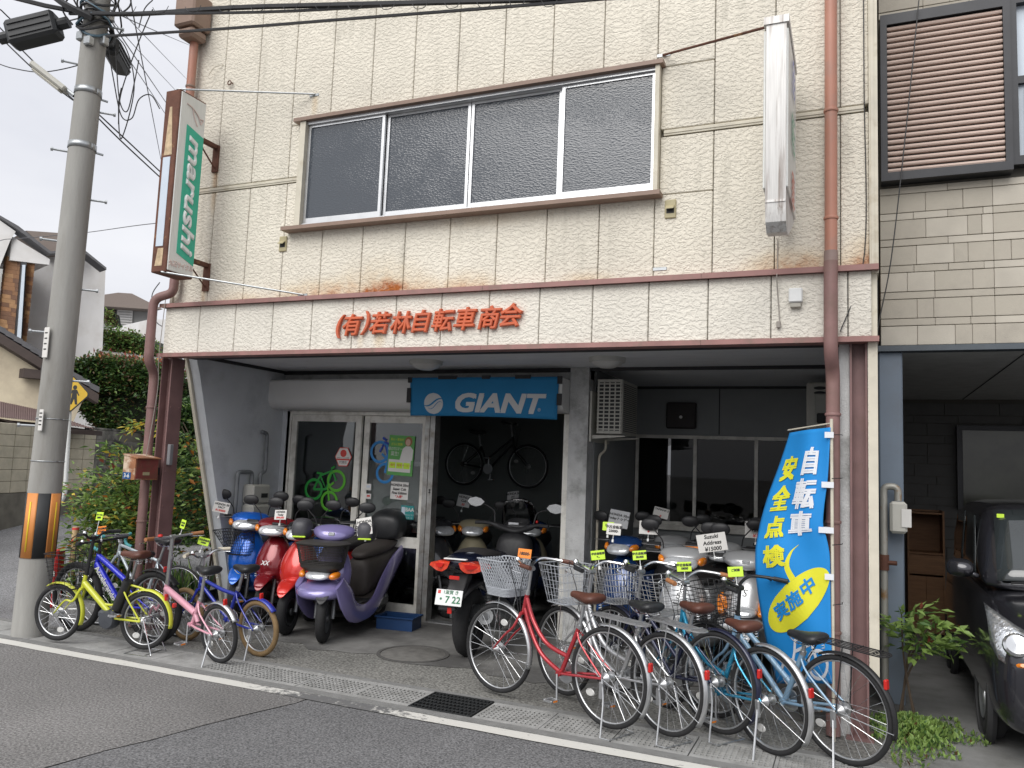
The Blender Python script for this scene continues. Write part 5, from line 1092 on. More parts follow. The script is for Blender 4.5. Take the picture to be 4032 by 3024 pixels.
for y in (-1, 1):
    b = MB(); b.tube([(.02, .17*y, .3), (-.03, .17*y, .62)], .022, 10)
    for k in range(9): b.torus(.026, .005, 16, 5); n_ = 16*5; z = .36+k*.025; b.v[-n_:] = [(p[0]+.01-.15*(z-.3), p[2]+.17*y, p[1]+z) for p in b.v[-n_:]]
    b.obj('shock_absorber', m_engine, mx_t)
b = MB(); b.tube([(.4, -.2, .28), (.1, -.22, .3), (-.2, -.22, .38)], [.03, .07, .065], 14); b.lathe([(0, 0), (.03, 0), (.03, .004)], 12, Matrix.Translation((-.21, -.22, .383)) @ Matrix.Rotation(R(-90), 4, 'Y')); b.obj('muffler', m_engine, mx_t)
b = MB(); b.cbox(.0, .7, -.14, .14, .24, .42, .06); b.obj('engine', m_engine, mx_t)
b = MB(); b.rings([sec((.62, 0, .45), .2, .14, 3, 16), sec((.9, 0, .42), .24, .13, 3, 16), sec((1.2, 0, .55), .26, .22, 2.8, 16), sec((1.38, 0, .72), .22, .24, 2.6, 16), sec((1.55, 0, .78), .14, .12, 2.5, 16), sec((1.66, 0, .76), .03, .03, 2.4, 16)]); b.obj('front_body', m_xblue, mx_t, sub=1)
b = MB(); b.rings([sec((1.02, 0, .72), .15, .2, 3, 16), sec((1.1, 0, .76), .2, .2, 3, 16), sec((1.2, 0, .8), .2, .2, 3, 16)]); b.obj('inner_cowl', m_sblack, mx_t, sub=1)
b = MB(); b.tube(spline([(1.0, -.38, 1.05), (1.04, -.25, 1.05), (1.1, -.1, 1.0), (1.12, 0, .98), (1.1, .1, 1.0), (1.04, .25, 1.05), (1.0, .38, 1.05)], 5), [.018]*7+[.03]*17+[.018]*7, 10); b.obj('handlebar', m_sblack, mx_t)
b = MB(); b.rings([sec((1.13, 0, 1.0), .12, .03, 3, 14, 60), sec((1.2, 0, 1.05), .14, .035, 3, 14, 60), sec((1.3, 0, 1.1), .1, .02, 3, 14, 60)]); b.obj('dash', m_sblack, mx_t, sub=1)
b = MB(); b.cbox(1.14, 1.15, -.03, .08, 1.02, 1.06, .006); b.obj('dash_screen', m_lens, mx_t)
for y, dz in ((1, 0), (-1, -.03)):
    b = MB(); b.tube(bend([(1.08, .2*y, 1.04), (1.12, .22*y, 1.17), (1.12, .36*y, 1.24+dz)], .04), .008, 8); b.obj('mirror_stem', m_sblack, mx_t)
    b = MB(); MM = Matrix.Translation((1.10, .42*y, 1.25+dz)); P = [(0, -.1, .0), (0, -.06, .035), (0, .0, .05), (0, .07, .035), (0, .1, 0), (0, .06, -.04), (0, 0, -.055), (0, -.06, -.04)]
    b.rings([[MM @ Vector((x, q*1., z)) for x, q, z in P], [MM @ Vector((.03, q*.8, z*.8)) for x, q, z in P]]); m_ = b.obj('mirror', m_sblack, mx_t)
    b = MB(); b._add([MM @ Vector((-.002, q*.92, z*.9)) for x, q, z in P], [tuple(range(8))]); b.obj('mirror_glass', m_mirror, m_, 0)
b = MB(); P = []
for i in range(9):
    for j in range(7): u, v = -1+i/4, j/6; P.append((1.36-.1*v-.06*u*u, u*(.2-.05*v*v), 1.0+.3*v-.05*u*u*v))
b.grid(P, 9, 7); b.obj('windscreen', MATS['windscreen_acrylic'], mx_t, 180, solid=.003)
b = MB(); b.cbox(1.03, 1.05, -.26, -.24, 1.075, 1.1, .005); b.obj('switch', m_refl, mx_t)
# blue tray on the floor by the door
tr = thing('blue_tray', 'small dark blue plastic tray on the porch floor by the door', 'tray', (-4.42, 7.55, .004), R(8))
m_tray = mat('blue_tray_plastic', (.01, .04, .12), .4)
b = MB(); w, d, h = .2, .13, .13
for x0, x1, y0, y1 in ((-w, w, -d, -d+.01), (-w, w, d-.01, d), (-w, -w+.01, -d+.0101, d-.0101), (w-.01, w, -d+.0101, d-.0101)): b.box(x0, x1, y0, y1, .0, h)
b.box(-w, w, -d, d, -.002, .002); b.obj('tray_shell', m_tray, tr, 0)
b = MB(); b.tube([(-w-.012, -d-.012, h), (w+.012, -d-.012, h), (w+.012, d+.012, h), (-w-.012, d+.012, h)], .009, 6, closed=True); b.obj('rim', m_tray, tr)
# ================================================================ signs, banners, fittings
m_sgreen = mat('sign_green', (.03, .42, .28), .35, var=.05); m_swhite = mat('sign_white_acrylic', (.68, .69, .66), .3, var=.05, dirt=(.5, .46, .33), dscale=2.5, dlo=.62, dhi=.8, stretch=(8, 8, .8)); m_spink = mat('faded_letter', (.62, .5, .46), .5)
m_spanel = mat('pale_blue_panel', (.55, .62, .7), .4, var=.04)
sg = thing('shop_sign', 'tall rusty box sign with white lettering on a green panel', 'sign', (-6.02, 5.7, 4.3)); sg.location = (0, 0, 0)
sx0, sx1, sy0, sy1, sz0, sz1 = -6.115, -5.925, 5.5, 5.84, 3.43, 5.22
b = MB(); b.cbox(sx0, sx1-.004, sy0, sy1, sz0, sz1, .008); b.obj('box', m_rust, sg, 0)
b = MB(); b.cbox(sx1-.004, sx1+.008, sy0+.012, sy1-.012, sz0+.02, sz1-.02, .006); b.obj('face_panel', m_swhite, sg, 0)
b = MB(); b.box(sx0+.04, sx1-.06, sy0-.004, sy0-.0002, sz0+.25, sz0+1.12); b.obj('front_strip', m_spanel, sg, 0)
m_peel = mat('peeled_paint', (.5, .38, .24), .7, var=.3, scale=20)
for z0, z1, w0, w1 in ((sz0+.06, sz0+.23, .09, .07), (sz0+1.14, sz0+1.62, .1, .03)):
    b = MB(); b._add([(sx0+.045, sy0-.002, z0), (sx0+.045+w0, sy0-.002, z0), (sx0+.07+w1, sy0-.002, z1), (sx0+.07, sy0-.002, z1)], [(0, 1, 2, 3)]); b.obj('peeled_patch', m_peel, sg, 0)
fy = lambda w: sy0+.02+(sy1-sy0-.04)*w
fz = lambda h: sz1-.03-(sz1-sz0-.06)*h
b = MB(); b.prism([(sx1+.0082, fy(.27), fz(.165)), (sx1+.0082, fy(1), fz(.20)), (sx1+.0082, fy(1), fz(.945)), (sx1+.0082, fy(.27), fz(.90))], 0, (.004, 0, 0)); b.obj('green_panel', m_sgreen, sg, 0)
v, f = text_data('marushi', .40, shear=.25, bev=.011, extrude=.004)
mn, mxv = min(p.x for p in v), max(p.x for p in v); kk = (fz(.22)-fz(.90))/(mxv-mn); M = frame((sx1+.017, fy(.62), (fz(.22)+fz(.9))/2), (0, 0, -1), (0, 1, 0))
b = MB(M); b._add([Vector(((p.x-(mn+mxv)/2)*kk, (p.y)*.5, p.z)) for p in v], f); b.obj('lettering', m_white, sg)
b = MB(); b.tube(spline([(sx1+.012, fy(.2), fz(.05)), (sx1+.012, fy(.45), fz(.06)), (sx1+.012, fy(.7), fz(.09)), (sx1+.012, fy(.85), fz(.13))], 5), .007, 6); b.tube(spline([(sx1+.012, fy(.45), fz(.065)), (sx1+.012, fy(.55), fz(.11)), (sx1+.012, fy(.7), fz(.15))], 4), .006, 6); b.tube(spline([(sx1+.012, fy(.8), fz(.10)), (sx1+.012, fy(.92), fz(.10)), (sx1+.012, fy(.82), fz(.13))], 4), .006, 6); b.obj('bird_emblem', m_spink, sg)
text('small_lettering', '丸石サイクル', .062, m_spink, sg, frame((sx1+.01, fy(.5), fz(.965)), (0, 1, 0), (0, 0, 1)), bev=.002, extrude=.002, sx=.8)
for z in (4.86, 3.62):
    b = MB(); b.cbox(-6.045, -6.0, 5.84, 6.115, z, z+.045, .004); b.tube([(-6.022, 5.85, z), (-6.022, 6.1, z-.2)], .008, 6); b.box(-6.06, -5.985, 6.1, 6.119, z-.24, z+.04); b.obj('bracket', m_rust, sg, 0)
for p0, p1 in (((-5.98, 5.5, 5.22), (-4.83, 6.11, 5.275)), ((-5.98, 5.5, 3.43), (-4.81, 6.11, 3.285))):
    b = MB(); b.tube([p0, p1], .009, 8); b.obj('stay_rod', m_steel, sg)
# white box sign seen edge-on
m_dalu = mat('weathered_aluminium', (.66, .65, .63), .45, .15, var=.12, scale=5, dirt=(.22, .17, .14), dscale=1, dlo=.5, dhi=.7, stretch=(22, 22, .9))
ws = thing('projecting_sign', 'weathered white box sign seen edge-on, projecting from the upper wall', 'sign', (0, 0, 0))
wx0, wx1, wy0, wy1, wz0, wz1 = -.535, -.385, 5.22, 5.98, 3.27, 4.69
b = MB(); P = [(wy0, wz1), (wy0, wz0+.2), (wy0+.03, wz0+.1), (wy0+.1, wz0+.05), (wy0+.22, wz0+.06), (wy1, wz0+.31), (wy1, wz1)]
b.prism([(wx0+.012, y, z) for y, z in P][::-1], 0, (wx1-wx0-.024, 0, 0)); b.obj('edge_frame', m_dalu, ws, 25)
b = MB(); b.prism([(wx0+.02, y*.985+.075, z) for y, z in ((wy0, wz0+.22), (wy0, wz0+.21), (wy0, wz0+.2))], 0, (.1, 0, 0)) if 0 else b.box(wx0+.014, wx1-.014, wy0-.006, wy0+.01, wz0+.22, wz0+.235); b.obj('seam_strip', m_dalu, ws, 0)
for sd, x in ((-1, wx0), (1, wx1-.012)):
    b = MB(); b.cbox(x-.006, x+.0118, wy0+.014, wy1-.02, wz0+.32, wz1-.03, .006); b.obj('side_panel', m_swhite, ws, 0)
b = MB(); b.box(wx0-.004, wx1+.004, wy0-.01, wy1, wz1, wz1+.05); b.obj('top_cap', m_dalu, ws, 0)
for i, (ch, c) in enumerate(zip('自転車', ((.05, .1, .5), (.05, .35, .2), (.6, .1, .05)))): text('side_lettering', ch, .3, mat('side_ink_%d' % i if 0 else ('faded blue ink', 'faded green ink', 'faded red ink')[i], c, .5), ws, frame((wx1+.0082, 5.6, 4.45-.4*i), (0, 1, 0), (0, 0, 1)))
b = MB(); b.tube([(wx0, wy0+.06, wz1+.02), (-1.41, 6.115, 5.09)], .01, 8); b.obj('stay_rod', m_rust, ws)
for z in (3.55, 4.4): b = MB(); b.cbox(-.48, -.44, 5.98, 6.119, z, z+.04, .004); b.obj('bracket', m_dalu, ws)
# blue cloth over the shutter box
m_gblue = mat('blue_banner_cloth', (.015, .2, .43), .75, var=.06, scale=5, bump=.15, bscale=200)
gb = thing('cloth_banner', 'blue cloth banner with a white wordmark taped over the shutter box', 'banner')
gl, gr_, gt, gbm = -4.52, -2.77, 2.675, 2.255
def gbp(u, v):
    x = gl+(gr_-gl)*u; z = gt+(gbm-gt)*v+.012*sin(u*3.1)*v-.02*v*u; y = 7.688+.006*sin(u*23+v*4)*v+.03*max(0, v-.45)
    return Vector((x+.02*v*(1-2*u), y, z))
b = MB(); n1, n2 = 40, 12; b.grid([gbp(i/(n1-1), j/(n2-1)) for i in range(n1) for j in range(n2)], n1, n2); b.obj('cloth', m_gblue, gb, 180, solid=.002)
def on_cloth(fn, name, v, f, m, par, u0, v0, su, sv, off):
    """lay flat print on a cloth: text point (x,y) -> cloth (u,v)"""
    v = list(v); f = list(f)
    for _ in range(3):                      # split long faces so that the print follows the folds
        nf = []
        for t in f:
            t = list(t)
            if len(t) > 4: nf.append(tuple(t)); continue
            if len(t) == 4: nf += [(t[0], t[1], t[2]), (t[0], t[2], t[3])]; continue
            L = [(Vector(((v[t[i]].x-v[t[(i+1) % 3]].x)*su, (v[t[i]].y-v[t[(i+1) % 3]].y)*sv, 0)).length, i) for i in range(3)]; l, i = max(L)
            if l < .05: nf.append(tuple(t)); continue
            a, c, d = t[i], t[(i+1) % 3], t[(i+2) % 3]; v.append((v[a]+v[c])/2); k = len(v)-1; nf += [(a, k, d), (k, c, d)]
        f = nf
    b = MB(); vs = []
    for p in v:
        u, w = u0+p.x*su, v0-p.y*sv; c = fn(u, w); e = .01
        nrm = (fn(u+e, w)-fn(u-e, w)).cross(fn(u, w+e)-fn(u, w-e)).normalized()
        if nrm.dot(CAM-c) < 0: nrm = -nrm
        vs.append(c+nrm*(off+p.z))
    b._add(vs, f); return b.obj(name, m, par, 0)
m_gw = mat('banner_white_print', (.62, .63, .63), .7, var=.03)
v, f = text_data('GIANT', 1, shear=.25, bold=.035); W_ = gr_-gl; H_ = gt-gbm
on_cloth(gbp, 'lettering', [Vector((p.x*1.25, p.y, p.z)) for p in v], f, m_gw, gb, .60, .68, .27/W_, .27/H_, .006)
def disc_print(fn, name, u0, v0, r, W, H, m, par, cut=None, n=40, off=.006):
    b = MB(); vs = []; fs = []
    rows = 24
    for j in range(rows+1):
        y = -1+2*j/rows; h = math.sqrt(max(0, 1-y*y))
        for sx_ in ((-1, 1),): vs += [Vector((-h*r, y*r, 0)), Vector((h*r, y*r, 0))]
    fs = [(2*j, 2*j+1, 2*j+3, 2*j+2) for j in range(rows)]
    return on_cloth(fn, name, vs, fs, m, par, u0, v0, 1/W, 1/H, off)
disc_print(gbp, 'round_emblem', .17, .68, .115, W_, H_, m_gw, gb)
wv = [];
for k in range(2):
    for i in range(13):
        t_ = -1+2*i/12; y = (.35*sin(t_*2.4)+.12-k*.02)*.115; th = (.09-.05*k)*.115*(1.2-abs(t_)); x = t_*.13 if k == 0 else .02+t_*.09
        wv += [Vector((x, y-th-.03*k, 0)), Vector((x, y+th-.03*k, 0))]
on_cloth(gbp, 'emblem_wave', wv, [(26*k+2*i, 26*k+2*i+2, 26*k+2*i+3, 26*k+2*i+1) for k in range(2) for i in range(12)], m_gblue, gb, .17, .68, 1/W_, 1/H_, .008)
text('registered_mark', '®', .045, m_gw, gb, WALLF(-2.98, 7.69, 2.33))
for (u0, u1, z) in ((.2, .33, 0), (.5, .555, 0), (.72, .82, 0)): p, q = gbp(u0, 0), gbp(u1, 0); b = MB(); b.box(p.x, q.x, 7.684, 7.70, p.z-.02, p.z+.02); b.obj('tape', m_dark, gb, 0)
for x, z0, z1 in ((gl-.01, 2.4, 2.56), (gl-.005, 2.62, 2.68), (gr_, 2.6, 2.68), (gr_, 2.38, 2.5)): b = MB(); b.box(x-.02, x+.03, 7.682, 7.70, z0, z1); b.obj('tape', m_dark, gb, 0)
# tall blue flag on a pole tied to the right downpipe
m_fblue = mat('flag_blue_cloth', (.008, .235, .62), .7, var=.04, scale=6, bump=.1, bscale=300); m_fyel = mat('flag_yellow_print', (.72, .7, .03), .7, var=.02); m_fwh = mat('flag_white_print', (.72, .74, .78), .7, var=.02)
fl = thing('advertising_flag', 'tall bright blue flag with white and yellow characters tied beside the downpipe', 'flag')
FY = 5.99
ptop, pbot = aY(1796, 905, FY), aY(1801, 1480, FY)
pole_x = lambda z: ptop.x+(pbot.x-ptop.x)*(ptop.z-z)/(ptop.z-pbot.z)
b = MB(); b.tube([(ptop.x, FY, ptop.z), (pbot.x, FY, .01)], .011, 10); b.obj('flag_pole', m_cream, fl)
LE = [(0, 1706, 934), (.12, 1685, 1000), (.25, 1655, 1080), (.4, 1634, 1160), (.5, 1630, 1205), (.65, 1637, 1290), (.8, 1652, 1370), (1, 1678, 1478)]
RE = [(0, 1794, 922), (.15, 1790, 1010), (.25, 1786, 1060), (.32, 1775, 1120), (.42, 1780, 1150), (.5, 1793, 1180), (.7, 1794, 1290), (1, 1798, 1478)]
def lerpT(T, v):
    v = min(max(v, -.05), 1.05)
    for a, c in zip(T[:-1], T[1:]):
        if v <= c[0] or c is T[-1]:
            q = (v-a[0])/(c[0]-a[0]); return a[1]+(c[1]-a[1])*q, a[2]+(c[2]-a[2])*q
_fc = {}
def smoothT(T, v): return [sum(lerpT(T, v+d)[i]*w for d, w in ((-.06, .2), (-.03, .2), (0, .2), (.03, .2), (.06, .2))) for i in (0, 1)]
def flagp(u, v):
    k = (round(u, 4), round(v, 4))
    if k in _fc: return _fc[k]
    lx, ly = smoothT(LE, v); rx, ry = smoothT(RE, v)
    A = aY(rx, ry, FY-.015); wid = .60; dxm = abs(aY(lx, ly, FY).x-A.x); dep = math.sqrt(max(.0, wid*wid-dxm*dxm))
    B = aY(lx, ly, FY+dep*.75)
    p = A.lerp(B, u); p.y += -.06*sin(pi*u)*(1-.3*v)+.022*sin(u*8+v*11)*u*(1-u)*3+.008*sin(u*4-v*22)*u
    p.z += .012*sin(u*3)*sin(v*8)
    _fc[k] = p; return p
b = MB(); n1, n2 = 26, 60; b.grid([flagp(i/(n1-1), j/(n2-1)) for i in range(n1) for j in range(n2)], n1, n2); b.obj('cloth', m_fblue, fl, 180, solid=.0015)
q = flagp(1, 0); b = MB(); b.tube([(ptop.x, FY, ptop.z-.03), (q.x-.01, q.y, q.z+.02)], .006, 6); b.obj('cross_rod', m_cream, fl)
for v_ in (.03, .22, .40, .62, .9):
    p = flagp(0, v_); b = MB(); b.box(p.x-.035, ptop.x+.015, p.y-.013, p.y-.011, p.z-.02, p.z+.02); b.box(p.x-.035, ptop.x+.015, p.y+.025, p.y+.027, p.z-.02, p.z+.02); b.obj('loop', m_fwh, fl, 0)
for z in (2.05, 1.75, 1.3, .9):
    b = MB(); b.tube([(pole_x(z), FY-.013, z), (-.08, 6.04, z+.005), (-.08, 6.12, z+.005)], .003, 5); b.obj('cable_tie', m_dark, fl)
def flag_text(ch, u, v, size, m, sx=1.0, rot=0, bold=.03, off=.007):
    vv, ff = text_data(ch, 1.0, bold=bold); c, s = cos(R(rot)), sin(R(rot))
    vv = [Vector((-(p.x*sx*c-p.y*s), p.x*sx*s+p.y*c, p.z*.5)) for p in vv]
    return on_cloth(flagp, 'character', vv, ff, m, fl, u, v, size/.6, size/1.78, off)
for ch, v_ in zip('自転車', (.135, .255, .37)): flag_text(ch, .33, v_, .19, m_fwh, 1.1, bold=.042)
for ch, v_ in zip('安全点検', (.155, .265, .375, .50)): flag_text(ch, .72, v_, .165, m_fyel, 1.1, bold=.042)
# yellow ellipse with blue characters
ev = []; ef = []
for j in range(25):
    y = -1+2*j/24; h = math.sqrt(max(0, 1-y*y)); 
    for k_ in range(9): ev.append((h*(-1+k_/4), y))
c, s = cos(R(32)), sin(R(32)); ev = [Vector((-(x*.30*c-y*.15*s), x*.30*s+y*.15*c, 0)) for x, y in ev]
ef = [(9*j+k_, 9*j+k_+1, 9*j+10+k_, 9*j+9+k_) for j in range(24) for k_ in range(8)]
on_cloth(flagp, 'yellow_ellipse', ev, ef, m_fyel, fl, .45, .685, 1/.6, 1/1.78, .005)
sw = spline([(.16, -.02, 0), (.10, .10, 0), (.14, .2, 0), (.21, .25, 0)], 5); sv_ = []
for i, p in enumerate(sw): w_ = .03*(1-i/len(sw)); sv_ += [Vector((-(p.x-.19-w_), p.y, 0)), Vector((-(p.x-.19+w_), p.y, 0))]
on_cloth(flagp, 'yellow_swash', sv_, [(2*i, 2*i+1, 2*i+3, 2*i+2) for i in range(len(sw)-1)], m_fyel, fl, .40, .60, 1/.6, 1/1.78, .003)
for ch, u_, v_ in zip('実施中', (.66, .47, .28), (.715, .68, .64)): flag_text(ch, u_, v_, .125, m_fblue, 1.0, 25, .03, .010)
def flag_bar(pts, r, m=m_fwh, closed=False):
    vs = []; n = len(pts)
    for i in range(n):
        a = Vector((*pts[i-1 if (closed or i) else 0], 0)); c = Vector((*pts[(i+1) % n if closed else min(i+1, n-1)], 0)); d = (c-a).normalized(); pr = Vector((-d.y, d.x, 0))*r; p = Vector((*pts[i], 0)); vs += [p+pr, p-pr]
    k_ = n if closed else n-1
    on_cloth(flagp, 'bicycle_print', [Vector((-p.x, p.y, 0)) for p in vs], [(2*i, 2*i+1, (2*((i+1) % n))+1, 2*((i+1) % n)) for i in range(k_)], m, fl, .45, .93, 1/.6, 1/1.78, .004)
flag_bar([(-.14+.09*cos(2*pi*i/24), -.05+.09*sin(2*pi*i/24)) for i in range(24)], .012, closed=True); flag_bar([(.14+.09*cos(2*pi*i/24), .0+.09*sin(2*pi*i/24)) for i in range(24)], .012, closed=True)
flag_bar([(-.14, -.05), (-.07, .09), (.1, .14)], .012); flag_bar([(-.07, .09), (-.05, .17), (.02, .18)], .012); flag_bar([(.14, 0), (.09, .18)], .012)
# ------------------------------------------------ things on the glass doors
GY = 8.012
def sticker(name, label, cat, px_, py_, w, h, m, y=GY, rot=0): 
    p = aY(px_, py_, y); t = thing(name, label, cat, (p.x, y, p.z), rot=(0, R(rot), 0)); b = MB(); b.cbox(-w/2, w/2, -.003, 0, -h/2, h/2, .001); b.obj('sheet', m, t, 0); return t
m_pg = mat('poster_green', (.1, .34, .08), .5, var=.05); m_teal = mat('teal_plate', (.02, .25, .25), .4)
po = sticker('poster', 'green safety poster with a girl in a white shirt on the glass door', 'poster', 866, 984, .34, .46, m_pg, 8.055, 2)
def pp(par, name, pts, m, y=-.004): b = MB(); b._add([(x, y, z) for x, z in pts], [tuple(range(len(pts)))]); return b.obj(name, m, par, 0)
rect = lambda x0, x1, z0, z1: [(x0, z0), (x1, z0), (x1, z1), (x0, z1)]
ell = lambda cx, cz, rx, rz, n=20: [(cx+rx*cos(2*pi*i/n), cz+rz*sin(2*pi*i/n)) for i in range(n)]
m_skin = mat('printed_skin', (.6, .4, .3), .6, var=0); m_hair = mat('printed_hair', (.3, .12, .05), .6, var=0)
pp(po, 'printed_box', rect(-.155, .14, -.19, -.05), m_paper); pp(po, 'printed_shirt', [(-.01, -.05), (.02, .08), (.06, .11), (.12, .11), (.16, .07), (.155, -.05)], m_paper, -.005); pp(po, 'printed_hair', ell(.09, .165, .05, .055), m_hair, -.0045); pp(po, 'printed_face', ell(.085, .155, .032, .04), m_skin, -.0055)
for i, (tx, sz, mm) in enumerate((('安心・安全が', .035, m_fyel), ('さらに充実!', .035, m_fyel), ('緑のTSマーク', .045, m_paper), ('誕生!', .055, m_paper))): text('printed_line', tx, sz, mm, po, WALLF(-.06-.02*(i == 3), -.005, .18-.055*i), sx=.85)
for i in range(3): pp(po, 'printed_cell', rect(-.145+.095*i, -.06+.095*i, -.15, -.08), m_lime, -.005); text('printed_line', ('1億円', '賠償', 'サービス')[i], .03, m_redink, po, WALLF(-.102+.095*i, -.006, -.115))
pn = sticker('paper_notice', 'white hand-written notice on the glass door under the green poster', 'notice', 863, 1060, .235, .2, m_paper, 8.055, 1)
for i, tx in enumerate(('HONDA 50cc', 'Super Cub', 'Final Edition')): text('written_line', tx, .04, m_ink, pn, WALLF(0, -.005, .062-.045*i), bold=.001, shear=.1)
text('written_line', '"入荷"', .036, m_redink, pn, WALLF(0, -.005, -.07), bold=.001)
ba = sticker('dealer_plate', 'teal plate with white lettering low on the glass door', 'plate', 880, 1107, .17, .155, m_teal, 8.055)
text('plate_lettering', 'BAA', .06, m_paper, ba, WALLF(.03, -.005, .03), bold=.001); pp(ba, 'plate_emblem', rect(-.075, -.03, -.03, .06), m_spanel); text('plate_lettering', 'アドバイザー', .02, m_paper, ba, WALLF(.03, -.005, -.03)); text('plate_lettering', 'プラハンター店', .02, m_paper, ba, WALLF(0, -.005, -.062))
hx = aY(742, 987, GY); t = thing('dealer_sign', 'white hexagonal sign with a red disc on the left glass door', 'sign', (hx.x, GY, hx.z))
hexp = lambda r: [(r*cos(R(a)), r*1.08*sin(R(a))) for a in range(0, 360, 60)]
b = MB(); b.prism([(x, 0, z) for x, z in hexp(.118)], 0, (0, -.004, 0)); b.obj('plate', m_redink, t, 0); pp(t, 'white_field', hexp(.108), m_paper, -.0045); pp(t, 'red_disc', ell(.0, .042, .044, .044), m_redink, -.005); pp(t, 'red_band', rect(-.09, .09, -.04, -.022), m_redink, -.005)
text('sign_lettering', '代理店', .036, m_ink, t, WALLF(0, -.0055, -.066)); text('sign_lettering', '損保ジャパン日本興亜', .017, m_ink, t, WALLF(0, -.0055, -.013))
def bike_sticker(label, px_, py_, s, m1, m2, y, flip=1, tilt=0):
    p = aY(px_, py_, y); t = thing('bicycle_sticker', label, 'sticker', (p.x, y, p.z), rot=(0, R(tilt), 0))
    def ring(cx, cz, r, m, nm): b = MB(); b.torus(r*s, .016*s/.2, 30, 6, (cx*s*flip, 0, cz*s), sq=.12); b.obj(nm, m, t)
    def bar(pts, m, nm): b = MB(); b.tube([(x*s*flip, 0, z*s) for x, z in pts], .075*s, 6, flat=1, upv=(0, 1, 0)); b.v = [(q[0], q[1]*.12, q[2]) for q in b.v]; b.obj(nm, m, t)
    ring(-.75, -.35, .55, m1, 'wheel_print'); ring(.75, .2, .55, m2, 'wheel_print'); ring(.35, -.95, .5, m2, 'wheel_print')
    bar([(-.75, -.35), (-.35, .45), (.45, .75), (.75, .2)], m1, 'frame_print'); bar([(-.35, .45), (.1, -.3), (.45, .75)], m1, 'frame_print'); bar([(.1, -.3), (-.75, -.35)], m1, 'frame_print'); bar([(-.6, .6), (-.2, .55)], m1, 'saddle_print'); bar([(.35, .85), (.6, 1.0)], m1, 'handlebar_print'); bar([(.35, -.95), (.2, -.2), (.6, .1)], m2, 'frame_print')
m_g1 = mat('sticker_dark_green', (.01, .22, .03), .5, var=0); m_g2 = mat('sticker_light_green', (.08, .35, .02), .5, var=0); m_b1 = mat('sticker_blue', (.01, .05, .35), .5, var=0); m_b2 = mat('sticker_light_blue', (.02, .2, .5), .5, var=0)
bike_sticker('green bicycle sticker on the left glass door', 702, 1045, .21, m_g1, m_g2, 8.014); bike_sticker('blue bicycle sticker half covered by the poster on the glass door', 845, 985, .21, m_b1, m_b2, 8.059, -1)
for i, (y_, w_, h_) in enumerate(((1052, .075, .075), (1072, .07, .06), (1098, .1, .105))):
    t = sticker('small_sticker', ('small white sticker on the door stile, topmost of three', 'small white sticker on the door stile, middle of three', 'larger white sticker on the door stile, lowest of three')[i], 'sticker', 796, y_, w_, h_, m_paper, 8.04); pp(t, 'printed_mark', rect(-w_*.3, w_*.3, -h_*.1, h_*.25), (m_spanel, m_redink, m_spanel)[i])
wb_ = thing('reflection_board', 'white board put in behind the glass doors for their pale reflection', 'board', (-5.2, 8.6, .9)); b = MB(); b.cbox(-.45, .4, 0, .02, 0, .85, .005); b.obj('board', mat('board_white', (.8, .8, .78), .6), wb_); b = MB(); b.cbox(-.5, .75, -.1, .25, -.06, -.001, .01); b.obj('shelf', m_sblack, wb_)  # white board put in to give the door glass its pale reflection
cat_ = thing('lucky_figure', 'small pale figurine on the shelf behind the glass door', 'figurine', (-4.93, 8.55, .9))
b = MB(); b.rings([hsec((0, 0, 0), .03, .03), hsec((0, 0, .04), .05, .05), hsec((0, 0, .09), .045, .045), hsec((0, 0, .12), .03, .03), hsec((0, 0, .15), .042, .042), hsec((0, 0, .185), .035, .035), hsec((0, 0, .2), .01, .01)]); b.obj('body', m_cream, cat_, sub=1); b = MB(); b.lathe([(.015, .18), (0, .22)], 6, Matrix.Translation((.022, 0, 0))); b.lathe([(.015, .18), (0, .22)], 6, Matrix.Translation((-.022, 0, 0))); b.obj('ears', m_cream, cat_)
# ------------------------------------------------ air conditioners
m_ac = mat('aircon_shell', (.5, .49, .44), .5, var=.06); 
ac = thing('aircon_unit', 'beige outdoor air conditioner with a slotted end on the porch pillar', 'air conditioner')
ax0, ax1, ay0, ay1, az0, az1 = -2.46, -2.19, 8.0, 8.62, 2.12, 2.68
b = MB(); b.cbox(ax0, ax1, ay0+.01, ay1, az0, az1, .012); b.obj('shell', m_ac, ac)
b = MB(); b.box(ax0+.012, ax1-.012, ay0+.003, ay0+.0098, az0+.03, az1-.03); b.obj('coil', m_dark, ac, 0)
for i in range(5): x = ax0+.012+i*(ax1-ax0-.036)/4; b = MB(); b.box(x, x+.012, ay0-.006, ay0+.0025, az0, az1); b.obj('grille_bar', m_ac, ac, 0)
for j in range(15): z = az0+j*(az1-az0-.014)/14; b = MB(); b.box(ax0+.002, ax1-.002, ay0-.004, ay0+.0022, z, z+.012); b.obj('grille_bar', m_ac, ac, 0)
for j in range(24): z = az0+.03+j*.021; b = MB(); b.box(ax1+.0005, ax1+.006, ay0+.05, ay1-.05, z, z+.006); b.obj('louvre', m_sblack, ac, 0)
b = MB(); b.prism([(-2.52, 7.99, 2.1), (-2.52, 7.99, 2.06), (-2.15, 7.99, 2.09), (-2.15, 7.99, 2.1)], 0, (0, .02, 0)); b.prism([(-2.52, 8.55, 2.1), (-2.52, 8.55, 2.06), (-2.15, 8.55, 2.09), (-2.15, 8.55, 2.1)], 0, (0, .02, 0)); b.box(-2.519, -2.5, 7.95, 8.64, 2.03, 2.55); b.obj('bracket', m_ac, ac, 0)
b = MB(); b.tube(bend([(-2.44, 8.3, 2.06), (-2.44, 8.3, 1.95), (-2.48, 8.2, 1.9), (-2.48, 8.2, .02)], .05), .014, 8); b.obj('drain_pipe', m_cream, ac)
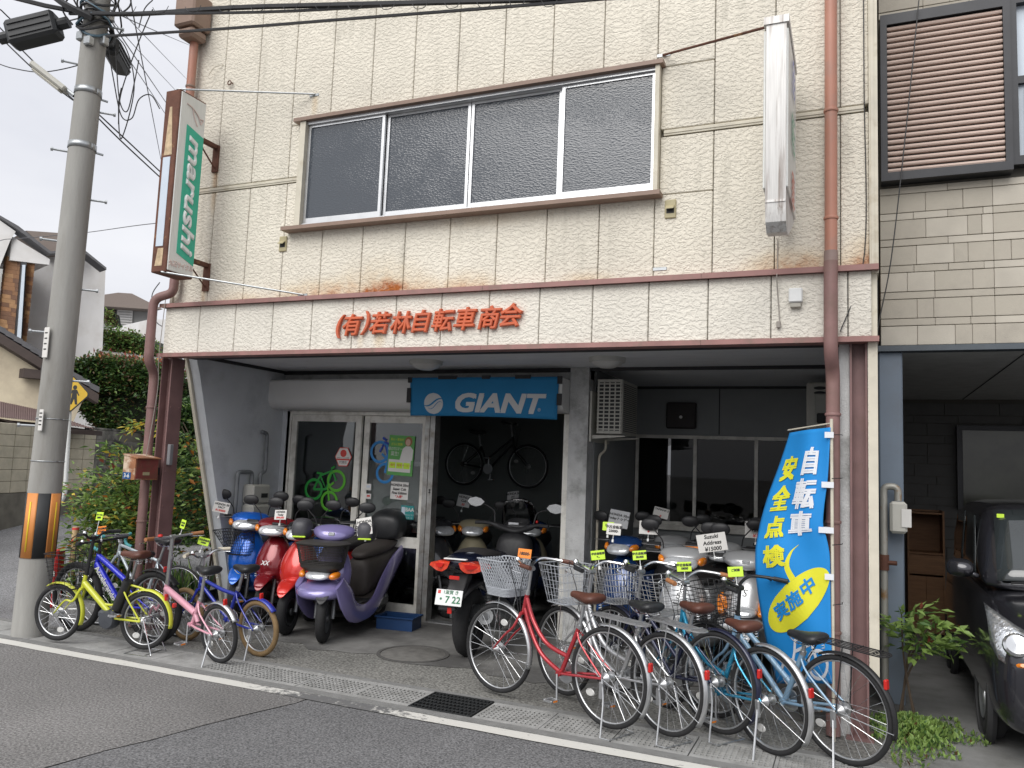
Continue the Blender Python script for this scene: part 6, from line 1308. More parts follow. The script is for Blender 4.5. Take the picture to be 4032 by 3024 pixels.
ac2 = thing('aircon_unit', 'pale air conditioner with dark handle slots by the right downpipe', 'air conditioner')
p = aY(1742, 812, 8.7); b = MB(); b.cbox(p.x, -.02, 8.7, 9.2, 2.02, 2.72, .015); b.obj('shell', m_ac, ac2)
for z in (2.66, 2.61): b = MB(); b.lathe([(0, .004), (.055, .003), (.06, 0)], 18, Matrix.Translation((p.x+.13, 8.699, z)) @ Matrix.Rotation(R(90), 4, 'X') @ Matrix.Scale(.3, 4, (0, 1, 0))); b.obj('handle_slot', m_dark, ac2)
b = MB(); b.cbox(p.x+.08, p.x+.2, 8.67, 8.699, 2.1, 2.6, .01); b.obj('valve_cover', mat('valve_cover', (.42, .42, .38), .5), ac2)
b = MB(); b.cbox(p.x+.1, p.x+.24, 8.64, 8.669, 2.3, 2.4, .01); b.obj('dark_box', m_dark, ac2); b = MB(); b.tube(spline([(p.x+.2, 8.65, 2.32), (p.x+.27, 8.63, 2.36), (p.x+.36, 8.63, 2.34)], 4), .025, 8); b.obj('insulated_hose', m_cream, ac2)
# ------------------------------------------------ gas meter and pipes on the porch side wall
gm_ = thing('gas_meter', 'grey gas meter with bent pipes on the porch side wall', 'gas meter')
GX = -6.40
def gp(x, y): return aX(x, y, GX)
m_gp = mat('grey_pipe_paint', (.2, .21, .22), .5, .3, var=.15, scale=10)
A = gp(566, 932); B = gp(577, 940); C1 = gp(573, 1018); C2 = gp(556, 1028); D1 = gp(546, 1012); D2 = gp(521, 1010); D3 = gp(519, 1100)
b = MB(); b.tube(bend([A, B+Vector((0, 0, .02)), C1, C1+Vector((0, -.08, -.03)), (GX, C1.y-.08, 1.42)], .05), .022, 10); b.obj('pipe', m_gp, gm_)
b = MB(); b.tube(bend([(GX, C1.y-.22, 1.42), (GX, C1.y-.22, 1.56), (GX, C1.y-.46, 1.56), (GX, C1.y-.46, .02)], .05), .024, 10); b.obj('pipe', m_gp, gm_)
b = MB(); b.cbox(GX-.06, GX+.1, C1.y-.3, C1.y, 1.2, 1.42, .02); b.obj('meter_top', m_ac, gm_); b = MB(); b.cbox(GX-.06, GX+.11, C1.y-.31, C1.y+.01, .98, 1.198, .03); b.obj('meter_body', m_ac, gm_)
b = MB(); b.box(GX+.1, GX+.103, C1.y-.16, C1.y-.05, 1.27, 1.32); b.obj('dial', m_dark, gm_, 0)
# ------------------------------------------------ letter box on the left post
lbx = thing('letter_box', 'rusty red letter box with a blue house number plate on the post', 'letter box')
m_lred = mat('letterbox_red', (.22, .05, .045), .5, var=.15, scale=8, dirt=(.16, .08, .05), dscale=7); m_lrust = mat('letterbox_rust', (.3, .13, .06), .7, var=.3, scale=6, dirt=(.62, .5, .38), dscale=4, dlo=.5, dhi=.6)
bx0, bx1, by0, by1 = -6.585, -6.425, 5.80, 6.08; bz0 = aY(348, 1040, 5.8).z; bz1 = aY(350, 987, 5.8).z
b = MB(); b.prism([(bx0, by0, bz0), (bx1, by0, bz0), (bx1, by0, bz1-.02), (bx0, by0, bz1+.015)], 0, (0, by1-by0, 0)); b.obj('box', m_lrust, lbx, 0)
b = MB(); b.box(bx1, bx1+.006, by0+.01, by1-.01, bz0+.012, bz1-.025); b.obj('door', m_lred, lbx, 0)
b = MB(); b.prism([(bx0-.01, by0-.008, bz1+.018), (bx1+.03, by0-.008, bz1-.018), (bx1+.03, by0-.008, bz1-.028), (bx0-.01, by0-.008, bz1+.008)], 0, (0, by1-by0+.016, 0)); b.obj('lid', m_lrust, lbx, 0)
b = MB(); b.box(bx1+.006, bx1+.01, by0+.06, by1-.07, bz0+.12, bz0+.19); b.obj('slot_flap', m_lred, lbx, 0); b = MB(); b.box(bx1+.006, bx1+.009, by0+.09, by1-.11, bz0+.045, bz0+.075); b.obj('name_window', m_vent, lbx, 0)
b = MB(); b.box(bx0+.005, bx0+.11, by0-.003, by0-.0002, bz0+.005, bz0+.07); b.obj('number_plate', mat('plate_blue', (.02, .09, .25), .4), lbx, 0); text('number', '3-6', .055, m_white, lbx, WALLF(bx0+.057, by0-.0038, bz0+.037), bold=.001)
b = MB(); b.box(bx0+.03, bx1-.03, by1+.0005, 6.129, bz0+.05, bz0+.12); b.obj('mount', m_dark, lbx, 0)
b = MB(); b.cbox(-6.40, -6.36, 6.15, 6.2, 1.62, 1.83, .006); o = b.obj('grey_holder', mat('grey_holder', (.2, .2, .21), .6), None); tag(o, 'narrow grey tube holder fixed to the left post above the letter box', 'holder')
b = MB(); b.tube(spline([(-6.43, 6.0, 3.3), (-6.455, 6.0, 2.7), (-6.5, 6.06, 2.35), (-6.52, 5.99, 1.55)], 6), .004, 5); o = b.obj('thin_cable', m_cord if 'm_cord' in globals() else MATS['cord_grey']); tag(o, 'thin pale cable hanging down the left post to the letter box', 'cable')
# ================================================================ utility pole and wires
PX, PY = -7.11, 5.37
m_pole = mat('pole_concrete', (.33, .325, .305), .9, var=.1, scale=6, bump=.25, bscale=60, dirt=(.2, .19, .17), dscale=1.5, dlo=.5, dhi=.75, stretch=(3, 3, .5))
up = thing('utility_pole', 'tall concrete utility pole with an orange and black guard sleeve', 'utility pole', (PX, PY, 0))
lean = lambda z: (.017*z, 0)
rad = lambda z: .15-.006*z
b = MB(); b.tube([(lean(z)[0], 0, z) for z in (-.1, .4, 1.5, 3, 4.5, 6, 8, 10)], [rad(z) for z in (0, .4, 1.5, 3, 4.5, 6, 8, 10)], 32); b.obj('shaft', m_pole, up)
m_gor = mat('guard_orange', (.62, .24, .06), .55, var=.12, scale=6, dirt=(.3, .16, .08), dscale=9, dlo=.6, dhi=.75); m_gbk = mat('guard_black', (.02, .022, .024), .6, var=.2); m_gye = mat('guard_yellow', (.75, .55, .03), .4)
def wrap(name, a0, a1, z0, z1, off, m, n=8):
    b = MB(); P = []
    for i in range(n+1):
        a = R(a0+(a1-a0)*i/n)
        for z in (z0, z1): r_ = rad(z)+off; P.append((lean(z)[0]+r_*cos(a), r_*sin(a), z))
    b.grid(P, n+1, 2); return b.obj(name, m, up, 180, solid=.003)
ca = math.degrees(math.atan2(-PY, -PX))
for k in range(4):
    a = ca+90*k+2
    wrap('guard_strip', a-21, a+21, .72, 1.32, .005, m_gbk); wrap('guard_strip', a+21.2, a+68.8, .72, 1.32, .005, m_gor); wrap('reflective_strip', a+42, a+48, .78, 1.24, .0085, m_gye, 2)
for z in (5.28, 4.72): 
    wrap('band', 0, 360, z-.03, z+.03, .006, m_steel, 28)
    b = MB(); b.tube([(rad(z)*cos(R(ca+95)), rad(z)*sin(R(ca+95)), z), ((rad(z)+.12)*cos(R(ca+95)), (rad(z)+.12)*sin(R(ca+95)), z-.01)], .012, 6); b.obj('band_bolt', m_steel, up)
for i, z in enumerate((1.95, 2.4, 2.85, 3.3, 3.75, 4.2, 4.65, 5.1, 5.55, 6.0)):
    a = R(ca+(80 if i % 2 else -95)); b = MB(); x = lean(z)[0]; b.tube([(x+(rad(z)-.02)*cos(a), (rad(z)-.02)*sin(a), z), (x+(rad(z)+.13)*cos(a), (rad(z)+.13)*sin(a), z)], .011, 8); b.tube([(x+(rad(z)+.125)*cos(a), (rad(z)+.125)*sin(a), z), (x+(rad(z)+.145)*cos(a), (rad(z)+.145)*sin(a), z)], .02, 8); b.obj('step_bolt', m_steel, up)
for px_, py_, w, h in ((104, 741, .07, .29), (93, 908, .055, .2)):
    p = aY(px_, py_, PY-.13); b = MB(); b.cbox(p.x-PX-w/2+.01, p.x-PX+w/2+.01, -.165, -.155, p.z-h/2, p.z+h/2, .004); pl_ = b.obj('number_plate', m_paper, up, 0)
    for i in range(4): b = MB(); b.box(p.x-PX-.008, p.x-PX+.028, -.1665, -.1655, p.z+h*.3-i*h*.18, p.z+h*.3-i*h*.18+.012); b.obj('plate_mark', m_ink, up, 0)
for z in (2.02, 1.62): wrap('tie_wire', 0, 360, z-.004, z+.004, .004, m_steel, 28)
b = MB(); b.tube([aY(92, 790, PY+.1)-Vector((PX, PY, 0)), aY(86, 935, PY+.1)-Vector((PX, PY, 0))], .014, 6); b.obj('conduit', m_black, up)
# lamp on the pole
p0, p1 = aY(160, 207, PY-.1), aY(72, 138, PY-.3)
slp = thing('street_lamp', 'slim tilted fluorescent street lamp fixed to the utility pole', 'street lamp')
d = (p1-p0).normalized(); M = frame(p0, d, (0, 0, 1))
b = MB(M); L_ = (p1-p0).length; b.cbox(.08, L_, -.035, .02, -.07, .07, .015); b.obj('housing', m_ac, slp)
b = MB(M); b.cbox(.12, L_-.04, -.06, -.034, -.05, .05, .012); b.obj('diffuser', mat('lamp_diffuser', (.6, .58, .5), .3), slp); b = MB(M); b.tube([(0, 0, 0), (.1, 0, 0)], .02, 8); b.obj('arm', m_steel, slp)
# splice closures
m_clo = mat('black_closure', (.03, .032, .034), .55, var=.15)
def closure(label, q0, q1, r, Y0, Y1):
    a, c = aY(*q0, Y0), aY(*q1, Y1); t = thing('cable_closure', label, 'cable box'); d = c-a; M = frame(a, d, (0, 0, 1)); L_ = d.length
    b = MB(M); b.cbox(.06, L_-.06, -r, r, -r*.8, r*.8, .03); b.obj('shell', m_clo, t)
    for k in (-.5, 0, .5): b = MB(M); b.box(.1, L_-.1, k*r-.008, k*r+.008, -r*.8-.012, r*.8+.012); b.obj('rib', m_clo, t, 0)
    for x0, x1 in ((0, .06), (L_-.06, L_)): b = MB(M); b.tube([(x0-.04, 0, 0), (x1+.04, 0, 0)], r*.45, 10); b.obj('end_gland', m_clo, t)
closure('large black ribbed cable closure left of the utility pole', (8, 82), (140, 50), .13, 5.0, 5.25)
closure('smaller black ribbed cable closure right of the utility pole', (236, 92), (268, 150), .1, 5.75, 6.4)
def wire(px_list, Ys, r, label=None, m=None, group=None, name='overhead_wire', gl_=None):
    P = [aY(x, y, Y) for (x, y), Y in zip(px_list, Ys)]; b = MB(); b.tube(spline(P, 8), r, 5); o = b.obj(name, m or m_cable); tag(o, label or gl_ or 'dark wire slanting past the utility pole towards the shop sign', 'wire', group if label is None else None) ; return o
GW = 'thin wires around the top of the pole'
wire([(-300, -110), (150, 22), (560, 14), (1200, -3), (1900, -30)], (4.2, 5.2, 5.25, 5.3, 5.3), .024, 'thick black cable bundle, the upper one crossing the top of the wall')
wire([(150, 30), (560, 26), (900, 8), (1250, -8), (1900, -40)], (5.22, 5.27, 5.3, 5.32, 5.3), .014, 'black cable lashed just under the thick bundle')
wire([(230, 78), (480, 62), (760, 40), (1280, -1), (1900, -60)], (5.3, 5.3, 5.3, 5.3, 5.3), .014, 'single black cable crossing the upper wall below the thick bundle')
wire([(-60, -20), (60, -40), (140, 10), (200, 40)], (4.9, 5.0, 5.1, 5.25), .035, 'thick black cable coming down to the pole from the upper left')
for i in range(14):      # loops lashing the bundle
    x = 260+i*70; y = 20-.016*(x-260); wire([(x, y-3), (x+9, y+9), (x+26, y+6), (x+34, y-6)], (5.22, 5.2, 5.2, 5.22), .003, None, m_black, 'lashing loops on the thick cable', gl_='small wire loop lashed around the thick cable bundle')
m_thin = mat('thin_wire_grey', (.12, .12, .13), .6)
far = [((225, 20), (300, 110), (412, 230)), ((230, 30), (310, 150), (412, 300)), ((215, 40), (320, 190), (412, 330)), ((225, 15), (320, 60), (415, 100)), ((240, 0), (325, 90), (412, 180)), ((280, -10), (318, 190), (362, 420))]
for i, (a, c, e) in enumerate(far): wire([a, c, e], (5.4, 9, 20+i), .006+.002*(i % 2), None, m_thin, 'taut wires up the side street', gl_='taut grey wire running from the pole up the side street')
for a, c, e, Y1 in (((-20, 60), (90, 165), (205, 250), 6.2), ((-20, 40), (110, 170), (210, 262), 6.0), ((205, 248), (262, 305), (362, 398), 6.6), ((200, 235), (270, 300), (362, 386), 6.7), ((0, 20), (60, 60), (190, 35), 5.4)): wire([a, c, e], (5.6, 5.8, Y1), .008, None, m_cable, GW)
for pts in ([(232, 95), (245, 170), (262, 250), (285, 255), (300, 215), (325, 205), (345, 235)], [(250, 110), (258, 215), (275, 240), (290, 180), (300, 130)], [(225, 60), (270, 100), (290, 190), (262, 300), (256, 230), (262, 190)], [(300, 60), (312, 20), (330, 0)], [(240, 90), (200, 130), (100, 155), (30, 148), (-10, 135)], [(330, 20), (300, 90), (262, 200), (256, 268)]):
    wire(pts, [5.45+.05*i for i in range(len(pts))], .006, None, m_cable, 'slack loops beside the pole', gl_='slack black wire loop hanging beside the utility pole')
wire([(-40, 545), (0, 520), (45, 515), (180, 503), (330, 483), (520, 470)], (10, 9, 9, 9, 8, 7.5), .006, 'thin wire crossing the sky from the white house to the shop sign', m_thin)
wire([(345, 610), (328, 640), (335, 690), (350, 705)], (6.6, 6.6, 6.6, 6.6), .006, 'short wire looping behind the bottom of the shop sign', m_thin)
for k in range(8):
    a = 360*k/8; p = Vector((PX+.1+.2*cos(R(a)), PY+.2*sin(R(a)), 6.05+.12*sin(k*2.1))); b = MB(); b.tube(spline([p, p+Vector((.1*cos(R(a)), .1*sin(R(a)), .15)), p+Vector((.1, -.05, .35))], 5), .009, 5); o = b.obj('overhead_wire', m_cable); tag(o, 'short stiff wire end sprouting from the cables round the pole top', 'wire', 'wire ends at the pole top')
for k in range(9):
    z = 5.86+.045*k; rr_ = rad(z)+.02+.03*abs(sin(k*1.7)); b = MB(); b.tube([(lean(z)[0]+rr_*cos(R(a_))*(1+.1*sin(k+a_*.02)), rr_*sin(R(a_)), z+.05*sin(R(a_*2+50*k))) for a_ in range(0, 360, 24)], .013, 6, closed=True); b.obj('cable_coil', m_cable if k % 3 else mat('blue_grey_cable', (.1, .17, .22), .5), up)
for k, (a_, z) in enumerate(((10, 5.8), (-60, 5.75), (-120, 5.82), (60, 6.1), (-80, 6.2))):
    b = MB(); b.cbox(lean(z)[0]+(rad(z))*cos(R(a_))-.03, lean(z)[0]+(rad(z))*cos(R(a_))+.05, rad(z)*sin(R(a_))-.04, rad(z)*sin(R(a_))+.03, z-.04, z+.05, .01); b.obj('clamp', m_steel, up)
# ================================================================ leaves
def leafcloud(n, fn, size, mats, parent=None, name='foliage', kind=None, seed=1, asp=.45, droop=.3, rs=.35):
    rnd = random.Random(seed); V = []; F = []; MI = []
    for _ in range(n):
        q = fn(rnd)
        if q is None: continue
        p, nd = q if isinstance(q, tuple) else (q, None)
        d = Vector((rnd.gauss(0, 1), rnd.gauss(0, 1), rnd.gauss(-droop, .6))).normalized()
        if nd is not None: d = (d+nd*1.2).normalized()
        s_ = size*rnd.uniform(1-rs, 1+rs); w = d.cross(Vector((rnd.gauss(0, .6), rnd.gauss(0, .6), 1)))
        if w.length < 1e-3: continue
        w = w.normalized()*s_*asp*.5; up_ = w.cross(d).normalized()*s_*.08; k = len(V)
        V += [p, p+d*s_*.45+w+up_, p+d*s_, p+d*s_*.45-w+up_]; F += [(k, k+1, k+2), (k, k+2, k+3)]; mi = rnd.choices(range(len(mats)), [m[1] for m in mats])[0]; MI += [mi, mi]
    me = bpy.data.meshes.new(name); me.from_pydata([tuple(p) for p in V], [], F)
    for m in mats: me.materials.append(m[0])
    me.polygons.foreach_set('material_index', MI); o = link(name, me, parent)
    if kind: o['kind'] = kind
    return o
def leafm(name, c, tr=.25):
    m = mat(name, c, .5, var=.35, scale=7); n = m.node_tree.nodes; L = m.node_tree.links
    b = n['Principled BSDF']; t = n.new('ShaderNodeBsdfTranslucent'); t.inputs[0].default_value = (*[x*1.6 for x in c], 1); mx_ = n.new('ShaderNodeMixShader'); mx_.inputs[0].default_value = tr
    L.new(b.outputs[0], mx_.inputs[1]); L.new(t.outputs[0], mx_.inputs[2]); L.new(mx_.outputs[0], n['Material Output'].inputs[0]); return m
l_dark = leafm('leaf_dark_green', (.03, .065, .02)); l_mid = leafm('leaf_green', (.07, .14, .035)); l_lite = leafm('leaf_light_green', (.2, .3, .075)); l_red = leafm('leaf_red_tip', (.2, .05, .03)); l_or = leafm('leaf_orange', (.42, .16, .03)); l_yel = leafm('leaf_yellow', (.5, .4, .05)); l_brn = leafm('leaf_brown', (.12, .07, .03))
m_stem = mat('woody_stem', (.09, .065, .045), .8, var=.2, scale=20)
# ================================================================ house on the right with carport
NY = 7.2
nb = thing('neighbour_house', 'beige tiled house with a shuttered window above an open carport', 'house')
m_ntile = mat('beige_siding_tile', (.44, .405, .34), .75, var=.1, scale=3, bump=.2, bscale=120, dirt=(.36, .33, .28), dscale=3); m_nt2 = mat('beige_siding_tile_pale', (.48, .445, .38), .75, var=.1, scale=4, bump=.2, bscale=120); m_njoint = mat('dark_siding_joint', (.1, .093, .08), .9); m_nfr = mat('dark_window_frame', (.03, .031, .035), .4, .3)
nx0 = .2; nzb = aY(1990, 757, NY).z
b = MB(); b.box(nx0, 9, NY+.022, 14.5, nzb+.02, 9); b.obj('upper_wall', m_njoint, nb, 0)
b = MB(); b.box(nx0-.05, 9.2, NY-.1, 14.7, 9, 9.2); b.obj('roof', m_nfr, nb, 0)
# shuttered window box
wa, wb2, wc = aY(1901, 34, NY-.12), aY(2184, 0, NY-.12), aY(1901, 392, NY-.12)
bx0_, bx1_, bz0_, bz1_ = wa.x, aY(2186, 200, NY-.12).x, wc.z, aY(1901, 34, NY-.12).z
rnd = random.Random(11); z = nzb+.045; row = 0
while z < 6.6:
    h = .158 if row % 2 == 0 else .058; x = nx0+.002
    while x < 3.2:
        w = rnd.choice((.1, .12, .2, .27, .3, .34)) if row % 2 == 0 else rnd.choice((.25, .34, .4, .5)); x2 = min(x+w, 3.2); jx = 1.02
        if x < jx < x2: x2 = jx
        if not (x2 > bx0_+.02 and x < bx1_+1.2 and z+h > bz0_ and z < bz1_):
            b = MB(); b.cbox(x+.001, x2-.001, NY+rnd.uniform(-.002, .002), NY+.03, z+.001, z+h-.001, .003); b.obj('wall_tile', m_ntile if rnd.random() < .7 else m_nt2, nb, 0)
        x = x2
    z += h+.003; row += 1
b = MB(); b.box(nx0-.02, 9, NY-.03, NY+.1, nzb-.005, nzb+.04); b.obj('lower_flashing', mat('slate_flashing', (.07, .085, .1), .5), nb, 0)
sh = bpy.data.objects.new('shutter_case', None); COL.objects.link(sh); sh.parent = nb
b = MB(); b.box(bx0_, bx1_, NY-.12, NY+.02, bz0_, bz0_+.07); b.box(bx0_, bx1_, NY-.12, NY+.02, bz1_-.09, bz1_); b.box(bx0_, bx0_+.05, NY-.12, NY+.02, bz0_+.07, bz1_-.09); b.box(bx1_-.05, bx1_, NY-.12, NY+.02, bz0_+.07, bz1_-.09); b.box(bx0_+.05, bx1_-.05, NY-.07, NY+.02, bz0_+.07, bz1_-.09); b.obj('case_frame', m_nfr, sh, 0)
m_slat = mat('pinkish_slat', (.52, .405, .35), .5, var=.04); ns = 26; hs_ = (bz1_-.09-bz0_-.07)/ns
for i in range(ns):
    z0 = bz0_+.07+i*hs_; b = MB(); b.prism([(bx0_+.052, NY-.072, z0+.004), (bx0_+.052, NY-.10, z0+.006), (bx0_+.052, NY-.105, z0+hs_*.35), (bx0_+.052, NY-.095, z0+hs_*.72), (bx0_+.052, NY-.072, z0+hs_*.8)][::-1], 0, (bx1_-bx0_-.104, 0, 0)); b.obj('slat', m_slat, sh, 0)
b = MB(); b.box(bx1_+.005, bx1_+1.2, NY-.08, NY+.02, bz0_+.05, bz0_+.12); b.box(bx1_+.005, bx1_+1.2, NY-.08, NY+.02, bz1_-.06, bz1_); b.box(bx1_+.005, bx1_+.05, NY-.08, NY+.02, bz0_+.12, bz1_-.06); b.box(bx1_+.05, bx1_+1.2, NY-.06, NY, bz0_+.72, bz0_+.78); b.obj('window_frame', m_nfr, nb, 0)
b = MB(); b.box(bx1_+.05, bx1_+1.2, NY-.02, NY-.012, bz0_+.12, bz1_-.06); b.obj('window_pane', m_spanel, nb, 0)
for i in range(8): b = MB(); x = bx1_+.1+i*.13; b.box(x, x+.03, NY-.075, NY-.055, bz0_+.12, bz0_+.7); b.obj('baluster', m_nfr, nb, 0)
# carport
m_npost = mat('slate_blue_post', (.16, .2, .25), .55, var=.06, dirt=(.13, .15, .18), dscale=2)
pa, pb = aY(1899, 1000, 7.25), aY(1957, 1000, 7.25)
b = MB(); b.cbox(pa.x, pb.x-.02, 7.22, 7.45, 0, nzb-.006, .01); b.obj('carport_post', m_npost, nb)
b = MB(); b.box(nx0, 9, NY+.1, 11.6, nzb+.0, nzb+.019); b.obj('carport_ceiling', mat('carport_soffit', (.42, .42, .41), .8), nb, 0)
b = MB(); b.box(1.25, 1.26, NY+.15, 11.5, nzb-.004, nzb-.0005); b.obj('ceiling_joint', m_dark, nb, 0)
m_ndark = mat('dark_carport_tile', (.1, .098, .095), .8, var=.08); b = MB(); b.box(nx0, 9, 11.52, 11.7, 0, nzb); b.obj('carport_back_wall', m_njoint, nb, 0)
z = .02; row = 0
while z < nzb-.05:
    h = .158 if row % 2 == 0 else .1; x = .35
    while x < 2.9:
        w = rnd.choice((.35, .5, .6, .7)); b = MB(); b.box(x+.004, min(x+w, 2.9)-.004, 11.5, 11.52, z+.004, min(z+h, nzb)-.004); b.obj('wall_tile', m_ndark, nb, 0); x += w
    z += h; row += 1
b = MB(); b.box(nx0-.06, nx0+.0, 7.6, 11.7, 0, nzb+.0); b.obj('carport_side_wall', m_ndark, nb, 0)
p0, p1 = aY(2078, 930, 11.45), aY(2250, 1055, 11.45)
b = MB(); b.box(p0.x-.06, p1.x, 11.42, 11.5, p1.z-.3, p0.z+.06); b.obj('back_window_frame', m_nfr, nb, 0); b = MB(); b.box(p0.x, p1.x-.1, 11.408, 11.42, p1.z-.25, p0.z); b.obj('back_window_pane', mat('dim_pane', (.06, .065, .045), .15, var=.5, scale=3), nb, 0)
cbn = thing('storage_cabinet', 'wooden cabinet with shelves at the back of the carport', 'cabinet'); m_wood = mat('cabinet_wood', (.22, .11, .05), .6, var=.2, scale=6, stretch=(1, 1, 8))
p = aY(1962, 1340, 10.6); q = aY(2040, 1105, 10.6); b = MB(); 
b.box(p.x, p.x+.02, 10.6, 11.0, .0, q.z); b.box(q.x-.02, q.x, 10.6, 11, 0, q.z); b.box(p.x+.02, q.x-.02, 10.97, 11, 0, q.z); b.obj('carcass', m_wood, cbn, 0)
for z in (q.z-.02, q.z*.66, q.z*.5): b = MB(); b.box(p.x+.0205, q.x-.0205, 10.61, 10.968, z-.02, z); b.obj('shelf', m_wood, cbn, 0)
b = MB(); b.box(p.x+.021, q.x-.021, 10.602, 10.62, q.z*.5+.001, q.z*.64); b.obj('drawer', m_wood, cbn, 0)
for x0, x1 in ((p.x+.021, (p.x+q.x)/2-.002), ((p.x+q.x)/2+.002, q.x-.021)): b = MB(); b.box(x0, x1, 10.602, 10.62, .03, q.z*.47); b.obj('door', m_wood, cbn, 0)
# gas pipe and meter at the carport post
gs = thing('gas_meter', 'pale gas meter on a rusty elbow pipe at the carport post', 'gas meter')
yp = 7.12; P = [aY(1912, 1500, yp), aY(1908, 1050, yp), aY(1938, 1052, yp), aY(1940, 1082, yp)]
b = MB(); b.tube(bend([(P[0].x, yp, .02), (P[0].x, yp, P[1].z), (P[3].x, yp, P[1].z), (P[3].x, yp, P[3].z)], .06), .027, 12); b.obj('pipe', mat('galvanised_pipe_rusty', (.38, .37, .33), .5, .4, var=.1, dirt=(.28, .15, .05), dscale=5, dlo=.55, dhi=.66), gs)
b = MB(); b.cbox(P[3].x-.062, P[3].x+.062, yp-.06, yp+.06, aY(1940, 1152, yp).z, P[3].z-.005, .02); b.obj('meter_body', m_ac, gs); b = MB(); b.box(P[3].x+.02, P[3].x+.09, yp-.068, yp-.062, P[3].z-.2, P[3].z-.06); b.obj('meter_tag', m_paper, gs, 0)
b = MB(); zz = aY(1915, 1215, yp).z; b.tube([(P[0].x, yp, zz-.06), (P[0].x, yp, zz+.06)], .036, 12); b.tube([(P[0].x-.0, yp, zz), (P[0].x+.09, yp-.02, zz)], .018, 8); b.obj('valve', m_rust, gs)
b = MB(); b.tube(spline([aY(1985, 0, 7.0), aY(1955, 300, 7.0), aY(1925, 560, 7.0), aY(1898, 700, 7.0), aY(1893, 770, 7.0)], 6), .005, 5); o = b.obj('hanging_cable', m_cable); tag(o, 'dark cable hanging down in front of the beige tiled house', 'cable')
for dx in (0, 5): b = MB(); b.tube([aY(1888+dx, -40, 7.05), aY(1891+dx, 760, 7.05)], .005, 5); o = b.obj('conduit_cable', m_cable); tag(o, 'thin dark cable running straight down the corner between the houses', 'cable', 'cables in the gap between the houses')
# ================================================================ parked car
car = thing('parked_car', 'dark grey small tall car parked nose-out under the carport', 'car', (1.53, 7.66, 0), R(-90))
m_car = mat('dark_metallic_paint', (.03, .03, .037), .22, .45, var=.05, coat=1); m_carglass = glass_mat('car_glass', (.25, .28, .28), .1); m_cardark = mat('car_cabin_dark', (.03, .03, .032), .7)
def cs(x, zb, hwb, hwm, zm, hwt, zt, top):
    """half-section points from bottom centre round to top centre"""
    h = [(0, zb), (hwb*.8, zb), (hwb, zb+.03), (hwm*.985, zb+.18), (hwm, zm), (hwm*.985, zm+.12), (hwt, zt), (hwt*.7, top-.02), (0, top)]
    return [(x, y, z) for y, z in h]+[(x, -y, z) for y, z in h[-2:0:-1]]
b = MB(); b.rings([cs(1.70, .36, .42, .50, .50, .46, .66, .70), cs(1.685, .22, .58, .62, .5, .58, .70, .76), cs(1.60, .19, .66, .70, .5, .66, .78, .84), cs(1.40, .19, .69, .725, .55, .68, .86, .92), cs(1.0, .2, .7, .735, .6, .69, .93, .98), cs(.82, .2, .7, .737, .6, .7, .96, 1.02), cs(.3, .2, .7, .737, .6, .705, .98, 1.03), cs(-1.2, .2, .7, .737, .6, .705, 1.0, 1.05), cs(-1.62, .22, .68, .71, .6, .69, 1.0, 1.05), cs(-1.7, .3, .62, .66, .6, .64, .98, 1.02)]); b.obj('body', m_car, car, sub=2)
def gsx(x, hw, z0, z1, r=.08): 
    h = [(0, z0), (hw+.02, z0), (hw, z0+(z1-z0)*.5), (hw-.06, z1-r), (hw-.14, z1-.01), (0, z1)]
    return [(x, y, z) for y, z in h]+[(x, -y, z) for y, z in h[-2:0:-1]]
b = MB(); b.rings([gsx(.80, .66, .98, 1.03, .01), gsx(.62, .665, .98, 1.2, .02), gsx(.42, .665, .98, 1.44, .03), gsx(.27, .66, .98, 1.585, .04), gsx(.1, .655, .98, 1.62), gsx(-.6, .655, .98, 1.645), gsx(-1.3, .65, .98, 1.625), gsx(-1.55, .63, .98, 1.58), gsx(-1.66, .61, .98, 1.2)]); b.obj('cabin', m_car, car, sub=1)
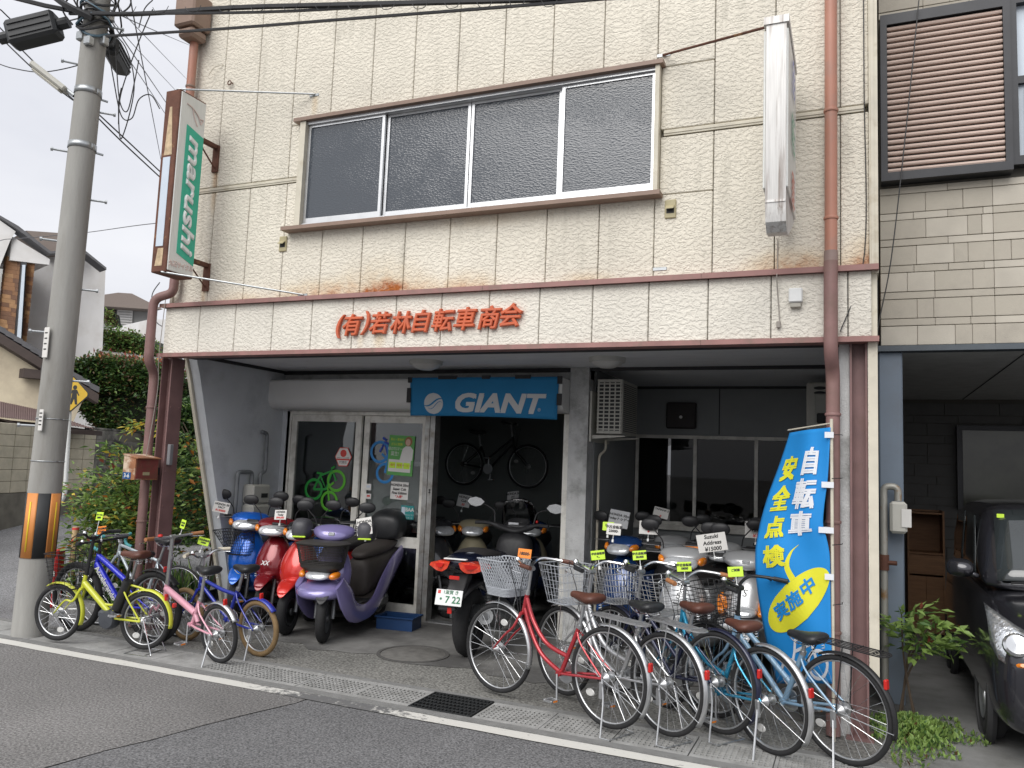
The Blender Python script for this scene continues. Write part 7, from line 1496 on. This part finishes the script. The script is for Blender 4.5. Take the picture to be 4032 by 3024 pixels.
# glass panels proud of the cabin
m_ws = mat('windscreen_dark', (.03, .036, .038), .05, var=.3, scale=2, coat=1)
def patch(name, pts, m, nu=6, nv=6, bul=.02, nrm=(1, 0, 0), ang=180):
    a, b_, c, d = [Vector(p) for p in pts]; P = []; n = Vector(nrm)
    for i in range(nu+1):
        for j in range(nv+1):
            u, v = i/nu, j/nv; q = (a*(1-u)+b_*u)*(1-v)+(d*(1-u)+c*u)*v; P.append(q+n*(bul*4*u*(1-u)))
    b = MB(); b.grid(P, nu+1, nv+1); return b.obj(name, m, car, ang, solid=.004)
patch('windscreen', ((.80, -.58, 1.06), (.80, .58, 1.06), (.335, .535, 1.555), (.335, -.535, 1.555)), m_ws, 10, 6, .035, (.7, 0, .7))
for y in (-1, 1):
    patch('side_window', ((.42, .672*y, 1.05), (-.35, .675*y, 1.06), (-.35, .64*y, 1.52), (.18, .64*y, 1.5)), m_ws, 6, 4, .0, (0, y, 0)); patch('side_window', ((-.42, .675*y, 1.06), (-1.1, .67*y, 1.07), (-1.05, .635*y, 1.5), (-.42, .64*y, 1.52)), m_ws, 6, 4, .0, (0, y, 0))
    b = MB(); b.rings([sec((.58, .80*y, 1.12), .09, .065, 2.8, 14), sec((.62, .80*y, 1.12), .1, .075, 2.8, 14), sec((.68, .79*y, 1.115), .08, .06, 2.6, 14), sec((.71, .78*y, 1.11), .03, .02, 2.4, 14)]); b.tube([(.62, .66*y, 1.06), (.62, .76*y, 1.09)], .025, 8); b.obj('door_mirror', m_car, car, sub=1)
    # headlamp: bright housing with an amber inset
    HL = [((1.615, .42, .72), (1.30, .70, 1.0)), ]
    P = []
    for (x0, y0, z0), (x1, y1, z1) in (((1.665, .43, .60), (1.54, .47, .80)), ((1.655, .52, .585), (1.50, .565, .845)), ((1.63, .61, .60), (1.43, .64, .895)), ((1.58, .68, .64), (1.34, .695, .93)), ((1.50, .715, .72), (1.27, .718, .95))):
        for k in range(6): t_ = k/5; P.append((x0+(x1-x0)*t_+.03*sin(pi*t_)+.012, (y0+(y1-y0)*t_+.012)*y, z0+(z1-z0)*t_+.02*sin(pi*t_)+.01))
    b = MB(); b.grid(P, 5, 6); hl = b.obj('headlamp', mat('lamp_reflector', (.62, .64, .66), .12, .85, var=.45, scale=30, bump=.5, bscale=40, coat=1), car, 180, solid=.006)
    b = MB(); b.rings([sec((1.665, .56*y, .64), .05, .022, 2.4, 12, 25), sec((1.685, .56*y, .645), .03, .012, 2.4, 12, 25)]); b.obj('turn_lens', m_amber, hl)
    b = MB(); b.lathe([(.0, .0), (.06, .012), (.075, .0), (.078, -.02)], 18, frame((1.645, .60*y, .76), (0, 1, 0), (-.5, 0, 1))); b.obj('lamp_bowl', m_chrome, hl)
    for x in (.96, -1.18):
        w = bpy.data.objects.new('wheel', None); COL.objects.link(w); w.parent = car; w.location = (x, .645*y, .275)
        b = MB(); b.torus(.2, .075, 36, 10, sq=.95); b.obj('tyre', m_tyre, w); b = MB(); b.lathe([(0, .062), (.05, .065), (.06, .05), (.13, .055), (.145, .068), (.15, .03)], 28, Matrix.Rotation(R(-90*y), 4, 'X')); b.obj('hubcap', m_satin, w)
        b = MB(); b.torus(.31, .03, 30, 6, (x, .69*y, .285), sq=1.1); b.obj('wheel_arch', m_cardark, car)
b = MB(); b.cbox(1.60, 1.72, -.4, .4, .3, .42, .03); b.obj('lower_grille', m_cardark, car); b = MB(); b.cbox(1.67, 1.715, -.3, .3, .62, .68, .015); b.obj('upper_grille', m_chrome, car)
b = MB(); b.cbox(1.712, 1.722, -.165, .165, .43, .595, .004); b.obj('number_plate', mat('kei_plate_yellow', (.7, .5, .04), .5), car)
b = MB(); b.tube([(.83, -.5, 1.055), (.80, .1, 1.1)], .008, 6); b.tube([(.83, .1, 1.055), (.80, .55, 1.1)], .008, 6); b.obj('wiper', m_black, car)
b = MB(); b.box(.345, .347, -.52, -.47, 1.50, 1.53); b.v = [(p[0]+.05, p[1], p[2]) for p in b.v]; b.obj('inspection_sticker', m_lime, car, 0)
# ================================================================ shrub at the carport post, weeds
def nandina(label, base, h, stems, leaves, spread, mats, seed, lean=(0, 0), size=.075, top=.45):
    t = thing('nandina_shrub', label, 'shrub', base); rnd = random.Random(seed); tips = []
    for i in range(stems):
        a = rnd.uniform(0, 6.3); r_ = rnd.uniform(.1, 1)*spread*.35; hh = h*rnd.uniform(.75, 1.05); tip = Vector((lean[0]+r_*cos(a)*1.6, lean[1]+r_*sin(a)*1.6, hh)); mid = Vector((r_*.25*cos(a), r_*.25*sin(a), hh*.55))
        b = MB(); b.tube(spline([(.06*cos(a*3), .06*sin(a*3), 0), mid, tip], 6), [.011-.006*k/12 for k in range(13)], 6); b.obj('stem', m_stem, t)
        for k in range(max(3, int(leaves/stems/7))):
            f0 = rnd.uniform(top, 1); p = mid.lerp(tip, (f0-.55)/.45) if f0 > .55 else Vector((0, 0, 0)).lerp(mid, f0/.55); tips.append((p, rnd.uniform(0, 6.3)))
    sprays = []
    for p, a in tips:
        L_ = rnd.uniform(.5, 1)*spread*.55; d = Vector((cos(a), sin(a), rnd.uniform(.0, .55))).normalized()
        for k in range(9): sprays.append((p+d*L_*(k+1)/9+Vector((rnd.gauss(0, .04), rnd.gauss(0, .04), -.05*(k/9)**2+rnd.gauss(0, .02))), d))
    it = iter(sprays)
    def fn(r): 
        q = next(it, None); return q
    leafcloud(len(sprays), fn, size, mats, t, 'foliage', 'stuff', seed, .42, .25); return t
nandina('sparse nandina shrub with bare stems at the carport post', (.36, 6.9, 0), .8, 4, 260, .55, [(l_mid, 1.5), (l_lite, 6), (l_red, .3)], 5, (.12, -.05), .085, .75)
def weed(rnd):
    a = rnd.uniform(0, 6.3); r_ = min(1.0, abs(rnd.gauss(0, .5)))*(1+.35*sin(3*a)+.25*sin(7*a+1)); return Vector((.36+.36*r_*cos(a), 6.42+.5*r_*sin(a), .008+.13*max(0, 1-r_)*rnd.random())), Vector((0, 0, .8))
o = leafcloud(4200, weed, .036, [(l_mid, 2), (l_lite, 6), (l_brn, .3)], None, 'ground_weeds', 'stuff', 8, .55, -.5); tag(o, 'low bright green weeds around the foot of the shrub', 'weeds')
# ================================================================ background up the side street
NV = Vector((-sin(YAW), cos(YAW), 0))
def aV(x, y, D): d = ray(x, y); return CAM+d*(D/d.dot(NV))
def gz(y): return max(0, (y-6.3)*.105)
b = MB(); xs_ = [-60, -30, -20, -14, -10, -8, -7.05]; ys_ = [5.72, 6.3, 7, 8, 9, 10, 12, 15, 20, 30, 45]
b.grid([(x, y, gz(y)+.003) for x in xs_ for y in ys_], len(xs_), len(ys_)); o = b.obj('side_road', m_side); o['kind'] = 'structure'
SW = Vector((-.937, .35, 0))      # houses stand square to the side street
def slab(name, px_, D, thick, m, parent, ang=0):
    p = [aV(x, y, D) for x, y in px_]; b = MB(); b.prism(p, 0, SW*thick); return b.obj(name, m, parent, ang)
# block wall
m_blk1 = mat('concrete_block', (.52, .475, .37), .95, var=.12, scale=5, bump=.4, bscale=90, dirt=(.38, .35, .27), dscale=2); m_blk2 = mat('mossy_concrete_block', (.2, .19, .17), .95, var=.3, scale=6, bump=.4, bscale=90, dirt=(.04, .042, .04), dscale=2.5, dlo=.42, dhi=.6); m_found = mat('stained_footing', (.15, .14, .115), .95, var=.3, scale=5, bump=.4)
A0 = aV(0, 1128, 14.0); dW = Vector((-.325, .946, 0)).normalized(); nW = Vector((-dW.y, dW.x, 0))
bwall = thing('block_wall', 'weathered concrete block wall along the side street', 'wall')
ztop = A0.z+1.70
def blk(s0, s1, z0, z1, m, name='block', off=0, th=.12):
    p = A0+dW*s0; q = A0+dW*s1; b = MB(frame((p.x, p.y, 0), dW, (0, 0, 1))); b.cbox(.004, (q-p).length-.004, z0+.003, z1-.003, -off, th, .008); return b.obj(name, m, bwall, 0)
for r_ in range(6):
    z1 = ztop-r_*.2; s = -6.0
    while s < 6.2:
        dark = s > 2.15
        top_drop = 0 if s < 2.4 else .06*(s-2.4)
        if not (dark and r_ == 0 and s > 3): blk(s, s+.4, z1-.2, z1, m_blk2 if dark else m_blk1, 'block', rl.uniform(0, .004))
        s += .4
b = MB(frame((A0.x-dW.x*6, A0.y-dW.y*6, 0), dW, (0, 0, 1))); b.box(0, 12.2, A0.z-.6, ztop-1.205, .004, .14); b.obj('footing', m_found, bwall, 0)
b = MB(frame((A0.x-dW.x*6, A0.y-dW.y*6, 0), dW, (0, 0, 1))); b.box(0, 12.2, ztop-1.2, ztop-.001, .01, .11); b.obj('mortar', m_found, bwall, 0)
blk(2.2, 6.2, ztop+.002, ztop+.05, m_blk2, 'coping', .03)
blk(3.3, 3.7, ztop-1.0, ztop-.8, m_njoint, 'vent_block', .006)
# cream house with dark roof behind the wall
ch = thing('cream_house', 'low cream plastered house with a dark tiled sloping roof', 'house')
m_crp = mat('cream_plaster', (.56, .49, .36), .9, var=.06, scale=2, dirt=(.42, .36, .27), dscale=1.2); m_rtile = mat('dark_roof_tile', (.075, .075, .082), .5, var=.25, scale=9); m_dwood = mat('dark_eave_wood', (.045, .03, .025), .7, var=.2); m_corr = mat('maroon_corrugated', (.14, .09, .085), .6, var=.1, scale=3)
slab('plaster_wall', [(-260, 560), (-120, 640), (0, 735), (110, 812), (180, 862), (150, 930), (-260, 930)], 16.6, 5, m_crp, ch)
E0, E1 = aV(-260, 555, 16.2), aV(214, 850, 16.2)
n_t = 26
for i in range(n_t):
    p, q = E0.lerp(E1, i/n_t), E0.lerp(E1, (i+1)/n_t); b = MB(); b.prism([p+Vector((0, 0, .0)), q+Vector((0, 0, .02)), q+Vector((0, 0, .13)), p+Vector((0, 0, .11))], 0, SW*6); b.obj('roof_tile_course', m_rtile, ch, 0)
b = MB(); b.prism([E0-Vector((0, 0, .02)), E1-Vector((0, 0, .02)), E1-Vector((0, 0, .2)), E0-Vector((0, 0, .24))], 0, SW*.25); b.obj('barge_board', m_dwood, ch, 0)
slab('rafter_end', [(50, 815), (108, 820), (92, 800), (52, 795)], 16.3, .3, m_dwood, ch)
cr0 = [aV(-200, 830, 15.6), aV(0, 868, 15.7), aV(80, 885, 15.9), aV(200, 926, 16.3)]; cr1 = [aV(-200, 868, 13.9), aV(0, 902, 14.1), aV(80, 910, 14.6), aV(205, 927, 15.6)]
b = MB(); P = []; nn = 120
for i in range(nn+1):
    t_ = i/nn*3; k = min(2, int(t_)); q = t_-k; up1 = cr0[k].lerp(cr0[k+1], q); lo1 = cr1[k].lerp(cr1[k+1], q); wv_ = Vector((0, 0, .012*math.sin(i*pi)))
    P += [up1+Vector((0, 0, .014*(i % 2))), lo1+Vector((0, 0, .014*(i % 2)))]
b.grid(P, nn+1, 2); b.obj('corrugated_lean_to', m_corr, ch, 0, solid=.006)
b = MB(); b.prism([cr1[0]-Vector((0, 0, .03)), cr1[1]-Vector((0, 0, .03)), cr1[2]-Vector((0, 0, .03)), cr1[3]-Vector((0, 0, .03)), cr1[3]-Vector((0, 0, .12)), cr1[2]-Vector((0, 0, .18)), cr1[1]-Vector((0, 0, .2)), cr1[0]-Vector((0, 0, .22))], 0, NV*.3); b.obj('fascia', m_dwood, ch, 0)
# white modern house
wh = thing('white_house', 'white two-storey house with a wood-clad panel and brown roof', 'house')
m_wst = mat('white_render', (.66, .655, .65), .85, var=.05, scale=1.5, dirt=(.55, .53, .5), dscale=.8); m_sh = mat('brown_roof_shingle', (.2, .165, .145), .8, var=.2, scale=30, stretch=(1, 1, 12)); m_clad = mat('wood_cladding', (.25, .12, .05), .6, var=.25, scale=3)
slab('main_wall', [(70, 545), (150, 545), (175, 545), (228, 583), (212, 1000), (40, 1000)], 24, 7, m_wst, wh)
slab('front_wing', [(-150, 420), (0, 476), (34, 500), (22, 520), (-10, 600), (-40, 1000), (-150, 1000)], 22.5, 5, m_wst, wh)
slab('wing_soffit', [(25, 510), (108, 560), (106, 572), (22, 562)], 22.6, 1.6, m_wst, wh)
slab('eave_edge', [(0, 470), (36, 494), (108, 548), (175, 540), (230, 583), (230, 578), (177, 535), (110, 543), (40, 488), (0, 465)], 22.4, .5, m_rtile, wh)
slab('roof', [(56, 498), (140, 504), (178, 512), (176, 543), (110, 547)], 23.4, 5, m_sh, wh)
rc = random.Random(5)
for j in range(26):
    y0 = 553+j*9.2; xx0, xx1 = 14-j*.95, 76-j*1.0; x = xx0
    while x < xx1:
        w = rc.uniform(14, 30); x2 = min(x+w, xx1); b = MB(); p = [aV(x+.15, y0+(x-14)*.16, 22.7), aV(x2-.15, y0+(x2-14)*.16, 22.7), aV(x2-.15, y0+8.9+(x2-14)*.16, 22.7), aV(x+.15, y0+8.9+(x-14)*.16, 22.7)]; b.prism(p, 0, SW*(.25+rc.uniform(0, .02))); b.obj('cladding_plank', (m_clad, mat('wood_cladding_dark', (.15, .07, .035), .6, var=.2), mat('wood_cladding_light', (.33, .18, .08), .6, var=.2))[rc.randrange(3)], wh, 0); x = x2
slab('window_frame', [(46, 566), (58, 566), (45, 778), (28, 782)], 22.55, .1, m_nfr, wh); slab('window_pane', [(49, 572), (55, 572), (43, 770), (34, 772)], 22.5, .04, m_spanel, wh)
# school crossing sign
ss = thing('warning_sign', 'yellow diamond warning sign with two walking figures on a bent white post', 'sign')
m_sy = mat('sign_yellow', (.62, .4, .03), .4, var=.06, dirt=(.3, .2, .05), dscale=12, dlo=.62, dhi=.75); SD = 13.0
cpt = aV(154, 851, SD); RX = Vector((cos(YAW), sin(YAW), 0)); hh = .36
MF = frame(cpt, RX, (0, 0, 1))
def dia(r, z): return [Vector((r, 0, z)), Vector((0, r, z)), Vector((-r, 0, z)), Vector((0, -r, z))]
def rdia(r, z, c=.88):
    o = []; 
    for a in range(0, 360, 90):
        for da in (-6, 0, 6): o.append(Vector((r*(c if da else c+.02)*cos(R(a+da))*1.0, r*(c if da else c+.02)*sin(R(a+da)), z)))
    return o
b = MB(MF); b.prism(rdia(.325, 0), 0, (0, 0, .012)); b.obj('plate', m_ink, ss, 0); b = MB(MF); b.prism(rdia(.30, .0125), 0, (0, 0, .002)); b.obj('yellow_field', m_sy, ss, 0)
def fig(cx, s_):
    b = MB(MF); b._add([(cx+.045*s_*cos(i*pi/6), .17*s_-.02+.05*s_*sin(i*pi/6), .0152) for i in range(12)], [tuple(range(12))]); b.obj('figure_head', m_ink, ss, 0)
    b = MB(MF); b._add([(cx+x*s_, y*s_-.02, .0154) for x, y in ((-.05, .12), (.05, .12), (.11, .0), (.085, -.01), (.05, .05), (.06, -.05), (.08, -.2), (.03, -.2), (.0, -.08), (-.04, -.2), (-.09, -.2), (-.06, -.05), (-.05, .05), (-.1, -.02), (-.12, .0))], [tuple(range(15))]); b.obj('figure_body', m_ink, ss, 0)
fig(-.085, .85); fig(.06, .75)
bp = [aV(150, 815, SD+.05), aV(150, 890, SD+.05), aV(141, 1060, SD+.05), aV(137, 1075, SD+.05), aV(115, 1108, SD+.05)]; b = MB(); b.tube(bend(bp, .1), .034, 12); b.obj('post', m_white, ss)
q0, q1 = aV(119, 1101, SD+.05), aV(115, 1108, SD+.05); b = MB(); b.tube([q0, q1], .042, 12); b.obj('post_collar', m_black, ss)
b = MB(); b.tube([q1, aV(112, 1124, SD+.05), aV(112, 1150, SD+.05)], .02, 8); b.obj('post_stub', m_white, ss)
# grey house far behind
gh = thing('grey_house', 'grey house with a low hipped roof beyond the trees', 'house'); m_ghw = mat('grey_render', (.25, .25, .245), .85, var=.06, scale=1)
slab('wall', [(205, 655), (325, 665), (322, 860), (205, 860)], 40, 8, m_ghw, gh); slab('roof', [(200, 640), (255, 632), (285, 634), (352, 668), (325, 668), (205, 660)], 39.2, 9, m_sh, gh); slab('shutter', [(254, 668), (287, 670), (285, 707), (253, 704)], 39.9, .15, m_wst, gh); slab('window', [(222, 664), (252, 667), (250, 695), (222, 690)], 39.9, .1, m_ink, gh)
for k in range(6): slab('shutter_slat', [(256, 673+k*5.3), (285, 675+k*5.3), (285, 675.8+k*5.3), (256, 673.8+k*5.3)], 39.85, .05, m_ghw, gh)
gh2 = thing('pale_outbuilding', 'pale outbuilding with a dark eave beside the grey house', 'building'); slab('wall', [(322, 690), (380, 690), (380, 830), (322, 830)], 36, 5, m_wst, gh2); slab('eave', [(290, 735), (345, 742), (340, 762), (300, 770)], 34, 2, m_rtile, gh2)
# pale fence of panels between rails
fe_ = thing('panel_fence', 'cream panel fence with dark rails above the hedge', 'fence')
for i in range(6):
    x0, x1 = 208+28*i, 208+28*(i+1); f0, f1 = i/6, (i+1)/6; ya0, ya1 = 757+20*f0, 757+20*f1; yb0, yb1 = 800+0*f0, 800
    slab('fence_panel', [(x0+.5, ya0), (x1-.5, ya1), (x1-.5, 812), (x0+.5, 808)], 24, .05, m_crp if 0 else mat('pale_fence_panel', (.6, .57, .46), .7), fe_); slab('fence_post', [(x1-.8, ya1-3), (x1+.8, ya1-3), (x1-5, 815), (x1-7, 815)], 23.95, .05, m_ghw, fe_)
for k in range(3): slab('fence_rail', [(208, 756+14*k), (376, 776+14*k), (376, 778+14*k), (208, 758+14*k)], 23.9, .05, m_ghw, fe_)
# clipped hedge with red shoots
def hedge(label, quad, D, depth, n, size, mats, seed, redtop=0, name='clipped_hedge', cat='hedge'):
    t = thing(name, label, cat); P = [aV(x, y, D) for x, y in quad]
    zmin = min(p.z for p in P); c = sum(P, Vector())/len(P)
    core = MB(); core.prism([c+(p-c)*.86+NV*.35 for p in P], 0, NV*(depth-.6)); core.obj('dark_core', mat('hedge_core', (.012, .018, .008), .9), t, 0)  # solid near-black core filling the gaps between the leaves
    def fn(r):
        # sample inside the outline, mostly on the skin
        while True:
            u, v = r.random(), r.random(); i = r.randrange(1, len(P)-1); a_, b_ = r.random(), r.random()
            if a_+b_ > 1: a_, b_ = 1-a_, 1-b_
            p = P[0]+(P[i]-P[0])*a_+(P[i+1]-P[0])*b_; return p+NV*(r.random()**2*depth*.5)+Vector((r.gauss(0, .05), r.gauss(0, .05), r.gauss(0, .06))), -NV*.6
    leafcloud(n, fn, size, mats, t, 'foliage', 'stuff', seed, .5, .1)
    if redtop:
        top = [p for p in P if p.z > c.z+.0]
        top.sort(key=lambda p: p.dot(CR)); 
        def fr(r):
            i = r.randrange(len(top)-1); p = top[i].lerp(top[i+1], r.random()); return p+NV*r.random()*depth*.6+Vector((0, 0, r.uniform(-.25, .22)*r.random())), Vector((0, 0, 1.1))
        leafcloud(redtop, fr, size*1.15, [(l_red, 5), (l_or, 1), (l_mid, 2)], t, 'red_shoots', 'stuff', seed+1, .4, -.6)
    return t
hedge('dense clipped evergreen hedge with reddish shoots along its top', [(158, 850), (156, 800), (172, 778), (220, 770), (290, 780), (360, 795), (470, 830), (470, 1010), (300, 990), (215, 930), (185, 880)], 18.2, 2.4, 26000, .09, [(l_dark, 4), (l_mid, 4), (l_lite, 1), (l_brn, 1.5)], 21, 1800)
hedge('loose pale green bushes below the grey house', [(213, 770), (216, 720), (240, 705), (262, 722), (290, 715), (318, 735), (345, 760), (345, 800), (213, 800)], 30, 3, 7000, .13, [(l_lite, 3), (l_mid, 4), (l_brn, 2)], 23, 0, 'bushes', 'bushes')
hedge('young tree with pale leaves in front of the grey house', [(220, 700), (228, 672), (240, 672), (246, 705)], 33, 1, 500, .12, [(l_lite, 3), (l_brn, 2)], 25, 0, 'young_tree', 'tree')
hedge('dark tangled shrubs behind the shop side wall', [(330, 990), (330, 900), (380, 870), (440, 880), (440, 1230), (330, 1230)], 12.5, 1.4, 9000, .08, [(l_dark, 5), (l_mid, 3), (l_lite, 1)], 27, 0, 'tangled_shrubs', 'shrubs')
# nandina beside the left post
zb = lambda y: gz(y)
for i, (x, y, h, n, s_, lab) in enumerate(((-7.72, 7.2, 1.7, 3400, .95, 'tall nandina shrub with green and orange leaves behind the left post'), (-8.35, 7.3, 1.2, 3600, 1.0, 'spreading nandina shrub with orange tipped leaves at the side street edge'), (-7.3, 7.9, 2.1, 1800, .8, 'tall dark nandina shrub close to the porch side wall'), (-7.75, 6.75, .75, 1300, .8, 'low nandina shrub with reddish leaves beside the bicycles'))):
    nandina(lab, (x, y, zb(y)), h, 16, n, s_, [(l_mid, 4), (l_dark, 1.5 if i != 2 else 5), (l_lite, 9 if i != 2 else 3), (l_or, .9), (l_yel, 1.0), (l_red, .4)], 40+i, (-.1, -.1), .085, .25)
sp = thing('nandina_shoot', 'long yellow leaved shoot reaching out left of the post', 'shoot', aY(372, 925, 7.6)); L0 = sp.location.copy()
def shoot(r):
    t_ = r.random(); p = aY(372-110*t_, 925+12*t_-14*sin(3*t_), 7.6); return p-L0+Vector((r.gauss(0, .03), r.gauss(0, .06), r.gauss(0, .045))), Vector((-.8, 0, -.1))
b = MB(); b.tube([aY(372-110*k/6, 925+12*k/6-14*sin(k/2), 7.6)-L0 for k in range(7)], .006, 5); b.obj('stem', m_stem, sp); leafcloud(70, shoot, .1, [(l_yel, 4), (l_lite, 3), (l_or, 1)], sp, 'foliage', 'stuff', 60, .3)
def grs(r): x = r.uniform(-8.2, -6.75); y = r.uniform(6.5, 7.3); return Vector((x, y, gz(y))), Vector((r.gauss(0, .25), r.gauss(0, .25), 2.6))
o = leafcloud(700, grs, .34, [(l_mid, 3), (l_lite, 2), (l_dark, 2)], None, 'strap_leaf_grass', 'stuff', 61, .045, -1.5); tag(o, 'tufts of strap leaved grass at the foot of the nandina shrubs', 'grass')
b = MB(); b.box(-8.3, -6.64, 6.42, 6.52, 0, .1); o = b.obj('bed_edging', m_stone); tag(o, 'low stone edging in front of the planted bed', 'edging')
st_ = thing('striped_stake', 'wooden stake with red bands standing behind the bicycles', 'stake', aZ(150, 1290, .1)); st_.location.z = gz(st_.location.y)
b = MB(); b.tube([(0, 0, 0), (0, 0, .85)], .035, 12); b.obj('stake', mat('pale_stake_wood', (.5, .36, .2), .7), st_)
for z in (.83, .7): b = MB(); b.tube([(0, 0, z-.012), (0, 0, z+.012)], .037, 12); b.obj('red_band', m_redink, st_)
p = aZ(104, 1312); rb_ = thing('red_box', 'narrow red box with a white band behind the yellow green bicycle', 'box', (p.x, p.y, gz(p.y)), R(20))
b = MB(); b.cbox(-.1, .1, -.08, .08, 0, .62, .02); b.obj('box', m_refl if 0 else mat('faded_red_plastic', (.45, .02, .02), .5), rb_); b = MB(); b.box(-.085, .085, -.083, -.0801, .34, .4); b.obj('white_band', m_paper, rb_, 0); b = MB(); b.box(-.085, .085, -.083, -.0801, .16, .2); b.obj('white_band', m_paper, rb_, 0)
